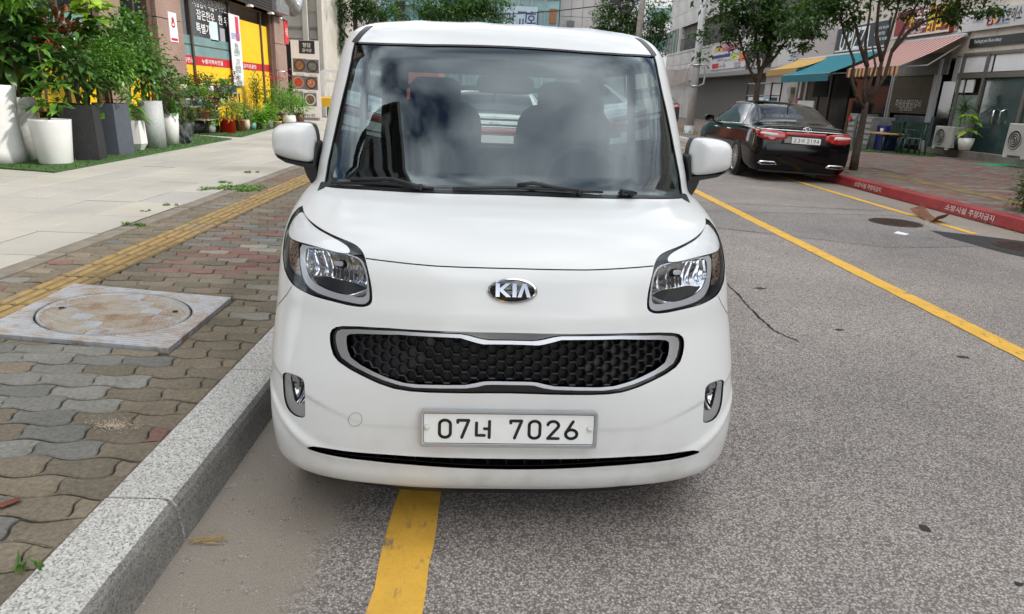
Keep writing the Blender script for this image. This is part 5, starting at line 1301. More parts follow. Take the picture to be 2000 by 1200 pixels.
# ------------------------------------------------------------------ plants
def leaf(mb, p, d, L_, W_, up, droop=.3, fold=.15, nseg=3):
    d = d.normalized(); s = d.cross(up)
    if s.length < .01: s = d.cross(Vector((1, 0, 0)))
    s.normalize(); u = s.cross(d)
    prof = [(0, .12), (.30, .9), (.62, 1.0), (1.0, .0)] if nseg == 3 else [(0, .25), (.5, 1), (1, 0)]
    V = []
    for t, w in prof:
        c = p+d*(L_*t)-Vector((0, 0, 1))*(droop*L_*t*t); w_ = W_*.5*w
        if w > 0: V += [c-s*w_+u*(fold*w_), c, c+s*w_+u*(fold*w_)]
        else: V += [c]
    F = []
    for k in range(len(prof)-2): F += [(3*k, 3*k+3, 3*k+4, 3*k+1), (3*k+1, 3*k+4, 3*k+5, 3*k+2)]
    b = 3*(len(prof)-2); t = len(V)-1; F += [(b, t, b+1), (b+1, t, b+2)]
    mb.add(V, F, True)
DENS = 3.0
def crown(mb, c, r, n, L_, W_, rnd, droop=.3, cols=2, shell_=.55, upbias=.3, clumps=0, spread=.35, nseg=2):
    cc = []; n = int(n*DENS)
    if clumps:
        for _ in range(clumps):
            v = Vector((rnd.gauss(0, 1), rnd.gauss(0, 1), rnd.gauss(0, 1))).normalized()*rnd.uniform(.35, .9); cc.append(v)
    for _ in range(n):
        if clumps:
            v = rnd.choice(cc)+Vector((rnd.gauss(0, 1), rnd.gauss(0, 1), rnd.gauss(0, 1)))*spread
        else: v = Vector((rnd.gauss(0, 1), rnd.gauss(0, 1), rnd.gauss(0, 1))).normalized()*(shell_+(1-shell_)*rnd.random())
        p = Vector((c[0]+v.x*r[0], c[1]+v.y*r[1], c[2]+v.z*r[2]))
        d = Vector((v.x, v.y, v.z*.6+upbias))+Vector((rnd.uniform(-1, 1), rnd.uniform(-1, 1), rnd.uniform(-1, 1)))*.6
        mb.cur = rnd.randrange(cols); s = rnd.uniform(.65, 1.2); leaf(mb, p, d, L_*s, W_*s, Vector((rnd.uniform(-.3, .3), rnd.uniform(-.3, .3), 1)), droop, .15, nseg)
    return mb
def stems(mb, pts_list, r0=.012):
    for P in pts_list: mb.tube(P, [r0*(1-.5*i/(len(P)-1)) for i in range(len(P))], 6)
    return mb
def rosette(mb, c, n, L_, W_, rnd, cols=2, tilt=(.1, 1.1), droop=.4):
    for k in range(n):
        a = k*2.399+rnd.uniform(-.2, .2); t = rnd.uniform(*tilt); mb.cur = rnd.randrange(cols); s = rnd.uniform(.75, 1.15)
        leaf(mb, Vector(c)+Vector((0, 0, rnd.uniform(0, .05))), Vector((math.cos(a)*math.cos(t), math.sin(a)*math.cos(t), math.sin(t))), L_*s, W_*s, Vector((0, 0, 1)), droop, .2, 3)
    return mb
BARK = mat('plant_bark', (.16, .11, .075), .85, var=.35, vscale=20, bump=.5); SOIL = mat('potting_soil', (.035, .025, .018), .95, var=.4, vscale=30, bump=.6)
LG = {'dark': [leafmat('ficus_dark', (.05, .12, .028), .28, .15), leafmat('ficus_deep', (.075, .165, .038), .28, .15)],
      'mid': [leafmat('leaf_mid', (.10, .24, .038), .4), leafmat('leaf_mid2', (.15, .31, .05), .4)],
      'light': [leafmat('leaf_light', (.20, .40, .045), .4, .35), leafmat('leaf_light2', (.14, .31, .04), .4, .35)],
      'lime': [leafmat('leaf_lime', (.34, .48, .06), .4, .35), leafmat('leaf_lime2', (.20, .38, .05), .4, .3)],
      'croton': [leafmat('croton_green', (.03, .07, .02), .35), leafmat('croton_red', (.22, .045, .02), .35)],
      'yellow': [leafmat('leaf_yellow', (.50, .42, .04), .45), leafmat('leaf_yelgreen', (.22, .28, .04), .45)],
      'grey': [leafmat('leaf_grey', (.11, .17, .09), .5), leafmat('leaf_sage', (.07, .12, .05), .5)]}
CW_ = mat('glazed_white', (.70, .70, .685), .4, var=.05, vscale=3, coat=.2); CG_ = mat('speckled_grey_pot', (.40, .42, .42), .6, var=.25, vscale=45); CD_ = mat('charcoal_pot', (.020, .020, .022), .7, var=.5, vscale=35, bump=.6); CB_ = mat('slate_blue_pot', (.070, .082, .105), .6, var=.12, vscale=8)
TC_ = mat('terracotta', (.33, .105, .055), .75, var=.2, vscale=15)
def pot_round(t, prof, m, soil_r, soil_z, n=32, a0=0., smooth_=True):
    MB().lathe(prof, n, smooth=smooth_, a0=a0).build('pot', m, t); MB().lathe([(soil_r, soil_z-.02), (soil_r, soil_z)], n, a0=a0, smooth=False).build('soil', SOIL, t)
def rim(prof, th=.02, dep=.05):   # add an inner lip so the pot is hollow at the top
    r, z = prof[-1]; return prof+[(r-th, z), (r-th, z-dep)]
def potted(px, py, label, z=TZ):
    c = gp(px, py, PZ0); t = empty('potted_plant', (c[0], c[1], z), 0, label, 'potted plant', 'plants along the restaurant front'); d = float(np.linalg.norm(c-CAM)); return t, d/FPX, d
rnd = random.Random(21)
# 1 tall waisted white pot with a bright green tree
t, k, d = potted(6, 319, 'tall waisted white planter with a thick tan trunk and bright green tree'); h = 112*k; r = 33*k
pot_round(t, rim([(r*1.02, 0), (r*.98, h*.15), (r*.90, h*.5), (r*.92, h*.75), (r*1.0, h)]), CW_, r*.95, h-.04)
MB().tube([(.0, 0, h-.05), (.0, 0, h+.5), (.03, .02, h+1.0), (.02, 0, h+1.7)], [.085, .08, .075, .06], 10).build('trunk', mat('tan_trunk', (.36, .24, .17), .85, var=.3, vscale=18, bump=.5), t)
stems(MB(), [[(0, 0, h+.9), (.3, -.1, h+1.3), (.7, -.2, h+1.4)], [(0, 0, h+1.0), (-.3, .1, h+1.5), (-.7, .1, h+1.6)], [(0, 0, h+.9), (.1, .3, h+1.4), (.3, .6, h+1.5)]], .03).build('branches', BARK, t)
crown(MB(), (.42, -.05, h+1.36), (.72, .6, .40), 620, .105, .06, rnd, .5, 2, clumps=26, spread=.22).build('foliage', LG['light'], t)
# 2 grey-white cylinder with rubber plant
t, k, d = potted(60, 311, 'pale grey cylinder planter with a tall dark rubber plant'); h = 90*k; r = 20*k
pot_round(t, rim([(r*1.06, 0), (r, h*.5), (r*.96, h)]), mat('chalk_pot', (.50, .50, .485), .7, var=.15, vscale=12), r*.85, h-.03)
MB().tube([(0, 0, h-.03), (-.03, .02, h+.9), (.02, 0, h+1.7)], [.018, .016, .01], 8).build('stem', BARK, t)
crown(MB(), (.0, .05, h+1.05), (.5, .45, .72), 170, .24, .13, rnd, .35, 2, shell_=.35, upbias=.4, nseg=3).build('foliage', LG['dark'], t)
# 3 white tapered pot with glossy shrub
t, k, d = potted(111, 322.5, 'tapered white pot with a leafy green schefflera'); h = 68*k; r = 29*k
pot_round(t, rim([(r*.76, 0), (r*.80, .02), (r, h-.03), (r, h)]), CW_, r*.9, h-.03)
MB().tube([(0, 0, h-.03), (.02, 0, h+.5), (0, 0, h+.95)], [.016, .014, .01], 6).build('stem', BARK, t)
f = MB()
for c, n, L_ in (((-.05, -.05, .16), 9, .26), ((.12, .05, .22), 9, .24), ((-.2, .05, .30), 8, .24), ((.2, -.05, .10), 8, .25), ((0, 0, .40), 10, .26), ((-.1, .1, .58), 9, .26), ((.1, 0, .72), 9, .25), ((0, .05, .92), 9, .24), ((.24, .06, .42), 8, .22), ((-.26, 0, .12), 7, .22)):
    rosette(f, (c[0], c[1], h+c[2]), n, L_, L_*.33, rnd, 2, (-.2, .9), .5)
f.build('foliage', LG['mid'], t)
# 4 charcoal twisted box planter with croton
t, k, d = potted(170, 313, 'charcoal rough square planter with dark croton'); h = 84*k; r = 29*k
pot_round(t, rim([(r*1.20, 0), (r*1.16, h*.5), (r*1.12, h)], .03), CD_, r*1.0, h-.03, 4, math.radians(62), False)
stems(MB(), [[(0, 0, h-.05), (.05, 0, h+.4), (.1, .02, h+.8)], [(0, 0, h-.05), (-.08, 0, h+.5), (-.1, .05, h+.95)]], .016).build('stem', BARK, t)
f = crown(MB(), (0, 0, h+.55), (.45, .4, .45), 130, .20, .075, rnd, .35, 2, shell_=.3, nseg=3); f.build('foliage', LG['dark'], t)
t2 = t
t, k, d = potted(150, 300, 'dark croton with red tinged leaves behind the charcoal planter'); h = 75*k; r = 22*k
pot_round(t, rim([(r*.8, 0), (r, h)]), CD_, r*.8, h-.03)
crown(MB(), (0, 0, h+.95), (.42, .38, .50), 190, .19, .06, rnd, .3, 2, shell_=.3, upbias=.6, nseg=3).build('foliage', LG['croton'], t)
# 5 small white square pot with one big leaf plant
t, k, d = potted(198, 309, 'slim white square pot with fiddle leaves between the dark planters'); h = 33*k; r = 5.5*k
pot_round(t, [(r*1.2, 0), (r*1.2, h)], CW_, r, h, 4, .8, False)
MB().tube([(0, 0, h), (.02, .0, h+.25), (.05, 0, h+.48)], .008, 6).build('stem', BARK, t)
f = MB(); leaf(f, Vector((.02, 0, h+.40)), Vector((.6, -.5, .35)), .30, .24, Vector((.3, -.8, 1)), .2, .1); f.cur = 1
leaf(f, Vector((.02, 0, h+.30)), Vector((.5, -.3, .1)), .22, .16, Vector((0, -.8, 1)), .3); leaf(f, Vector((0, 0, h+.16)), Vector((.1, -.6, .1)), .2, .14, Vector((0, -.8, 1)), .3); leaf(f, Vector((0, 0, h+.08)), Vector((-.4, -.6, .2)), .14, .10, Vector((0, -.8, 1)), .3)
f.build('foliage', LG['light'], t)
# 6 slate hexagonal planter with weeping fig
t, k, d = potted(228, 302, 'slate blue hexagonal planter with a small-leaved weeping fig'); h = 79*k; r = 28*k
pot_round(t, rim([(r*1.02, 0), (r*1.02, h*.4), (r*.98, h)], .03), CB_, r*.8, h-.03, 6, .12, False)
stems(MB(), [[(-.04, 0, h-.05), (-.06, 0, h+.35), (-.2, .05, h+.8)], [(.03, .02, h-.05), (.05, 0, h+.4), (.1, 0, h+.9)], [(0, -.02, h-.05), (.0, -.05, h+.5), (.2, -.1, h+.8)]], .018).build('stem', BARK, t)
crown(MB(), (.03, 0, h+.62), (.48, .42, .50), 1100, .062, .032, rnd, .5, 2, clumps=40, spread=.2).build('foliage', LG['mid'], t)
# rubber plant with pale crown behind the hex planter
t, k, d = potted(205, 296, 'tall rubber plant with pale lime top leaves behind the slate planter'); h = 40*k; r = 17*k
pot_round(t, rim([(r*.8, 0), (r, h)]), CD_, r*.8, h-.03)
MB().tube([(0, 0, h), (.03, 0, h+.9), (.14, -.04, h+2.0)], [.022, .018, .01], 8).build('stem', BARK, t)
crown(MB(), (.05, .05, h+1.15), (.42, .4, .55), 110, .26, .14, rnd, .35, 2, shell_=.3, upbias=.3, nseg=3).build('foliage', LG['dark'], t)
f = MB()
for c, n in (((.16, -.12, 1.95), 11), ((.38, -.15, 1.80), 8), ((.0, -.15, 1.75), 8), ((.25, -.2, 1.62), 7)): rosette(f, (c[0], c[1], h+c[2]), n, .40, .16, rnd, 2, (-.1, .8), .45)
f.build('crown_leaves', LG['lime'], t)
# 7 white faceted pot
t, k, d = potted(270, 295, 'white faceted pot with drooping dracaena'); h = 47*k; r = 15*k
pot_round(t, rim([(r*.6, 0), (r*1.05, h*.22), (r*.95, h)], .02), CW_, r*.75, h-.03, 6, .35, False)
f = MB(); [rosette(f, (0, 0, h+z), 16, .34, .06, rnd, 2, (-.1, .9), .6) for z in (.05, .2, .35)]; f.build('foliage', LG['mid'], t)
# 8 tall speckled cylinder
t, k, d = potted(303, 290, 'tall speckled grey cylinder planter with glossy fig shrub'); h = 75*k; r = 18.5*k
pot_round(t, rim([(r*1.0, 0), (r*1.0, h)], .02), CG_, r*.85, h-.03)
stems(MB(), [[(-.05, 0, h-.05), (-.1, 0, h+.4), (-.15, .05, h+.9)], [(.05, 0, h-.05), (.10, 0, h+.4), (.22, 0, h+.8)], [(0, 0, h), (.03, 0, h+.5), (.0, 0, h+1.1)]], .016).build('stem', BARK, t)
crown(MB(), (-.05, 0, h+.80), (.50, .48, .62), 420, .12, .06, rnd, .35, 2, clumps=24, spread=.25).build('foliage', [LG['dark'][1], LG['mid'][0]], t)
t, k, d = potted(282, 283, 'bushy fig with small bright leaves behind the speckled cylinder'); h = 60*k; r = 17*k
pot_round(t, rim([(r*.8, 0), (r, h)]), CG_, r*.8, h-.03)
crown(MB(), (-.05, 0, h+1.15), (.45, .42, .62), 420, .13, .065, rnd, .35, 2, clumps=22, spread=.26).build('foliage', [LG['dark'][0], LG['mid'][0]], t)
t, k, d = potted(20, 300, 'broad dark rubber plant at the restaurant window'); h = 50*k; r = 22*k
pot_round(t, rim([(r*.8, 0), (r, h)]), CD_, r*.8, h-.03); crown(MB(), (0.25, 0, h+1.0), (.5, .5, .65), 130, .27, .15, rnd, .35, 2, shell_=.3, nseg=3).build('foliage', LG['dark'], t)
t, k, d = potted(118, 292, 'feathery palm rising behind the schefflera'); h = 55*k; r = 20*k
pot_round(t, rim([(r*.8, 0), (r, h)]), CD_, r*.8, h-.03)
f = MB()
for q in range(13):
    a = q*2.4; tp = Vector((math.cos(a)*.55, math.sin(a)*.5, 1.1+.5*rnd.random()))
    for s_ in range(16):
        u = .25+.75*s_/15; p = Vector((tp.x*u*u, tp.y*u*u, h+tp.z*u))
        for sg in (-1, 1): f.cur = rnd.randrange(2); leaf(f, p, Vector((-math.sin(a)*sg+math.cos(a)*.6, math.cos(a)*sg+math.sin(a)*.6, .3)), .17*(1.1-.5*u), .02, Vector((0, 0, 1)), .4, .1, 2)
f.build('foliage', [LG['mid'][1], LG['grey'][0]], t)
# 9 white pot with trailing shrub
t, k, d = potted(335, 284, 'white round pot with a gnarled jade shrub beside the stone'); h = 51*k; r = 16*k
pot_round(t, rim([(r*.75, 0), (r*.9, h*.5), (r, h)], .02), CW_, r*.85, h-.03)
stems(MB(), [[(0, 0, h-.05), (.1, 0, h+.25), (.2, 0, h+.5)], [(0, 0, h-.05), (-.12, 0, h+.3), (-.1, 0, h+.6)]], .022).build('stem', BARK, t)
crown(MB(), (.02, -.05, h+.38), (.42, .36, .48), 380, .085, .05, rnd, .3, 2, clumps=24, spread=.25).build('foliage', [LG['mid'][0], LG['grey'][1]], t)
# grey ornamental stone / wrapped bag
c = gp(357, 282, PZ0); mb = MB(); bm_ = bmesh.new(); bmesh.ops.create_icosphere(bm_, subdivisions=3, radius=.24)
for v in bm_.verts:
    q = v.co.normalized(); v.co *= 1+.22*math.sin(5*q.x+2*q.z)*math.cos(4*q.y+q.z*3)+.10*math.sin(11*q.x+9*q.z); v.co.z = max(v.co.z*.95, -.15)
me = bpy.data.meshes.new('garden_stone'); bm_.to_mesh(me); bm_.free(); me.materials.append(mat('dark_garden_stone', (.055, .065, .062), .75, var=.6, vscale=12, bump=.6)); o = link('garden_stone', me, None, (c[0], c[1], TZ+.13)); o.scale = (.8, .7, 1.1)
tag(o, 'rough dark garden stone on the turf beside the white pot', 'stone')
# ------------------------------------------------------------------ tiered plant shelf and small pots
sx0 = -7.75
def shelf_at(px0, px1, py, X): a = on(px0, py, 0, X); b = on(px1, py, 0, X); return a[1], b[1], (a[2]+b[2])/2
tiers = []
SHM = mat('shelf_grey_wood', (.30, .29, .29), .7, var=.2, vscale=9)
shelf = empty('plant_shelf', (-7.4, 18, PZ0), 0, 'three-tier plant stand with dark legs crowded with small pots', 'plant stand')
for (X, dep, px0, px1, py) in ((-7.55, .34, 362, 472, 181), (-7.25, .34, 370, 474, 206), (-6.98, .34, 405, 445, 232)):
    a = on(px0, py, 0, X); b = on(px1, py, 0, X); z = on((px0+px1)/2, py, 0, X)[2]
    wb(MB().box(X-dep, X, a[1], b[1], z-.03, z), 'shelf_board', SHM, shelf); tiers.append((X, dep, a[1], b[1], z))
    for y in (a[1]+.1, (a[1]+b[1])/2, b[1]-.1): wb(MB().box(X-.06, X-.03, y-.015, y+.015, PZ0, z-.03), 'shelf_leg', BLACKP, shelf); wb(MB().box(X-dep+.02, X-dep+.05, y-.015, y+.015, PZ0, z-.03), 'shelf_leg', BLACKP, shelf)
POTS = [mat('pot_white', (.62, .61, .58), .4), TC_, mat('pot_teal', (.12, .27, .23), .35), mat('pot_brown', (.12, .055, .035), .5), mat('pot_grey', (.32, .33, .34), .6), mat('pot_cream', (.52, .42, .30), .5), mat('pot_black', (.02, .02, .025), .4), mat('pot_blue', (.10, .12, .17), .4), mat('pot_pink', (.42, .24, .19), .6)]
PN = ['white', 'terracotta', 'teal', 'dark brown', 'grey', 'cream', 'black', 'slate blue', 'dusty pink']
KN = {'mid': 'green leafy', 'light': 'bright green', 'dark': 'dark green', 'grey': 'grey-green succulent', 'yellow': 'yellow variegated', 'lime': 'lime leaved', 'croton': 'reddish'}
used_l = {}
def small_pot(x, y, z, r, h, pm_, kind, ph, where, nleaf=70, L_=.07, W_=.035, spread=None, taper=.78, label=None):
    lab = label or f'small {PN[pm_]} pot {where}'
    t = empty('potted_plant', (x, y, z), rnd.uniform(0, 6.28), lab, 'potted plant', 'plants along the restaurant front')
    pr_ = [(r*taper, 0), (r*.95, h*.85), (r*1.05, h*.86), (r*1.05, h)] if rnd.random() < .5 else [(r*taper, 0), (r*1.08, h*.45), (r*.95, h)]
    MB().lathe(rim(pr_, r*.15, h*.15), 16).build('pot', POTS[pm_], t); MB().lathe([(r*.85, h*.85), (r*.85, h*.9)], 12, smooth=False).build('soil', SOIL, t)
    MB().tube([(0, 0, h*.8), (rnd.uniform(-.03, .03), 0, h+ph*.6)], r*.09, 5).build('stem', BARK, t)
    sp_ = spread or r*1.5
    if rnd.random() < .35: f = rosette(MB(), (0, 0, h), 16, ph*.9, W_*1.4, rnd, 2, (.1, 1.2), .25)
    else: f = crown(MB(), (0, 0, h+ph*.55), (sp_, sp_, ph*.55), nleaf, L_, W_, rnd, .3, 2, clumps=8, spread=.35)
    f.build('foliage', LG[kind], t); return t
kinds = ['mid', 'grey', 'dark', 'mid', 'light', 'grey', 'croton', 'lime', 'dark']
wn_ = ['on the top shelf tier', 'on the middle shelf tier', 'on the lowest shelf tier']
for ti, (X, dep, ya_, yb2, z) in enumerate(tiers):
    n = (13, 12, 3)[ti]; pcols = [rnd.randrange(9) for _ in range(n)]
    for k in range(n):
        y = lerp(ya_+.15, yb2-.15, (k+.5)/n+rnd.uniform(-.02, .02)); r = rnd.uniform(.09, .14); pm_ = pcols[k]; kd = kinds[(k*2+ti) % 9]
        nb = f'{wn_[ti]} '+(f'between {PN[pcols[k-1]]} and {PN[pcols[k+1]]} pots' if 0 < k < n-1 else f'end by a {PN[pcols[1 if k == 0 else n-2]]} pot')
        small_pot(X-dep*.55+rnd.uniform(-.04, .04), y, z, r, r*rnd.uniform(1.1, 1.7), pm_, kd, rnd.uniform(.16, .34), nb, 60, .075, .045)
def gpot(px, py, top, hw, pm_, kind, ph, label, n=110, L_=.10, W_=.045, sp_=None, taper=.78):
    c = gp(px, py, PZ0); k = float(np.linalg.norm(c-CAM))/FPX; return small_pot(c[0], c[1], TZ, hw*k, (py-top)*k*1.0, pm_, kind, ph, '', n, L_, W_, sp_, taper, label)
POTS.append(mat('pot_red', (.62, .016, .012), .35)); PN.append('red')
gpot(446, 261, 237, 13, 9, 'yellow', .42, 'bright red pot with yellow variegated croton on the turf', 130, .12, .05, .30, .95)
gpot(470, 258, 238, 8.5, 1, 'mid', .40, 'terracotta pot with green shrub next to the red pot', 120, .09, .045, .26)
gpot(482, 256, 238, 6, 5, 'grey', .34, 'cream ribbed pot standing beside the terracotta pot', 80)
gpot(494, 255, 243, 6, 2, 'light', .38, 'round teal pot with light green leaves', 110, .09, .045, .26)
gpot(507, 254, 248, 5.5, 3, 'mid', .30, 'low dark brown bowl with green plant beside a white mug pot', 90)
gpot(515, 254, 243, 4.5, 0, 'light', .30, 'white mug-like pot with light leaves', 90)
gpot(527, 252, 239, 6, 0, 'light', .42, 'white pot with upright light green leaves at the end of the turf', 140, .12, .05, .26)
gpot(543, 251, 240, 7, 5, 'yellow', .22, 'shallow cream bowl with dry yellowish plant', 60)
gpot(566, 246, 229, 11, 0, 'mid', .62, 'white tub with a tall bushy green plant by the banner stand', 130, .12, .05, .34)
gpot(585, 242, 224, 9, 3, 'light', .50, 'brown basket pot with a leafy plant in front of the banner stand', 110, .12, .06, .30)
gpot(548, 240, 226, 11, 3, 'mid', .95, 'large bushy green plant with red flowers behind the white tub', 300, .16, .055, .55)
gpot(525, 238, 226, 10, 3, 'dark', .85, 'dark bushy shrub growing behind the white pots', 260, .13, .05, .45)
gpot(503, 240, 226, 9, 6, 'dark', 1.1, 'tall dark conical conifer plant behind the teal pot', 380, .10, .025, .20)
gpot(385, 262, 242, 14, 6, 'grey', .40, 'wide dark tub with grey-green shrub under the shelf', 150, .09, .045, .38)
gpot(365, 266, 244, 12, 6, 'dark', .42, 'dark tub of dry brown stems at the foot of the shelf', 110, .09, .04, .3)
gpot(412, 262, 246, 8, 4, 'mid', .25, 'grey bowl with green plant under the shelf edge', 70)
gpot(480, 236, 222, 9, 3, 'mid', .70, 'green shrub standing at the far end of the shelf', 220, .11, .05, .38)
fl = MB()
for _ in range(60):
    c = gp(548, 240, PZ0); p = Vector((c[0]+rnd.gauss(0, .3), c[1]+rnd.gauss(0, .3), 1.55+rnd.gauss(0, .10))); rosette(fl, p, 3, .05, .05, rnd, 1, (.2, 1), .1)
tag(fl.build('red_flowers', mat('flower_red', (.6, .03, .05), .6)), 'cluster of red flowers above the bushy plant by the end pillar', 'flowers', kind='stuff')
# ================================================================== RIGHT: shops
XR = 13.5
def WR(px, py, X=XR): p = on(px, py, 0, X); return p[1], p[2]
def RQ(pxl, pxr, pyt, pyb, X=XR):
    # a facade rectangle from its pixel bounds at mid-span: returns y_near, y_far, z_low, z_high
    yf, yn = WR(pxl, (pyt+pyb)/2, X)[0], WR(pxr, (pyt+pyb)/2, X)[0]; m = (pxl+pxr)/2
    return yn, yf, WR(m, pyb, X)[1], WR(m, pyt, X)[1]
RD, UZ = (0, -1, 0), (0, 0, 1)      # reading direction on a wall that faces the road (-x)
BEI = mat('beige_tile', (.54, .485, .415), .6, var=.22, vscale=1.3); BEI2 = mat('beige_tile_joint', (.11, .095, .08), .9)
GST = mat('grey_stone', (.46, .445, .43), .65, var=.18, vscale=.9); GST2 = mat('grey_stone_joint', (.12, .115, .11), .9)
DKG = mat('shop_dark_glass', (.012, .016, .016), .10, coat=.4, var=.3, vscale=1.2); GRG = mat('green_door_glass', (.030, .058, .055), .12, coat=.5, var=.35, vscale=1.0)
FRM = mat('shop_frame', (.16, .145, .13), .45, .3); FRW = mat('white_shop_frame', (.45, .46, .47), .5); PANW = mat('white_shop_panel', (.76, .77, .78), .35, var=.08, vscale=2)
ra = empty('shop_building', (XR, 18, 0), 0, 'beige tiled building with shop signs and awnings along the far pavement', 'building')
YA1 = 28.9
wb(MB().box(XR+.35, 26, -12, YA1, 0, 12.5), 'core_wall', BEI2, ra)
def panels(parent, y0, y1, z0, z1, dy, dz, X, m, name='wall_panel'):
    ny, nz = max(1, round((y1-y0)/dy)), max(1, round((z1-z0)/dz)); sy, sz = (y1-y0)/ny, (z1-z0)/nz
    me = MB().box(0, .06, .008, sy-.008, .008, sz-.008).mesh(name, m)
    for i in range(ny):
        for k in range(nz): link(name, me, parent, (X-parent.location[0], y0+i*sy-parent.location[1], z0+k*sz-parent.location[2]))
wb(MB().box(XR+.03, XR+.36, -12, YA1, 2.85, 12.5), 'wall_backing', BEI2, ra)
panels(ra, 13.0, YA1, 2.9, 5.9, 1.6, .75, XR-.02, BEI); wb(MB().box(XR-.02, XR+.05, -12, YA1, 5.95, 6.2), 'floor_band', BEI, ra)
wb(MB().box(XR-.02, XR+.05, -12, YA1, 8.2, 12.5), 'upper_wall', BEI, ra); wb(MB().box(XR-.02, XR+.05, -12, 13, 2.9, 5.95), 'side_wall', BEI, ra)
for j in range(10): wb(MB().box(XR+.05, XR+.12, -11+j*4, -8+j*4, 6.3, 8.2), 'upper_window', DKG, ra); wb(MB().box(XR-.02, XR+.1, -8+j*4, -7+j*4, 6.2, 8.2), 'pier', BEI, ra)
# --- beauty shop at the near end
yn, yf, z0, z1 = RQ(1868, 2012, 103, 141); zs1, zs0 = WR(1940, 108)[1], WR(1940, 140)[1]
ynn = WR(2080, 150)[0]; yd0, yd1 = WR(1990, 230)[0], WR(1908, 230)[0]; yw1 = WR(1858, 230)[0]
for a, b in ((1870, 1938), (1943, 2010)):
    y0, y1 = WR(b, 125)[0], WR(a, 125)[0]; wb(MB().box(XR-.01, XR+.02, y0, y1, zs0, zs1), 'white_panel', PANW, ra)
wb(MB().box(XR-.05, XR+.03, ynn, yw1, zs0-.16, zs0-.02), 'transom', FRM, ra); wb(MB().box(XR-.05, XR+.03, ynn, yw1, zs1+.02, zs1+.10), 'transom', FRM, ra)
zg = WR(1950, 302)[1]
wb(MB().box(XR-.01, XR+.02, yd0, yd1, zg, zs0-.16), 'glass_door', GRG, ra); wb(MB().box(XR-.01, XR+.02, ynn, yd0-.08, zg, zs0-.16), 'glass_door', GRG, ra)
for y in (yd0-.04, yd1+.05, yw1-.05): wb(MB().box(XR-.06, XR+.04, y-.05, y+.05, zg-.1, zs1+.1), 'door_post', FRM, ra)
y = WR(1953, 228)[0]
for s in (-1, 1):
    yy = y+s*.14; zh = WR(1953, 228)[1]; wb(MB().tube([(XR-.02, yy, zh-.17), (XR-.10, yy, zh-.17), (XR-.10, yy, zh+.13), (XR-.02, yy+s*.05, zh+.18)], .025, 8), 'door_handle', CHROME, ra)
wb(MB().box(XR-.01, XR+.02, yd1+.1, yw1-.1, zg+.05, zs0-.62), 'curtain_window', mat('curtain_pale', (.20, .23, .23), .5, var=.4, vscale=3.5), ra)
for a, b in ((1870, 1888), (1890, 1908)):
    y0, y1 = WR(b, 152)[0], WR(a, 152)[0]; wb(MB().box(XR-.02, XR+.02, y0+.04, y1-.04, zs0-.55, zs0-.20), 'white_panel', PANW, ra)
wb(MB().box(XR-.35, XR+.1, ynn-2, yw1+.3, .14, zg), 'plinth', mat('plinth_concrete', (.22, .205, .185), .9, var=.3, vscale=3), ra)
# signs
def sign(name, label, q, m, X=XR, th=.12, border=None):
    yn, yf, z0, z1 = q; t = empty(name, (X-th/2, (yn+yf)/2, (z0+z1)/2), 0, label, 'sign'); wb(MB().cbox(X-th, X, yn, yf, z0, z1, .01), 'sign_board', m, t)
    if border:
        for a in ((yn, yf, z1-.06, z1), (yn, yf, z0, z0+.06)): wb(MB().box(X-th-.012, X-th+.002, *a), 'sign_border', border, t)
    return t
def sgt(t, body, px, py, h, w, m, X, bold=.02, shear=0.0):
    if isinstance(w, tuple): w = abs(WR(w[0], py, X)[0]-WR(w[1], py, X)[0])
    bold *= .35; y, z = WR(px, py, X); return lettering(body, m, (X, y, z), RD, UZ, h, t, w, bold, off=.006, shear=shear)
BLK = mat('sign_black_text', (.02, .02, .022), .5); YLT = mat('sign_yellow_text', (.85, .65, .02), .5); WLT = mat('sign_white_text', (.8, .8, .8), .5); GLT = mat('sign_grey_text', (.3, .3, .32), .5)
q = RQ(1884, 2030, 17, 56); q = (q[0], q[1], WR(1957, 55)[1], WR(1957, 15)[1])
t = sign('shop_sign', 'white shop sign with coloured shapes and Korean name at the near end', q, mat('sign_white', (.58, .57, .58), .5)); xs = XR-.125
sgt(t, '모이소', 1981, 27, .36, (1965, 1996), BLK, xs, .0)
dl_ = abs(WR(1937, 33, xs)[0]-WR(1948, 33, xs)[0])*.40
def outline(parent, pts, X, px, py, w, m, name='logo_shape'):
    y, z = WR(px, py, X); mb = MB(); P = [(X-.006, y-a, z+b) for a, b in pts]; mb.tube(P, w, 5); return wb(mb, name, m, parent)
outline(t, [(-dl_, -.17), (dl_, -.17), (dl_, .17), (-dl_, .17), (-dl_, -.17)], xs, 1936, 35, .022, mat('logo_red', (.55, .05, .06), .5))
outline(t, [(dl_*math.cos(a), .17*math.sin(a)) for a in np.linspace(0, 6.283, 20)], xs, 1947.5, 32, .022, mat('logo_orange', (.75, .40, .12), .5))
outline(t, [(-dl_, -.17), (0, .18), (dl_, -.17)], xs, 1958, 30, .022, mat('logo_blue', (.08, .25, .5), .5))
sgt(t, 'www.moiso.co.kr', 1958, 45, .07, (1946, 1972), GLT, xs); sgt(t, '여성의류전문', 1910, 42, .09, (1900, 1922), GLT, xs)
q = RQ(1898, 2025, 71, 89); q = (q[0], q[1], WR(1960, 88)[1], WR(1960, 69)[1])
t = sign('slogan_strip', 'long black strip sign with a white slogan under the white shop sign', q, mat('strip_black', (.016, .017, .018), .4), XR, .06); sgt(t, "You've got your life as a beauty", 1929, 80, .13, (1904, 1956), WLT, XR-.065, .0)
q = RQ(1760, 1868, 10, 70); q = (q[0], q[1], WR(1812, 69)[1], WR(1812, 12)[1])
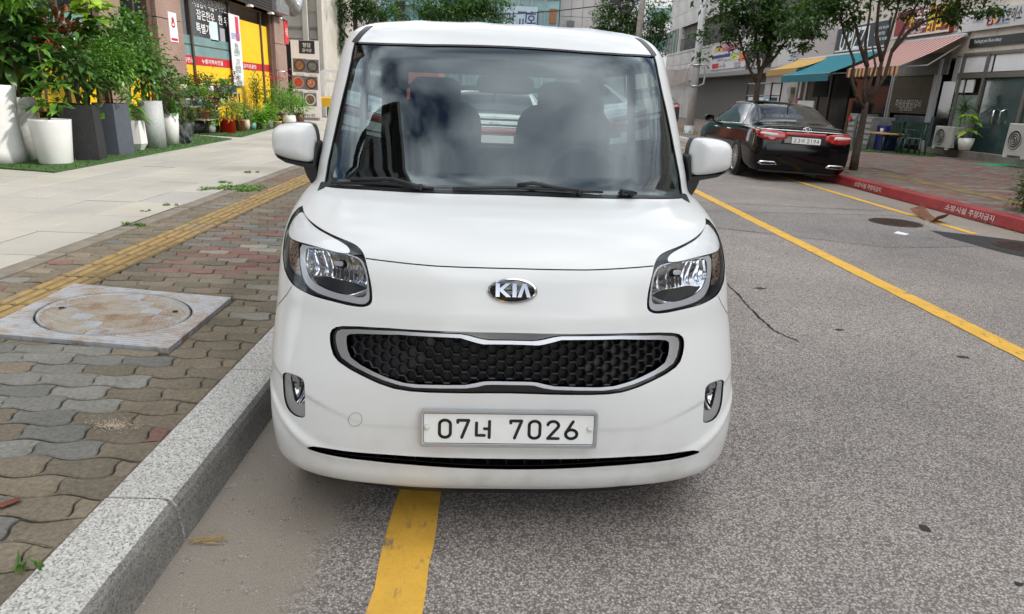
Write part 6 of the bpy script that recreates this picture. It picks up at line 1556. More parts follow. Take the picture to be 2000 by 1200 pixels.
t = sign('shop_sign', 'dark red restaurant sign with yellow and white Korean letters', q, mat('sign_crimson', (.24, .012, .018), .45), XR, .16, mat('sign_edge', (.6, .6, .6), .5)); xs = XR-.165
sgt(t, '주원', 1777, 40, .42, (1768, 1786), YLT, xs, .03); sgt(t, '숯불', 1800, 36, .60, (1787, 1813), mat('sign_black_white', (.75, .75, .75), .5), xs, .03); sgt(t, '닭갈비', 1836, 33, .95, (1814, 1858), YLT, xs, .04); sgt(t, '031-428-5281', 1784, 61, .15, (1768, 1800), WLT, xs, .02)
q = (WR(1738, 65)[0], WR(1640, 80)[0], WR(1690, 97)[1], WR(1690, 46)[1])
t = sign('pizza_sign', 'dark slate U PIZZA sign above the teal awning', q, mat('sign_slate', (.030, .036, .042), .5), XR, .12, mat('sign_edge', (0, 0, 0))); xs = XR-.125
sgt(t, 'U PIZZA', 1670, 76, .78, (1642, 1698), WLT, xs, .035, .12)
for k, (px, py) in enumerate(((1726, 54), (1718, 66), (1722, 76))): sgt(t, ('피자 파스타', '031 428 7723', '배달 포장')[k], px, py, .10, (px-10, px+10), WLT, xs, .0)
q = (WR(1636, 90)[0], WR(1562, 95)[0], WR(1600, 112)[1], WR(1600, 62)[1]); t = sign('blank_sign', 'large plain pinkish grey sign board beside the pizza sign', q, mat('sign_mauve', (.36, .33, .345), .5), XR, .12); sgt(t, '(주)인테', 1629, 85, .09, (1624, 1634), GLT, XR-.125)
q = (WR(1561, 110)[0], WR(1524, 112)[0], WR(1545, 127)[1], WR(1545, 80)[1]); t = sign('white_sign', 'white sign with blue lettering half behind the street tree', q, mat('sign_offwhite', (.50, .49, .47), .5), XR, .10); sgt(t, '크린', 1549, 110, .5, (1542, 1557), mat('sign_navy', (.03, .05, .22), .5), XR-.105, .03)
# --- awnings: sloping cloth with a valance, arms
def awning(label, wall, front, X1, m, m2, val, scallop=False, stripes=None):
    # wall: two pixels on the facade (far, near), front: two pixels on the plane x = X1 (far, near)
    A = [on(*wall[0], 0, XR-.15), on(*wall[1], 0, XR-.15)]; B = [on(*front[0], 0, X1), on(*front[1], 0, X1)]
    yf = (A[0][1]+B[0][1])/2; yn = (A[1][1]+B[1][1])/2; zw = (A[0][2]+A[1][2])/2; zf = (B[0][2]+B[1][2])/2
    t = empty('shop_awning', (XR-.15, (yf+yn)/2, zw), 0, label, 'awning')
    n = stripes or 1
    for k in range(n):
        a, b = lerp(yn, yf, k/n), lerp(yn, yf, (k+1)/n); mb = MB(); V = []
        for i in range(7):
            u = i/6; x = lerp(XR-.15, X1, u); z = lerp(zw, zf, u)-.05*math.sin(math.pi*u); V += [(x, a, z), (x, b, z), (x, b, z-.012), (x, a, z-.012)]
        F = []
        for i in range(6): F += [(4*i, 4*i+1, 4*i+5, 4*i+4), (4*i+3, 4*i+7, 4*i+6, 4*i+2), (4*i, 4*i+4, 4*i+7, 4*i+3), (4*i+1, 4*i+2, 4*i+6, 4*i+5)]
        wb(mb.add(V, F, False), 'awning_cloth' if n == 1 else 'cloth_stripe', m if k % 2 == 0 else m2, t)
    nv = stripes or 14; mv = []
    for k in range(nv):
        a, b = lerp(yn, yf, k/nv), lerp(yn, yf, (k+1)/nv); lo = zf-val
        pts = [(a, zf), (b, zf)]+([(lerp(b, a, s/6), lo+.06-.06*math.sin(math.pi*s/6)) for s in range(7)] if scallop else [(b, lo), (a, lo)])
        wb(MB().add([(X1-.01, y, z) for y, z in pts], [tuple(range(len(pts)))], False).add([(X1+.004, y, z) for y, z in pts], [tuple(range(len(pts)-1, -1, -1))], False), 'valance_flap', (val_a if k % 2 == 0 else val_b), t) if stripes else mv.append(0)
    if not stripes: wb(MB().box(X1-.012, X1+.004, yn, yf, zf-val, zf), 'valance', m2, t)
    wb(MB().tube([(X1+.02, yn, zf-.02), (X1+.02, yf, zf-.02)], .03, 8), 'front_bar', FRW, t)
    wb(MB().tube([(XR-.1, yn, zw), (XR-.1, yf, zw)], .07, 8), 'roller', FRW, t)
    for y in (yn+.2, yf-.2): wb(MB().tube([(XR-.1, y, zw-.25), (lerp(XR, X1, .5), y, zf+.05), (X1+.03, y, zf-.03)], .025, 6), 'arm', FRW, t)
    return t
val_a, val_b = mat('valance_orange', (.62, .36, .15), .8), mat('valance_brown', (.13, .045, .03), .8)
awning('pink and white striped awning with an orange scalloped valance', ((1757, 86), (1870, 69)), ((1664, 134), (1770, 128)), 11.6, mat('awning_pink', (.55, .36, .33), .85), mat('awning_dusty_rose', (.33, .13, .11), .85), .28, True, 26)
awning('teal cloth awning under the pizza sign', ((1628, 110), (1740, 96)), ((1518, 150), (1606, 142)), 11.6, mat('awning_teal', (.012, .17, .22), .8, var=.1), mat('valance_teal', (.010, .12, .16), .8), .27)
awning('mustard yellow awning beside the teal one', ((1562, 119), (1630, 108)), ((1494, 139), (1552, 132)), 12.0, mat('awning_yellow', (.55, .34, .09), .8, var=.1), mat('valance_yellow', (.36, .22, .07), .8), .25, True)
# --- shop interiors and fronts under the awnings
def front(pxl, pxr, pyt, pyb, m, name, X=XR, th=.04, z0=None):
    yn, yf, a, b = RQ(pxl, pxr, pyt, pyb, X); return wb(MB().box(X-th, X, yn, yf, z0 if z0 is not None else a, b), name, m, ra)
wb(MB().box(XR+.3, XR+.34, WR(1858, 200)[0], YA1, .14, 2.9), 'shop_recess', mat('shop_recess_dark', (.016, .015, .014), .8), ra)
wb(MB().box(XR-.02, XR+.35, WR(1858, 200)[0]-.02, WR(1850, 200)[0], .14, 2.95), 'party_wall', FRW, ra)
SHU = mat('brown_blind', (.115, .092, .062), .65, var=.15, vscale=3); yn, yf, z0, z1 = RQ(1742, 1822, 150, 222)
for k in range(22): wb(MB().box(XR-.03-.015*(k % 2), XR, yn, yf, lerp(z0, z1, k/22), lerp(z0, z1, (k+1)/22)-.01), 'blind_slat', SHU, ra)
y, z = WR(1776, 203); lettering('주원숯불닭갈비', mat('blind_text', (.5, .48, .44), .6), (XR-.05, y, z), RD, UZ, .26, ra, 1.45, .03); y, z = WR(1773, 212); lettering('031.428.5281', mat('blind_text', (0, 0, 0)), (XR-.05, y, z-.03), RD, UZ, .1, ra, .7)
front(1742, 1822, 226, 284, mat('shop_low_glass', (.06, .085, .095), .2, coat=.3, var=.5, vscale=2), 'low_glass', z0=.3)
for px in (1740, 1826, 1738): yy = WR(px, 200)[0]; wb(MB().box(XR-.08, XR+.02, yy-.06, yy+.06, .14, 2.9), 'shop_post', FRW, ra)
yy = WR(1817, 230)[0]; wb(MB().box(XR-.12, XR-.02, yy-.07, yy+.07, .2, 2.45), 'door_edge', FRW, ra)
front(1742, 1856, 108, 148, mat('fascia_grey', (.20, .19, .18), .7, var=.2), 'fascia'); front(1832, 1856, 160, 285, DKG, 'side_glass', z0=.3)
front(1648, 1738, 150, 285, DKG, 'pizza_glass', z0=.2); front(1560, 1646, 150, 270, mat('shop_wood', (.075, .055, .04), .6, var=.4, vscale=2), 'cafe_front', z0=.2)
front(1640, 1655, 150, 260, BLACKP, 'door_frame', XR-.04, z0=.2)
for px in (1557, 1575, 1600, 1622): yy = WR(px, 190)[0]; wb(MB().box(XR-.10, XR-.03, yy-.10, yy+.10, .2, 2.7), 'cafe_post', FRW if px in (1557, 1575) else ALU, ra)
front(1540, 1556, 160, 235, mat('cream_pillar', (.42, .37, .28), .8), 'cream_pillar', XR-.05, z0=.2)
y, z = WR(1553, 177); wb(MB().box(XR-.3, XR-.1, y-.2, y+.2, z-.13, z+.13), 'meter_box', FRW, ra)
# white sandwich board with red text, seen over the black car
t = empty('menu_board', (XR-1.2, WR(1573, 205)[0], .2), 0, 'white board with red Korean letters in front of the cafe', 'sign'); yn, yf, z0, z1 = RQ(1556, 1590, 197, 222, XR-1.2)
wb(MB().box(XR-1.25, XR-1.2, yn, yf, .2, z1), 'board', PANW, t); wb(MB().box(XR-1.27, XR-1.19, yf-.12, yf+.02, .2, z1+.08), 'red_edge', mat('sign_red', (0, 0, 0)), t); lettering('중화반점', mat('board_red', (.5, .03, .06), .6), (XR-1.26, (yn+yf)/2-.1, z1-.35), RD, UZ, .22, t, .9, .03)
# dark hanging apron
yn, yf, z0, z1 = RQ(1590, 1618, 152, 190, XR-.6); tag(MB().prism([(yn, z0), (yf, z0), (yf-.05, z1-.2), (yf-.35, z1), (yn+.35, z1), (yn+.05, z1-.2)], XR-.62, XR-.56, 0).build('hanging_coat', mat('dark_green_cloth', (.012, .022, .018), .9, var=.3)), 'dark green coat hanging under the teal awning', 'coat')
# shelf rack with blue boxes
rk_ = empty('goods_rack', (XR-.9, WR(1495, 200)[0], .14), 0, 'open rack with blue and white cartons behind the black car', 'rack'); yn, yf, z0, z1 = RQ(1472, 1520, 160, 225, XR-.7)
for z in (.5, 1.15, 1.75, 2.3): wb(MB().box(XR-1.1, XR-.6, yn, yf, z, z+.04), 'rack_shelf', SHM, rk_)
for y in (yn, yf): wb(MB().box(XR-1.1, XR-1.05, y-.03, y+.03, .14, 2.34), 'rack_post', BLACKP, rk_); wb(MB().box(XR-.65, XR-.6, y-.03, y+.03, .14, 2.34), 'rack_post', BLACKP, rk_)
for k in range(4):
    y = lerp(yn+.45, yf-.6, k/3)
    c_ = empty('carton', (XR-.88, y, 1.19), 0, ('blue and white carton against the rack post', 'pale carton between the two blue cartons', 'blue and white carton between the two pale cartons', 'pale carton against the rack post')[k], 'carton', 'cartons on the rack'); MB().cbox(-.18, .18, -.35, .35, 0, .5, .01).build('box', mat('carton_blue', (.16, .40, .55), .7) if k % 2 == 0 else mat('carton_pale', (.55, .60, .62), .7), c_); MB().box(-.183, -.18, -.25, .1, .15, .42).build('print', PANW, c_)
# fridges / grey crates by the tree
for k, (a, b, pt, pb, lab) in enumerate(((1657, 1672, 222, 262, 'pale grey steel cabinet with a red badge beside the street tree'), (1674, 1703, 228, 268, 'grey slatted crate cabinet behind the street tree trunk'))):
    yn, yf, z0, z1 = RQ(a, b, pt, pb, 11.6); t = empty('steel_cabinet', (11.9, (yn+yf)/2, .14), 0, lab, 'cabinet'); wb(MB().cbox(11.6, 12.3, yn, yf, .14, z1, .02), 'cabinet_body', mat('cabinet_grey', (.20, .20, .195), .5, .2, var=.2), t)
    for s in range(5): wb(MB().box(11.57, 11.6, yn+.06, yf-.06, lerp(.3, z1, s/5), lerp(.3, z1, s/5)+.10), 'cabinet_slat', mat('slat_grey', (.32, .32, .32), .5), t)
wb(MB().lathe([(.09, 0), (.09, .02)], 16).xf(Matrix.Translation((11.56, WR(1663, 232, 11.6)[0], WR(1663, 232, 11.6)[1])) @ Matrix.Rotation(-math.pi/2, 4, 'Y')), 'cabinet_badge', REDB, [o for o in bpy.data.objects if o.name == 'steel_cabinet'][0])
# blue crates
BLU = mat('crate_blue', (.012, .022, .16), .45); BLU2 = mat('crate_lightblue', (.02, .12, .30), .45)
for k, (px, py, m, lab) in enumerate(((1712, 262, BLU2, 'light blue crate at the bottom by the pizza shop'), (1711, 255, BLU, 'dark blue crate stacked on the light blue crate'), (1727, 257, BLU, 'dark blue drum next to the stacked crates'))):
    c = gp(px, 277, .14) if k != 1 else gp(1712, 277, .14); y, z = WR(px, 272, 12.0); zz = .15+(.36 if k == 1 else 0)
    t = empty('plastic_crate', (12.0, WR(1712 if k < 2 else 1730, 265, 12.0)[0], zz), 0, lab, 'crate', 'blue crates'); hh = .34 if k < 2 else .75
    MB().cbox(-.22, .22, -.30, .30, 0, hh, .02).build('crate_body', m, t); [MB().box(-.235, -.22, -.26, .26, hh*q-.03, hh*q+.02).build('crate_rib', m, t) for q in (.3, .6, .95)]
# green plastic chairs and small table
CHG = mat('chair_green', (.010, .045, .030), .4)
def pchair(px, py, rz, label):
    y, z = WR(px, py, 12.1); t = empty('plastic_chair', (12.1, y, .16), rz, label, 'chair', 'green plastic chairs')
    MB().cbox(-.22, .22, -.22, .22, .42, .46, .02).build('seat', CHG, t)
    for sx in (-1, 1):
        for sy in (-1, 1): MB().tube([(sx*.20, sy*.20, .43), (sx*.24, sy*.24, 0)], [.025, .018], 6).build('leg', CHG, t)
    for k in range(5): MB().box(-.25, -.22, -.20+k*.085, -.14+k*.085, .46, .86).build('back_slat', CHG, t)
    MB().box(-.27, -.21, -.22, .22, .84, .90).build('back_rail', CHG, t)
    for s in (-1, 1): MB().tube([(.2, s*.23, .45), (.2, s*.24, .66), (-.22, s*.23, .68)], .018, 6).build('arm_rest', CHG, t)
pchair(1758, 268, .6, 'green plastic chair beside the small wooden table'); pchair(1775, 268, -.5, 'green plastic chair turned towards the blind'); pchair(1790, 268, -2.4, 'green plastic chair next to the white door edge')
y, z = WR(1742, 270, 11.9); t = empty('cafe_table', (11.7, y, .16), 0, 'small low table with a pale wooden top by the chairs', 'table'); MB().cbox(-.3, .3, -.45, .45, .50, .54, .01).build('table_top', mat('table_pine', (.45, .27, .10), .6), t)
for sx in (-1, 1):
    for sy in (-1, 1): MB().tube([(sx*.25, sy*.38, .5), (sx*.28, sy*.42, 0)], .02, 6).build('leg', CHG, t)
c_ = empty('cup', (11.6, y+.1, .70), 0, 'small white cup on the low pine table', 'cup'); MB().lathe([(.035, 0), (.05, .12), (.044, .12), (.032, .02)], 16).build('cup_body', CW_, c_)
turf([(12.3, WR(1815, 286, 12.3)[0]-.2), (13.1, WR(1815, 286, 13.1)[0]-.6), (13.1, 27.5), (9.9, 27.5), (9.9, gp(1655, 291, .14)[1])], 'dark green artificial turf in front of the pizza shop', .146)
sheet('green_mat', [(9.3, 12.2), (10.5, 12.5), (10.6, 13.2), (9.4, 13.0)], .1445, mat('mat_green', (.03, .34, .16), .8), None, None)
tag(bpy.data.objects['green_mat'], 'small bright green mat on the far pavement near the glass door', 'mat')
c = gp(1960, 323, .14); bpy.data.objects['green_mat'].location = (c[0]-10.0, c[1]-12.7, 0)
# AC units
def acunit(px, py, X, label, w=.85, h=.58):
    y, z = WR(px, py, X); t = empty('air_conditioner', (X, y, max(.16, z)), 0, label, 'air conditioner', 'outdoor air conditioners')
    ACM = mat('ac_cream', (.46, .45, .42), .5, var=.1)
    MB().cbox(-.16, .16, -w/2, w/2, .06, h+.06, .02).build('casing', ACM, t)
    MB().lathe([(.235, 0), (.235, .012), (.20, .016), (.20, .004)], 28, cap=False).xf(Matrix.Translation((-.162, w*.13, h*.5+.06)) @ Matrix.Rotation(-math.pi/2, 4, 'Y')).build('fan_ring', mat('ac_grey', (.30, .30, .30), .5), t)
    MB().lathe([(.20, 0), (.20, .003)], 24).xf(Matrix.Translation((-.162, w*.13, h*.5+.06)) @ Matrix.Rotation(-math.pi/2, 4, 'Y')).build('fan_dark', mat('ac_dark', (.06, .06, .06), .6), t)
    for r_ in (.05, .10, .15): MB().tube([(-.178, w*.13+r_*math.cos(a), h*.5+.06+r_*math.sin(a)) for a in np.linspace(0, 6.283, 20)], .007, 5, cap=False).build('grille_ring', ACM, t)
    for s in (-1, 1): MB().box(-.2, .2, s*w*.35-.04, s*w*.35+.04, 0, .06).build('foot', mat('ac_foot', (.55, .55, .55), .6), t)
    return t
acunit(1846, 292, 12.95, 'cream air conditioner unit with round fan grille beside the potted plants')
acunit(1992, 310, 12.7, 'cream air conditioner unit right of the green glass door', .85, .75)
# plants by the door
c = on(1883, 293, 0, 12.6); t = empty('potted_plant', (12.6, c[1], max(.16, c[2])), 0, 'white pot with broad yellow-green leaves by the glass door', 'potted plant'); k = float(np.linalg.norm(c-CAM))/FPX
pot_round(t, rim([(11*k*.7, 0), (11*k*.95, 10*k), (11*k, 18*k)]), CW_, 9*k, 16*k); f = MB()
for cc, n in (((0, 0, .15), 7), ((.05, 0, .35), 7), ((-.05, .05, .55), 7)): rosette(f, (cc[0], cc[1], 18*k+cc[2]), n, .34, .17, rnd, 2, (-.1, .9), .5)
f.build('foliage', LG['lime'], t)
c = on(1862, 293, 0, 13.0); t = empty('potted_plant', (13.0, c[1], max(.16, c[2])), 0, 'black pot with a tall spiky dracaena behind the air conditioner', 'potted plant')
pot_round(t, rim([(.16, 0), (.2, .4)]), POTS[6], .17, .37); MB().tube([(0, 0, .35), (.0, 0, .8), (.03, 0, 1.15)], .03, 8).build('stem', BARK, t); f = MB()
for z in (.95, 1.1, 1.25): rosette(f, (.03, 0, z), 26, .62, .04, rnd, 2, (-.4, 1.3), .5)
f.build('foliage', LG['dark'], t)
# --- grey stone building beyond
XB = 14.3
rb2 = empty('stone_building', (XB, 40, 0), 0, 'grey stone building with balcony, poster and a dark garage opening', 'building')
YB1 = WR(1303, 110, XB)[0]
zgar = WR(1420, 150, XB)[1]; yg0, yg1 = WR(1492, 190, XB)[0], WR(1352, 190, XB)[0]
wb(MB().box(XB+.3, 30, YA1+.1, YB1, 0, 13), 'core_wall', GST2, rb2)
zb0 = zgar+.25; zbal0 = WR(1420, 84, XB)[1]; zbal1 = WR(1400, 30, XB)[1]
panels(rb2, YA1+.1, YB1, zb0, zbal0, 2.4, .8, XB-.02, GST); panels(rb2, YA1+.1, YB1, zbal1, 13, 2.4, 1.0, XB-.02, GST)
wb(MB().box(XB-.06, XB+.3, YA1+.1, YB1+.02, zbal0-.02, zbal0+.12), 'ledge', GST, rb2); wb(MB().box(XB-.5, XB+.2, YA1+.1, YB1, zgar, zgar+.24), 'garage_canopy', mat('canopy_grey', (.26, .26, .27), .5, .3), rb2)
ywa, ywb = WR(1330, 60, XB)[0], WR(1301, 60, XB)[0]
wb(MB().box(XB+.02, XB+.06, ywa, ywb-.3, zbal0+.12, zbal1), 'green_window', mat('green_window_glass', (.05, .12, .10), .15, coat=.4, var=.5, vscale=1.0), rb2)
for k in range(6): y = lerp(ywa, ywb-.3, k/5); wb(MB().box(XB-.02, XB+.08, y-.06, y+.06, zbal0+.12, zbal1), 'window_mullion', mat('mullion_grey', (.3, .32, .31), .5), rb2)
yb0, yb1 = WR(1480, 60, XB)[0], WR(1340, 60, XB)[0]
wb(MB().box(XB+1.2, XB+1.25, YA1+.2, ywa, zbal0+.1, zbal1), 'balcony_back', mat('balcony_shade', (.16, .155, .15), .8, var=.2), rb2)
y = YA1+1
while y < ywa:
    wb(MB().tube([(XB+.02, y, zbal0+.1), (XB+.02, y, zbal0+1.0)], .018, 5), 'baluster', BLACKP, rb2); y += .35
wb(MB().tube([(XB+.02, YA1+.2, zbal0+1.0), (XB+.02, ywa, zbal0+1.0)], .03, 6), 'balcony_rail', BLACKP, rb2)
for y in (ywa+.1, (ywa+YA1)/2): wb(MB().box(XB-.02, XB+1.2, y-.35, y+.35, zbal0+.1, zbal1), 'balcony_pier', GST, rb2)
wb(MB().box(XB-.02, XB+.3, yg1, YB1, 0, zb0), 'garage_pier', GST, rb2); wb(MB().box(XB-.02, XB+.3, YA1+.1, yg0, 0, zb0), 'garage_pier', GST, rb2)
GRD = mat('garage_tile', (.085, .082, .080), .7, var=.2, vscale=1.5)
gm = MB().box(0, .05, .012, 2.38, .010, .60).mesh('garage_panel', GRD); y = yg0
wb(MB().box(XB+3.3, XB+3.4, yg0-3, yg1+1, 0, 6), 'garage_back', mat('garage_joint', (.03, .03, .03), .9), rb2)
for i in range(int((yg1-yg0+3)/2.4)+1):
    for k in range(8): link('garage_panel', gm, rb2, (3.22, yg0-3+i*2.4-40, .14+k*.62))
wb(MB().box(XB-.2, XB+3.3, yg0-3, yg1+1, .10, .15), 'garage_floor', mat('garage_floor', (.22, .21, .195), .9, var=.2), rb2)
q = (WR(1460, 105, XB)[0], WR(1391, 112, XB)[0], WR(1425, 134, XB)[1], WR(1425, 84, XB)[1]); t = sign('wall_poster', 'large white poster with coloured blocks on the grey stone wall', q, mat('poster_white', (.55, .53, .54), .6), XB-.02, .06); xs = XB-.085
def pblock(px0, px1, py0, py1, m):
    yn, yf, z0, z1 = RQ(px0, px1, py0, py1, xs); wb(MB().box(xs-.01, xs, yn, yf, z0, z1), 'poster_block', m, t)
def lm(n, c): return mat('poster_'+n, c, .6)
pblock(1396, 1411, 94, 101, lm('yellow', (.6, .42, .05))); pblock(1412, 1442, 91, 98, lm('pink', (.5, .10, .22))); pblock(1394, 1426, 107, 113, lm('navy', (.03, .05, .18))); pblock(1428, 1440, 104, 118, lm('lime', (.45, .5, .15))); pblock(1444, 1458, 103, 119, lm('orange', (.6, .18, .05))); pblock(1391, 1403, 125, 134, lm('red', (.45, .03, .04)))
sgt(t, '최신형 기계 특별', 1425, 87, .28, (1408, 1450), lm('redtext', (.5, .04, .08)), xs, .02)
for px, py, s in ((1406, 118, '가정용 전기'), (1420, 118, '업소용 기계'), (1410, 130, '수리 전문'), (1440, 124, '당일 설치'), (1440, 130, '전화 상담')): sgt(t, s, px, py, .16, (px-6, px+6), lm('text', (.15, .12, .16)), xs)
q = (WR(1508, 118, XB)[0], WR(1461, 120, XB)[0], WR(1485, 135, XB)[1], WR(1485, 95, XB)[1]); t = sign('dark_wall_sign', 'dark sign with cream numbers behind the street tree', q, mat('sign_dark', (.03, .028, .03), .5), XB-.02, .08); sgt(t, '7.00', 1476, 124, .5, (1466, 1490), mat('cream_text', (.6, .55, .45), .6), XB-.11, .03)
# ------------------------------------------------------------------ trees, poles on the right pavement
TBARK = mat('tree_bark', (.075, .055, .042), .9, var=.4, vscale=9, bump=.7, bscale=40)
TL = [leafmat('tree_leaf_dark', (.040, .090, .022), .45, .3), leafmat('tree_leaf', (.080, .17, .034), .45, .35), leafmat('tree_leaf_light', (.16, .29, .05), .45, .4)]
def ptree(base, X, trunk, limbs, clumps, label, nleaf, L_=.11, seed=1, r0=.11):
    # trunk / limb points and crown clumps measured as pixels on the plane through the trunk (x = X or its own offset)
    rn = random.Random(seed); B = np.array(base); Yp = B[1]
    t = empty('street_tree', tuple(B), 0, label, 'tree', 'street trees')
    P = lambda px, py, dy=0: tuple(on(px, py, 1, Yp+dy)-B)
    mb = MB(); pts = [P(*p) for p in trunk]; mb.tube(pts, [r0*(1-.45*i/(len(pts)-1)) for i in range(len(pts))], 10); mb.build('trunk', TBARK, t)
    for lp in limbs: pts = [P(*p) for p in lp]; MB().tube(pts, [r0*.5*(1-.7*i/(len(pts)-1)) for i in range(len(pts))], 7).build('limb', TBARK, t)
    f = MB(); f.smooth = True; k0 = float(np.linalg.norm(B-CAM))/FPX; tot = sum(c[2]*c[3] for c in clumps)
    for cl in clumps:
        cx, cy, rx, ry = cl[:4]; dy = cl[4] if len(cl) > 4 else 0; c = Vector(P(cx, cy, dy)); n = int(nleaf*rx*ry/tot)
        sub = [Vector((rn.gauss(0, .55), rn.gauss(0, .55), rn.gauss(0, .5))) for _ in range(max(4, n//45))]
        for _ in range(n):
            v = rn.choice(sub)+Vector((rn.gauss(0, 1), rn.gauss(0, 1), rn.gauss(0, 1)))*.20
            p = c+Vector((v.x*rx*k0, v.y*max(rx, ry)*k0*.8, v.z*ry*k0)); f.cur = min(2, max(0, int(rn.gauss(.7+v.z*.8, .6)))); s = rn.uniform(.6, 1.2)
            leaf(f, p, Vector((rn.gauss(0, 1), rn.gauss(0, 1), rn.gauss(-.1, .5))), L_*s, L_*s*.5, Vector((rn.gauss(0, .4), rn.gauss(0, .4), 1)), .25, .15, 2)
    f.build('crown', TL, t); return t
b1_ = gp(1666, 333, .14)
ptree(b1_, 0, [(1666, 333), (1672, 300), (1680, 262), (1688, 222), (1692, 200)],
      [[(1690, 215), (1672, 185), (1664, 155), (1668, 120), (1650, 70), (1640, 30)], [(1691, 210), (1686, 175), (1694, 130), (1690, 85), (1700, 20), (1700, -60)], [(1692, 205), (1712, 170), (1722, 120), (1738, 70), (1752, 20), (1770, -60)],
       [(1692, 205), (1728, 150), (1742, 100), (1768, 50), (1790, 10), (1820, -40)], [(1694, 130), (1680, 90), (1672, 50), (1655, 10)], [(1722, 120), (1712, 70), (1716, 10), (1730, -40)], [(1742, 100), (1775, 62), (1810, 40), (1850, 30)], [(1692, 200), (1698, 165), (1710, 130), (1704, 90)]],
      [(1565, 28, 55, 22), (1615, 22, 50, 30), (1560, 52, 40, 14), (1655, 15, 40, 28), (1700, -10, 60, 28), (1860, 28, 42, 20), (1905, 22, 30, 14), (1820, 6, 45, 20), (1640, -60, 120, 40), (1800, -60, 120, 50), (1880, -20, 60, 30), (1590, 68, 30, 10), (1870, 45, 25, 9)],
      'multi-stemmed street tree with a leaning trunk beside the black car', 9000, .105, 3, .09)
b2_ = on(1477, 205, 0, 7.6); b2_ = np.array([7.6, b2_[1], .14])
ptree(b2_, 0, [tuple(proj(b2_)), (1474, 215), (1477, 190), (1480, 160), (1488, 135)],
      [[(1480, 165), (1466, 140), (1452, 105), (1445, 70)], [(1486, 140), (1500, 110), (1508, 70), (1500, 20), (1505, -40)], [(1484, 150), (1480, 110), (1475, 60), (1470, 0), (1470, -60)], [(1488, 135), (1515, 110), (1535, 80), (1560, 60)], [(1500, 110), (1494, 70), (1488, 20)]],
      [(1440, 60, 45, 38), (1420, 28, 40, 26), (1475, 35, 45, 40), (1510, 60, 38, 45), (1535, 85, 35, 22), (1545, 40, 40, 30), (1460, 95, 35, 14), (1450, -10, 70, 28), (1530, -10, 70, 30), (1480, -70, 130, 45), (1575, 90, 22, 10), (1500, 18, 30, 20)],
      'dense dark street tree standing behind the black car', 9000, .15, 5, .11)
# grey light pole with ring bracket and small flag
pb = gp(1345, 262, .14); lp = empty('street_light_pole', tuple(pb), 0, 'pale grey steel light pole with a bracket near the garage', 'light pole'); dy_ = pb[1]
tp = on(1366, 0, 1, dy_)-pb; POLE = mat('pole_galv', (.46, .47, .48), .5, .3, var=.12, vscale=6)
MB().tube([(0, 0, 0), tuple(np.array(tp)*.45*np.array([0, 0, 1])), (0, 0, 9)], [.17, .14, .10], 16).build('pole_shaft', POLE, lp)
MB().lathe([(.30, 0), (.30, .05), (.20, .06), (.20, .30), (.17, .32)], 16).build('pole_base', POLE, lp)
z = on(1350, 150, 1, dy_)[2]-.14
for s in (-1, 1): MB().tube([(s*.10, -.05, z+.45), (s*.30, -.05, z+.42), (s*.36, -.05, z+.1), (s*.34, -.05, z-.25), (s*.10, -.05, z-.35)], .035, 8).build('bracket_ring', POLE, lp)
for zz in (z+.42, z-.34): MB().lathe([(.18, -.03), (.18, .03)], 16).xf(Matrix.Translation((0, 0, zz))).build('clamp_band', SATIN, lp)
fl_ = MB(); V = []
for i in range(7):
    u = i/6; V += [(-.18-1.0*u, -.1+.05*math.sin(u*6), z+.30-.10*u+.03*math.sin(u*9)), (-.18-1.05*u, -.1+.05*math.sin(u*6), z-.12-.28*math.sin(u*1.6))]
wbn = fl_.add(V, [(2*i, 2*i+1, 2*i+3, 2*i+2) for i in range(6)], True).build('banner_cloth', mat('pale_banner', (.48, .44, .43), .8, var=.15, vscale=4), lp)
gt = blades(120, (0, 0), .35, .22, .008, .5, cols=2).build('weed_tuft', WEED, None, (pb[0], pb[1], .14)); tag(gt, 'weeds growing round the foot of the light pole', 'weed', kind='stuff')
# black and yellow wrapped pole and shrub at the kerb
up = empty('utility_pole', (7.62, 9.05, .14), 0, 'utility pole wrapped in yellow and black stripes beside the shrub', 'utility pole')
YW, BW = mat('wrap_yellow', (.62, .34, .02), .6), mat('wrap_black', (.015, .015, .015), .6)
MB().lathe([(.19, 0), (.16, 9)], 20).build('pole_shaft', mat('concrete_pole', (.33, .32, .30), .85, var=.2, vscale=8), up)
for k in range(8):
    n = 20; V = []
    for i in range(n+1):
        a = 2*math.pi*i/n; zz = .35+k*.22+.22*i/n*2*.5; V += [(.20*math.cos(a), .20*math.sin(a), zz), (.198*math.cos(a), .198*math.sin(a), zz+.22)]
    MB().add(V, [(2*i, 2*i+2, 2*i+3, 2*i+1) for i in range(n)], True).build('wrap_band', YW if k % 2 == 0 else BW, up)
sh = empty('kerbside_shrub', (7.12, 8.72, .14), 0, 'dark green shrub at the foot of the striped pole by the red kerb', 'shrub')
stems(MB(), [[(0, 0, 0), (.05, 0, .3), (.1, 0, .55)], [(0, 0, 0), (-.06, .02, .3), (-.12, 0, .5)]], .015).build('stem', TBARK, sh)
crown(MB(), (.12, 0, .36), (.36, .34, .36), 900, .06, .03, rnd, .3, 2, clumps=30, spread=.25).build('foliage', [TL[0], TL[1]], sh)
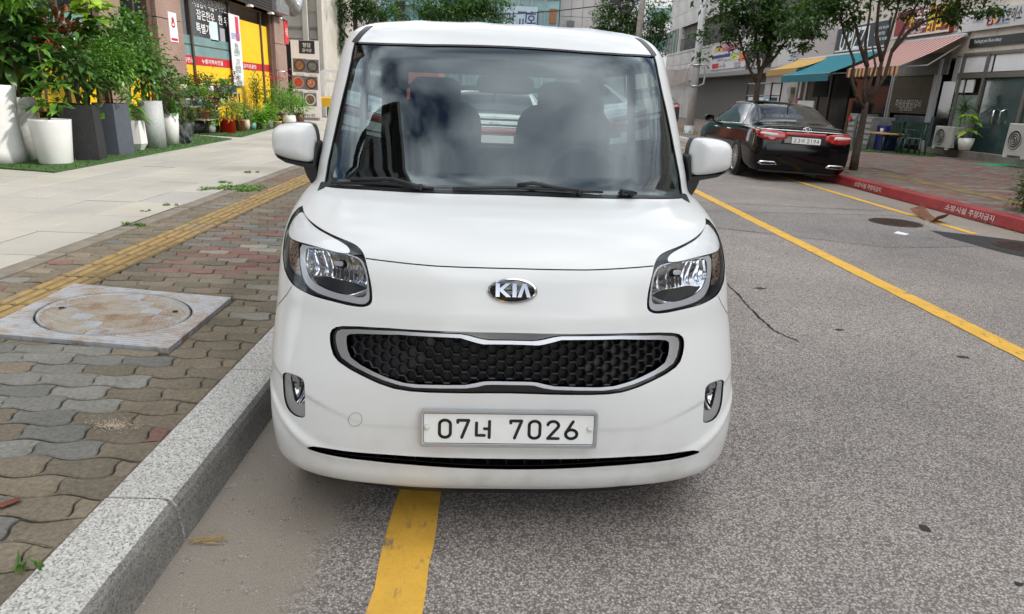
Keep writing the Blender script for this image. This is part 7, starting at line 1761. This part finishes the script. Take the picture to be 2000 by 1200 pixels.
# weeds and soil in the kerb gutter, tree pit
tp_ = MB(); c = b1_; sheet('tree_pit', [(c[0]-.35, c[1]-.55), (c[0]+.75, c[1]-.55), (c[0]+.75, c[1]+.55), (c[0]-.35, c[1]+.55)], .1445, mat('pit_soil', (.13, .10, .07), .95, var=.4, vscale=9), rpv, None)
for x0, x1, y0, y1 in ((-.42, .82, -.62, -.55), (-.42, .82, .55, .62), (.75, .82, -.55, .55), (-.42, -.35, -.55, .55)): wb(MB().cbox(c[0]+x0, c[0]+x1, c[1]+y0, c[1]+y1, .13, .165, .006), 'pit_edging', CON, rpv)
gw = MB()
for y in np.arange(6.8, 9.0, .22): blades(7, (KX-.03, y+R.uniform(-.1, .1)), .05, .06, .004, .8, gw, 2, .0)
tag(tag(gw.build('gutter_weeds', WEED), 'sparse weeds in the gutter along the red kerb', 'weed'), kind='stuff')
# ================================================================== SEDANS
from mathutils.bvhtree import BVHTree
SK = np.array([  # y, zb, wb, zm, wm, zbelt, wbelt, ztop, wtop, crown
(0.000, .36, .56, .50, .70, .62, .70, .68, .50, .00), (0.015, .28, .64, .50, .78, .74, .74, .84, .56, .01), (0.05, .23, .70, .50, .84, .87, .78, .965, .62, .015), (0.10, .21, .75, .50, .87, .92, .82, 1.005, .66, .018),
(.25, .19, .80, .50, .905, .945, .86, 1.03, .69, .02), (.50, .19, .82, .50, .92, .96, .875, 1.05, .70, .02), (.62, .19, .82, .50, .925, .965, .88, 1.075, .685, .025), (1.0, .19, .82, .50, .93, .97, .885, 1.225, .625, .03),
(1.45, .19, .82, .50, .93, .97, .885, 1.385, .575, .03), (1.9, .19, .82, .50, .93, .965, .885, 1.43, .56, .03), (2.4, .19, .82, .50, .93, .955, .885, 1.44, .56, .03), (2.9, .19, .82, .50, .93, .945, .88, 1.425, .56, .03),
(3.3, .19, .82, .50, .93, .94, .875, 1.30, .59, .03), (3.75, .19, .82, .50, .93, .93, .865, 1.04, .66, .03), (3.95, .19, .82, .50, .925, .91, .855, .99, .66, .03), (4.4, .19, .80, .50, .90, .84, .82, .90, .60, .02), (4.75, .22, .74, .46, .80, .70, .72, .76, .50, .01), (4.89, .32, .56, .42, .62, .54, .56, .60, .36, .0)])
def sedan(name, paint, label, pos, rz, roll=0.0, detail=True, group=None, plate=True):
    t = empty(name, pos, rz, label, 'car', group); t.rotation_euler = (0, roll, rz)
    ys = np.unique(np.concatenate([np.linspace(0, .1, 7), np.linspace(.1, .62, 9), np.linspace(.62, 1.45, 12), np.linspace(1.45, 3.3, 20), np.linspace(3.3, 3.75, 7), np.linspace(3.75, 4.89, 16)]))
    K = [pchip(SK[:, 0], SK[:, i], ys) for i in range(1, 10)]
    sec_t = [0, .6, 1.0, 1.25, 1.5, 1.75, 2.0, 2.25, 2.5, 2.75, 2.92, 3.0, 3.06, 3.2, 3.4, 3.6, 3.8, 3.92, 4.0, 4.08, 4.3, 4.6, 5.0]
    V = []
    for j, y in enumerate(ys):
        zb, wb_, zm, wm, zl, wl, zt, wt, cr = [k[j] for k in K]
        kx = [0, wb_, wm, wl, wt, 0]; kz = [zb, zb, zm, zl, zt-.012, zt+cr]
        xs = pchip(range(6), kx, sec_t) if False else None
        row = []
        for s in sec_t:
            i = min(4, int(s)); f = s-i; x = lerp(kx[i], kx[i+1], f); z = lerp(kz[i], kz[i+1], f)
            if i == 1: x = wb_+(wm-wb_)*math.sin(f*math.pi/2); z = zb+(zm-zb)*(1-math.cos(f*math.pi/2))
            if i == 2: x = wl+(wm-wl)*math.cos(f*math.pi/2)**.9; z = zm+(zl-zm)*math.sin(f*math.pi/2)**1.0
            if i == 4: x = wt*(1-f); z = zt-.012+(cr+.012)*(1-(1-f)**2)
            if i == 3: x += .02*math.sin(math.pi*f)
            row.append((x, y, z))
        V.append(row)
    ns = len(sec_t); mb = MB(); vv = []; idx = {}
    for j in range(len(ys)):
        for i in range(ns): vv.append(V[j][i])
        for i in range(ns): x, y, z = V[j][i]; vv.append((-x, y, z))
    F = {0: [], 1: []}
    for j in range(len(ys)-1):
        yc = (ys[j]+ys[j+1])/2
        for i in range(ns-1):
            sc_ = (sec_t[i]+sec_t[i+1])/2; g_ = 0
            if 3.06 < sc_ < 3.92 and 1.08+(sc_-3)*.62 < yc < 3.52-(sc_-3)*.75: g_ = 1         # side glass
            if sc_ > 4.08 and (.62 < yc < 1.44 or 3.02 < yc < 3.72): g_ = 1                    # rear screen, windscreen
            for s in (0, 1):
                a = j*2*ns+s*ns+i; q = (a, a+1, a+2*ns+1, a+2*ns); F[g_].append(q if s else q[::-1])
    F[0] += [tuple(range(ns))+tuple(range(2*ns-1, ns-1, -1))]
    b0 = (len(ys)-1)*2*ns; F[0] += [tuple(range(b0+ns-1, b0-1, -1))+tuple(range(b0+ns, b0+2*ns))]
    me = bpy.data.meshes.new('body'); me.from_pydata(vv, [], F[0]); me.materials.append(paint); me.polygons.foreach_set('use_smooth', [True]*len(F[0])); bm_ = bmesh.new(); bm_.from_mesh(me)
    bmesh.ops.delete(bm_, geom=[v for v in bm_.verts if not v.link_faces], context='VERTS'); bmesh.ops.remove_doubles(bm_, verts=bm_.verts, dist=1e-4); bmesh.ops.recalc_face_normals(bm_, faces=bm_.faces); bm_.to_mesh(me); bm_.free(); link('body', me, t)
    me = bpy.data.meshes.new('glass'); me.from_pydata(vv, [], F[1]); me.materials.append(mat('car_dark_glass', (.006, .007, .008), .04, coat=.0, spec=.4)); me.polygons.foreach_set('use_smooth', [True]*len(F[1])); bm_ = bmesh.new(); bm_.from_mesh(me); bmesh.ops.delete(bm_, geom=[v for v in bm_.verts if not v.link_faces], context='VERTS'); bmesh.ops.recalc_face_normals(bm_, faces=bm_.faces); bm_.to_mesh(me); bm_.free(); link('window_glass', me, t)
    bvh = BVHTree.FromPolygons([Vector(v) for v in vv], F[0]+F[1])
    def rear(pts, nm, m, off=.012, par=t, th=.02):
        O = resample(pts, .03); uv, fc = cdt_patch(O, step=.05); P = []
        for x, z in uv:
            h = bvh.ray_cast(Vector((x, -1, z)), Vector((0, 1, 0))); P.append(h[0] if h[0] is not None else Vector((x, .3, z)))
        n = len(P); VV = [(p.x, p.y-off, p.z) for p in P]+[(p.x, p.y+th, p.z) for p in P]
        FF = [(f if True else f) for f in fc]; FF = [tuple(f) for f in FF]; bd = {}
        for f in fc:
            for i in range(3): e = (f[i], f[(i+1) % 3]); bd[e] = 1
        FF += [(a, b, b+n, a+n) for (a, b) in bd if (b, a) not in bd]
        o = MB().add(VV, FF, True).build(nm, m, par); b_ = bmesh.new(); b_.from_mesh(o.data); bmesh.ops.delete(b_, geom=[v for v in b_.verts if not v.link_faces], context='VERTS'); bmesh.ops.recalc_face_normals(b_, faces=b_.faces); b_.to_mesh(o.data); b_.free(); return o
    # wheels with arches
    for s in (-1, 1):
        for yy in (1.07, 3.915):
            wx = .925
            MB().lathe([(.365, 0), (.365, .012)], 32).xf(Matrix.Translation((s*(wx-.014), yy, .34)) @ Matrix.Rotation(math.pi/2*s, 4, 'Y')).build('wheel_arch', BLACKP, t)
            wh = empty('wheel', (s*.848, yy, .335)); wh.parent = t; rot = Matrix.Rotation(math.pi/2*s, 4, 'Y')
            MB().lathe([(.235, -.1), (.30, -.105), (.328, -.085), (.335, -.04), (.335, .05), (.328, .09), (.30, .108), (.24, .10)], 36, cap=False).xf(rot).build('tyre', RUBBER, wh)
            mb = MB().lathe([(.24, -.05), (.24, .095), (.228, .10), (.222, .06)], 36, cap=False); mb.lathe([(.05, .055), (.045, .085)], 16); mb.xf(rot).build('rim', ALLOY, wh)
            MB().lathe([(.225, .03), (.225, .035)], 24).xf(rot).build('brake_shadow', BLACKP, wh)
            for k in range(15 if detail else 0):
                a = 2*math.pi*k/15; c_, s_ = math.cos(a), math.sin(a); w1, w2 = .011, .016
                MB().add([(.045*c_-w1*s_, .045*s_+w1*c_, .078), (.045*c_+w1*s_, .045*s_-w1*c_, .078), (.228*c_+w2*s_, .228*s_-w2*c_, .088), (.228*c_-w2*s_, .228*s_+w2*c_, .088), (.045*c_-w1*s_, .045*s_+w1*c_, .05), (.045*c_+w1*s_, .045*s_-w1*c_, .05), (.228*c_+w2*s_, .228*s_-w2*c_, .05), (.228*c_-w2*s_, .228*s_+w2*c_, .05)],
                         [(0, 1, 2, 3), (0, 3, 7, 4), (1, 5, 6, 2)], False).xf(rot).build('spoke', ALLOY, wh)
    MB().box(-.7, .7, .15, 4.7, .17, .30).build('underbody', BLACKP, t)
    RED = mat('tail_red', (.42, .008, .010), .12, coat=.8); CLR = mat('tail_clear', (.62, .58, .58), .15, coat=.6)
    for s in (-1, 1):
        q = lambda pts: [(s*x, z) for x, z in pts] if s > 0 else [(s*x, z) for x, z in pts][::-1]
        tl = empty('tail_light'); tl.parent = t
        rear(q([(.34, .80), (.36, .885), (.46, .915), (.62, .93), (.80, .935), (.868, .925), (.872, .86), (.84, .79), (.72, .755), (.58, .745)]), 'red_lens', RED, .014, tl)
        rear(q([(.50, .825), (.70, .835), (.82, .85), (.83, .885), (.66, .885), (.52, .88)]), 'clear_lens', CLR, .022, tl)
        # wrap-round part on the flank
        x_ = s*.0; mbq = []
        P = []
        for yy, z in ((.10, .80), (.34, .84), (.40, .885), (.34, .93), (.12, .935)):
            h = bvh.ray_cast(Vector((s*2, yy, z)), Vector((-s, 0, 0))); P.append(h[0])
        if all(p is not None for p in P): MB().add([(p.x+s*.008, p.y, p.z) for p in P]+[(p.x-s*.03, p.y, p.z) for p in P], [tuple(range(5)), (0, 1, 6, 5), (1, 2, 7, 6), (2, 3, 8, 7), (3, 4, 9, 8)], False).build('side_lens', RED, tl)
        if detail:
            rear(q([(.44, .315), (.50, .375), (.76, .375), (.80, .335), (.74, .30)]), 'exhaust_tip', CHROME, .016, t); rear(q([(.49, .325), (.52, .362), (.73, .362), (.755, .335), (.72, .315)]), 'exhaust_bore', BLACKP, .022, t)
            # door mirror, handles
            mi = empty('door_mirror'); mi.parent = t; rbox(.11, .06, .07, .05).xf(Matrix.Translation((s*1.0, 3.32, 1.02))).build('mirror_cap', paint, mi); MB().tube([(s*.86, 3.35, .96), (s*.95, 3.33, .99)], .022, 6).build('mirror_stalk', BLACKP, mi)
            for yy in (1.75, 2.78): MB().tube([(s*.917, yy, .86), (s*.945, yy+.03, .865), (s*.945, yy+.19, .865), (s*.915, yy+.22, .86)], .012, 6).build('door_handle', CHROME, t)
            tr = []
            for u in np.linspace(0, 1, 26):
                sec = 3.94; y = lerp(1.62, 2.86, u)
                zb, wb_, zm, wm, zl, wl, zt, wt, cr = [float(pchip(SK[:, 0], SK[:, i], [y])[0]) for i in range(1, 10)]; f = .93; tr.append((s*(lerp(wl, wt, f)+.012), y, lerp(zl, zt-.012, f)))
            y = 1.10; zb, wb_, zm, wm, zl, wl, zt, wt, cr = [float(pchip(SK[:, 0], SK[:, i], [y])[0]) for i in range(1, 10)]; lo = [(s*(lerp(wl, wt, .06)+.012), 1.10, lerp(zl, zt, .06))]
            y = 3.48; zb, wb_, zm, wm, zl, wl, zt, wt, cr = [float(pchip(SK[:, 0], SK[:, i], [y])[0]) for i in range(1, 10)]; hi = [(s*(lerp(wl, wt, .06)+.012), 3.48, lerp(zl, zt, .06))]
            MB().tube(lo+tr+hi+lo, .010, 6).build('window_trim', CHROME, t)
    if detail:
        rear([(-.37, .86), (.37, .86), (.37, .915), (-.37, .915)], 'light_bar', RED, .012, t); rear([(-.85, .936), (.85, .936), (.85, .951), (-.85, .951)], 'chrome_strip', CHROME, .016, t)
        rear([(-.44, .70), (.44, .70), (.40, .865), (-.40, .865)], 'plate_recess', BLACKG, .004, t)
        pt_ = empty('number_plate', (0, -.012, .775)); pt_.parent = t; MB().prism(rrect(.26, .055, .01)[::-1], -.012, .008, 1).build('plate_panel', PLW, pt_)
        h = bvh.ray_cast(Vector((0, -1, .775)), Vector((0, 1, 0)))[0]; pt_.location = (0, h.y-.018, .775)
        sp_ = []
        for c, x, w in () if not plate else (('2', -.205, .05), ('3', -.135, .05), ('D', -.062, .055), ('2', .035, .05), ('1', .095, .05), ('9', .152, .05), ('4', .212, .052)): sp_.append((c, x-w/2+.005, 0, w-.012, .062))
        plate_text(sp_, .009, lambda mb, par, m: mb.xf(Matrix.Translation((0, -.0125, 0))).build('plate_character', m, par), PLB, pt_)
        h = bvh.ray_cast(Vector((0, -1, .968)), Vector((0, 1, 0)))[0]; eb = empty('emblem', (0, h.y-.012, .968)); eb.parent = t
        MB().tube([(.075*math.cos(a), 0, .042*math.sin(a)) for a in np.linspace(0, 6.283, 25)], .008, 6, cap=False).build('emblem_oval', CHROME, eb); MB().tube([(-.045, 0, -.026), (-.028, 0, .026)], .008, 5).build('emblem_stroke', CHROME, eb); MB().tube([(.045, 0, .026), (.028, 0, -.026)], .008, 5).build('emblem_stroke', CHROME, eb); MB().tube([(-.035, 0, -.004), (.035, 0, .004)], .007, 5).build('emblem_stroke', CHROME, eb)
        MB().tube([(0, 1.25, 1.34), (0, 1.10, 1.46)], [.012, .006], 6).build('antenna', BLACKP, t)
        MB().box(-.935, -.925, 1.5, 3.4, .36, .385).build('sill_trim', CHROME, t); MB().box(.925, .935, 1.5, 3.4, .36, .385).build('sill_trim', CHROME, t)
    return t
BPAINT = mat('black_car_paint', (.003, .003, .0045), .07, coat=.0, spec=.32); WPAINT = mat('white_car_paint', (.72, .73, .73), .3, coat=.8); GPAINT = mat('grey_car_paint', (.045, .045, .05), .3, coat=.8)
sedan('sedan', BPAINT, 'glossy black sedan with a full-width red tail light parked by the red kerb', (5.62, 12.5, -.012), math.radians(-3.2), math.radians(1.6))
sedan('sedan', WPAINT, 'white car parked behind the white van, seen through its windows', (-.05, 9.4, 0), math.radians(1), 0, True, None, False)
o = sedan('hatchback', GPAINT, 'dark car with red tail lamp parked far off by the light pole', (7.25, 31.0, .14), math.radians(-2), 0, False); o.scale = (.95, .9, 1.16)
# ================================================================== FAR BACKGROUND
def AT(px, py, Y): return on(px, py, 1, Y)
def facade(name, label, pxl, pxr, Y, ztop, m, cat='building', dep=8):
    a, b = AT(pxl, 100, Y)[0], AT(pxr, 100, Y)[0]; t = empty(name, ((a+b)/2, Y, 0), 0, label, cat); wb(MB().box(a, b, Y, Y+dep, 0, ztop), 'wall', m, t); return t, a, b
CONC = mat('pale_concrete', (.48, .455, .40), .85, var=.15, vscale=1.2); CONC2 = mat('grey_concrete', (.26, .26, .27), .8, var=.15)
t, a, b = facade('concrete_building', 'pale concrete building behind the menu banner stand', 555, 628, 33, 9, CONC)
for py in (20, 55, 74): z = AT(600, py, 33)[2]; wb(MB().box(a-.02, b+.02, 32.94, 33, z-.05, z+.05), 'ledge', CONC2 if py == 55 else CONC, t)
xa, xb = AT(591, 40, 32.7)[0], AT(602, 40, 32.7)[0]; wb(MB().cbox(xa, xb, 32.6, 32.9, 0, 9, .03), 'column', CONC, t)
xa, xb = AT(620, 40, 32.7)[0], AT(631, 40, 32.7)[0]; wb(MB().cbox(xa, xb, 32.6, 33.0, 0, 9, .03), 'column', CONC, t)
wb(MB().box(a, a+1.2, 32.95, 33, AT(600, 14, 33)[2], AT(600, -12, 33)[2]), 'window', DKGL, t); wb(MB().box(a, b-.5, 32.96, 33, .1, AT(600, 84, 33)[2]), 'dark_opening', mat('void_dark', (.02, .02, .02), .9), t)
t, a, b = facade('parking_block', 'grey concrete block over a dark open parking level', 620, 700, 42, AT(650, 62, 42)[2]+3, CONC2)
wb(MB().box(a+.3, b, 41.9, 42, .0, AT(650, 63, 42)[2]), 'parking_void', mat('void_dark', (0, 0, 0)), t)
GT = mat('teal_curtain_glass', (.10, .21, .22), .12, coat=.4, var=.35, vscale=.35); GTM = mat('teal_mullion', (.16, .25, .25), .5)
t, a, b = facade('church_building', 'teal glass church building with blue Korean letters above the van roof', 690, 1088, 68, 16, GT)
for px in list(range(700, 1090, 26)): x = AT(px, 30, 67.9)[0]; wb(MB().box(x-.09, x+.09, 67.85, 68, 0, 16), 'mullion', GTM, t)
for py in (48, 12, -10): z = AT(900, py, 68)[2]; wb(MB().box(a, b, 67.83, 68, z-.12, z+.12), 'floor_band', GTM, t)
x0, x1 = AT(771, 20, 68)[0], AT(792, 20, 68)[0]; wb(MB().box(x0, x1, 67.8, 67.9, AT(780, 40, 68)[2], AT(780, 3, 68)[2]), 'dark_window', DKGL, t)
x0, x1 = AT(1074, 20, 68)[0], AT(1087, 20, 68)[0]; wb(MB().box(x0, x1, 67.7, 67.9, AT(1080, 47, 68)[2], AT(1080, 18, 68)[2]), 'brown_panel', mat('brown_panel', (.20, .085, .035), .7), t)
wb(MB().box(AT(984, 30, 68)[0], AT(1050, 30, 68)[0], 67.72, 67.8, AT(1010, 49, 68)[2], AT(1010, 13, 68)[2]), 'letter_panel', mat('pale_glass_panel', (.30, .38, .42), .3, var=.1), t)
for px, ch in ((972, '소'), (996, '망'), (1020, '교'), (1040, '회')):
    p = AT(px, 38, 67.7); lettering(ch, mat('navy_letters', (.03, .035, .14), .5), tuple(p), (1, 0, 0), UZ, 1.35, t, 1.1, .02)
t, a, b = facade('tall_stone_building', 'tall pale stone building with panel joints behind the dark tree', 1089, 1222, 70, 22, GST2)
ny = 6
for i in range(ny):
    for k in range(8): wb(MB().box(lerp(a, b, i/ny)+.02, lerp(a, b, (i+1)/ny)-.02, 69.94, 70, 3+k*1.9+.02, 3+(k+1)*1.9-.02), 'stone_panel', mat('pale_stone_panel', (.36, .34, .335), .7, var=.12, vscale=.6), t)
x0, x1 = AT(1107, 50, 70)[0], AT(1121, 50, 70)[0]; wb(MB().box(x0, x1, 69.85, 69.96, AT(1114, 56, 70)[2], AT(1114, 41, 70)[2]), 'window', DKGL, t)
t, a, b = facade('white_building', 'far white building between the dark tree and the grey stone building', 1225, 1345, 92, 24, mat('white_render', (.70, .72, .73), .8, var=.06, vscale=.3))
for k in range(4): x = AT(1268+k*12, 10, 92)[0]; wb(MB().box(x, x+.8, 91.9, 92, 7.5, 9), 'window', GT, t); wb(MB().box(x, x+.8, 91.9, 92, 11, 12.5), 'window', GT, t)
# vehicles, frame and blocks glimpsed left of the van
c = gp(640, 222, .14); t = empty('yellow_barrier', (c[0], 29, 0), 0, 'yellow plastic barrier block beyond the menu banner stand', 'barrier'); x0, x1 = AT(618, 195, 29)[0], AT(662, 195, 29)[0]; z0, z1 = AT(640, 209, 29)[2], AT(640, 190, 29)[2]
wb(MB().cbox(x0, x1, 29, 29.4, max(0, z0), z1, .04), 'barrier_body', mat('barrier_yellow', (.72, .42, .02), .5), t)
t = empty('white_gate', (AT(645, 150, 30)[0], 30, 0), 0, 'white metal frame gate beyond the menu banner stand', 'gate'); x0, x1 = AT(630, 150, 30)[0], AT(672, 150, 30)[0]
for x in (x0, x0+.9, x1): wb(MB().box(x-.08, x+.08, 30, 30.15, 0, 2.0), 'gate_post', PANW, t)
for z in (.9, 1.55, 1.95): wb(MB().box(x0, x1, 30.02, 30.12, z, z+.1), 'gate_rail', PANW, t)
tw = blades(160, (0, 0), .5, .9, .02, .3, cols=2).build('reed_clump', WEED, None, (AT(636, 180, 31)[0], 31, 0)); tag(tw, 'clump of tall grass behind the white gate', 'grass', kind='stuff')
t = empty('brick_house', (-6.5, 60, 0), 0, 'low brick red house across the end of the street', 'house'); wb(MB().box(-11, -5.2, 60, 66, 0, 4.2), 'wall', mat('brick_red', (.33, .10, .06), .85, var=.2), t); wb(MB().prism([(-11.4, 4.2), (-4.8, 4.2), (-8.1, 6)], 59.7, 66.3, 1), 'roof', CONC2, t)
# trees
def btree(px, Y, clumps, label, n, L_, seed, lim=()):
    b = np.array([AT(px, 150, Y)[0], Y, 0.0]); k = proj(b)
    return ptree(b, 0, [tuple(k), (px, 120), (px+2, 60), (px, 10)], [[(px, 90), (px-30, 50), (px-55, 10)], [(px, 80), (px+28, 45), (px+55, 5)], [(px, 60), (px+5, 10), (px, -40)]]+list(lim), clumps, label, n, L_, seed, .14)
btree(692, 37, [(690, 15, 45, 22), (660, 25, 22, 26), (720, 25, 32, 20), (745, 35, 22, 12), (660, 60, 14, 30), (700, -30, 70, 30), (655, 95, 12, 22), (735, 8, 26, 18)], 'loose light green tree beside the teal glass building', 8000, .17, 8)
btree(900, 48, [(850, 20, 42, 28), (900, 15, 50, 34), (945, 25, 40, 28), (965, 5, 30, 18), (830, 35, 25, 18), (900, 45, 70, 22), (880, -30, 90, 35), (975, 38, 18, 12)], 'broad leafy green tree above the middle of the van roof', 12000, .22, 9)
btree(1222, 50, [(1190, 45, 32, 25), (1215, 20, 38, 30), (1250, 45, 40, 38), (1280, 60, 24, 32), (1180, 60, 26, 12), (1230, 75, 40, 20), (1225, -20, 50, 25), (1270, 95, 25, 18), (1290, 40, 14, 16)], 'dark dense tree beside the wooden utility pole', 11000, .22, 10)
# wooden utility pole, coil and cables
wp = AT(1243, 75, 40); t = empty('wooden_pole', (wp[0], 40, 0), 0, 'weathered grey wooden utility pole with a coil of cable', 'utility pole')
MB().tube([(0, 0, 0), (.12, 0, 5), (.28, 0, 11)], [.19, .17, .14], 12).build('pole_shaft', mat('weathered_wood', (.27, .245, .22), .9, var=.3, vscale=7, bump=.5), t)
cc_ = AT(1223, 9, 39.8)-np.array([wp[0], 40, 0])
for r_ in (.40, .44, .36): MB().tube([(cc_[0]+r_*math.cos(a), cc_[1]+.03*math.sin(5*a), cc_[2]+r_*math.sin(a)) for a in np.linspace(0, 6.283, 28)], .05, 6, cap=False).build('cable_coil', BLACKP, t)
MB().box(cc_[0]-.9, cc_[0]-.35, -.25, -.05, cc_[2]+.05, cc_[2]+.45).build('terminal_box', BLACKP, t)
CAB = mat('cable_black', (.01, .01, .01), .6)
def cable(a, b, sag, r, label):
    P = [(lerp(a[0], b[0], u), lerp(a[1], b[1], u), lerp(a[2], b[2], u)-sag*4*u*(1-u)) for u in np.linspace(0, 1, 24)]; tag(MB().tube(P, r, 6).build('overhead_cable', CAB), label, 'cable', 'overhead cables')
top = np.array([wp[0]+.2, 40, cc_[2]+.3])
cable(top, AT(760, 20, 66), .6, .03, 'black cable from the wooden pole to the church building')
cable(top+np.array([0, 0, .9]), (7.62, 9.05, 8.3), .8, .018, 'thick overhead cable strung between the two utility poles')
cable((7.62, 9.05, 8.6), (2.6, -22, 8.6), .9, .018, 'overhead cable crossing the street behind the striped pole, topmost')
cable((7.62, 9.05, 8.2), (2.2, -22, 8.2), .8, .016, 'overhead cable crossing the street just below the topmost')
cable((7.62, 9.05, 7.6), (1.6, -22, 7.6), .9, .016, 'overhead cable crossing the street, lowest of the three')

# ------------------------------------------------------------------ office block beside and behind the photographer (it shows in the windscreen)
ab = empty('office_block', (-10, -12, 0), 0, 'tall grey-brown office block beside the photographer, mirrored in the windscreen', 'building')
ABM = mat('office_stone', (.17, .155, .14), .8, var=.2, vscale=.3)
wb(MB().box(-22, -6.6, -30, 1.4, 0, 19), 'core_wall', ABM, ab)
for k in range(5):
    z = 1.5+k*3.5; wb(MB().box(-6.6, -6.15, -30, 1.4, z-.5, z+.55), 'spandrel', ABM, ab)
    for j in range(8): y = -29+j*3.9; wb(MB().box(-6.6, -6.5, y, y+2.7, z+.55, z+2.9), 'window', DKGL, ab)
    for j in range(3): x = -20+j*4.2; wb(MB().box(x, x+2.8, 1.4, 1.5, z+.55, z+2.9), 'window', DKGL, ab)
wb(MB().box(-22.4, -5.8, -30.4, 1.9, 19, 20.1), 'parapet', ABM, ab)
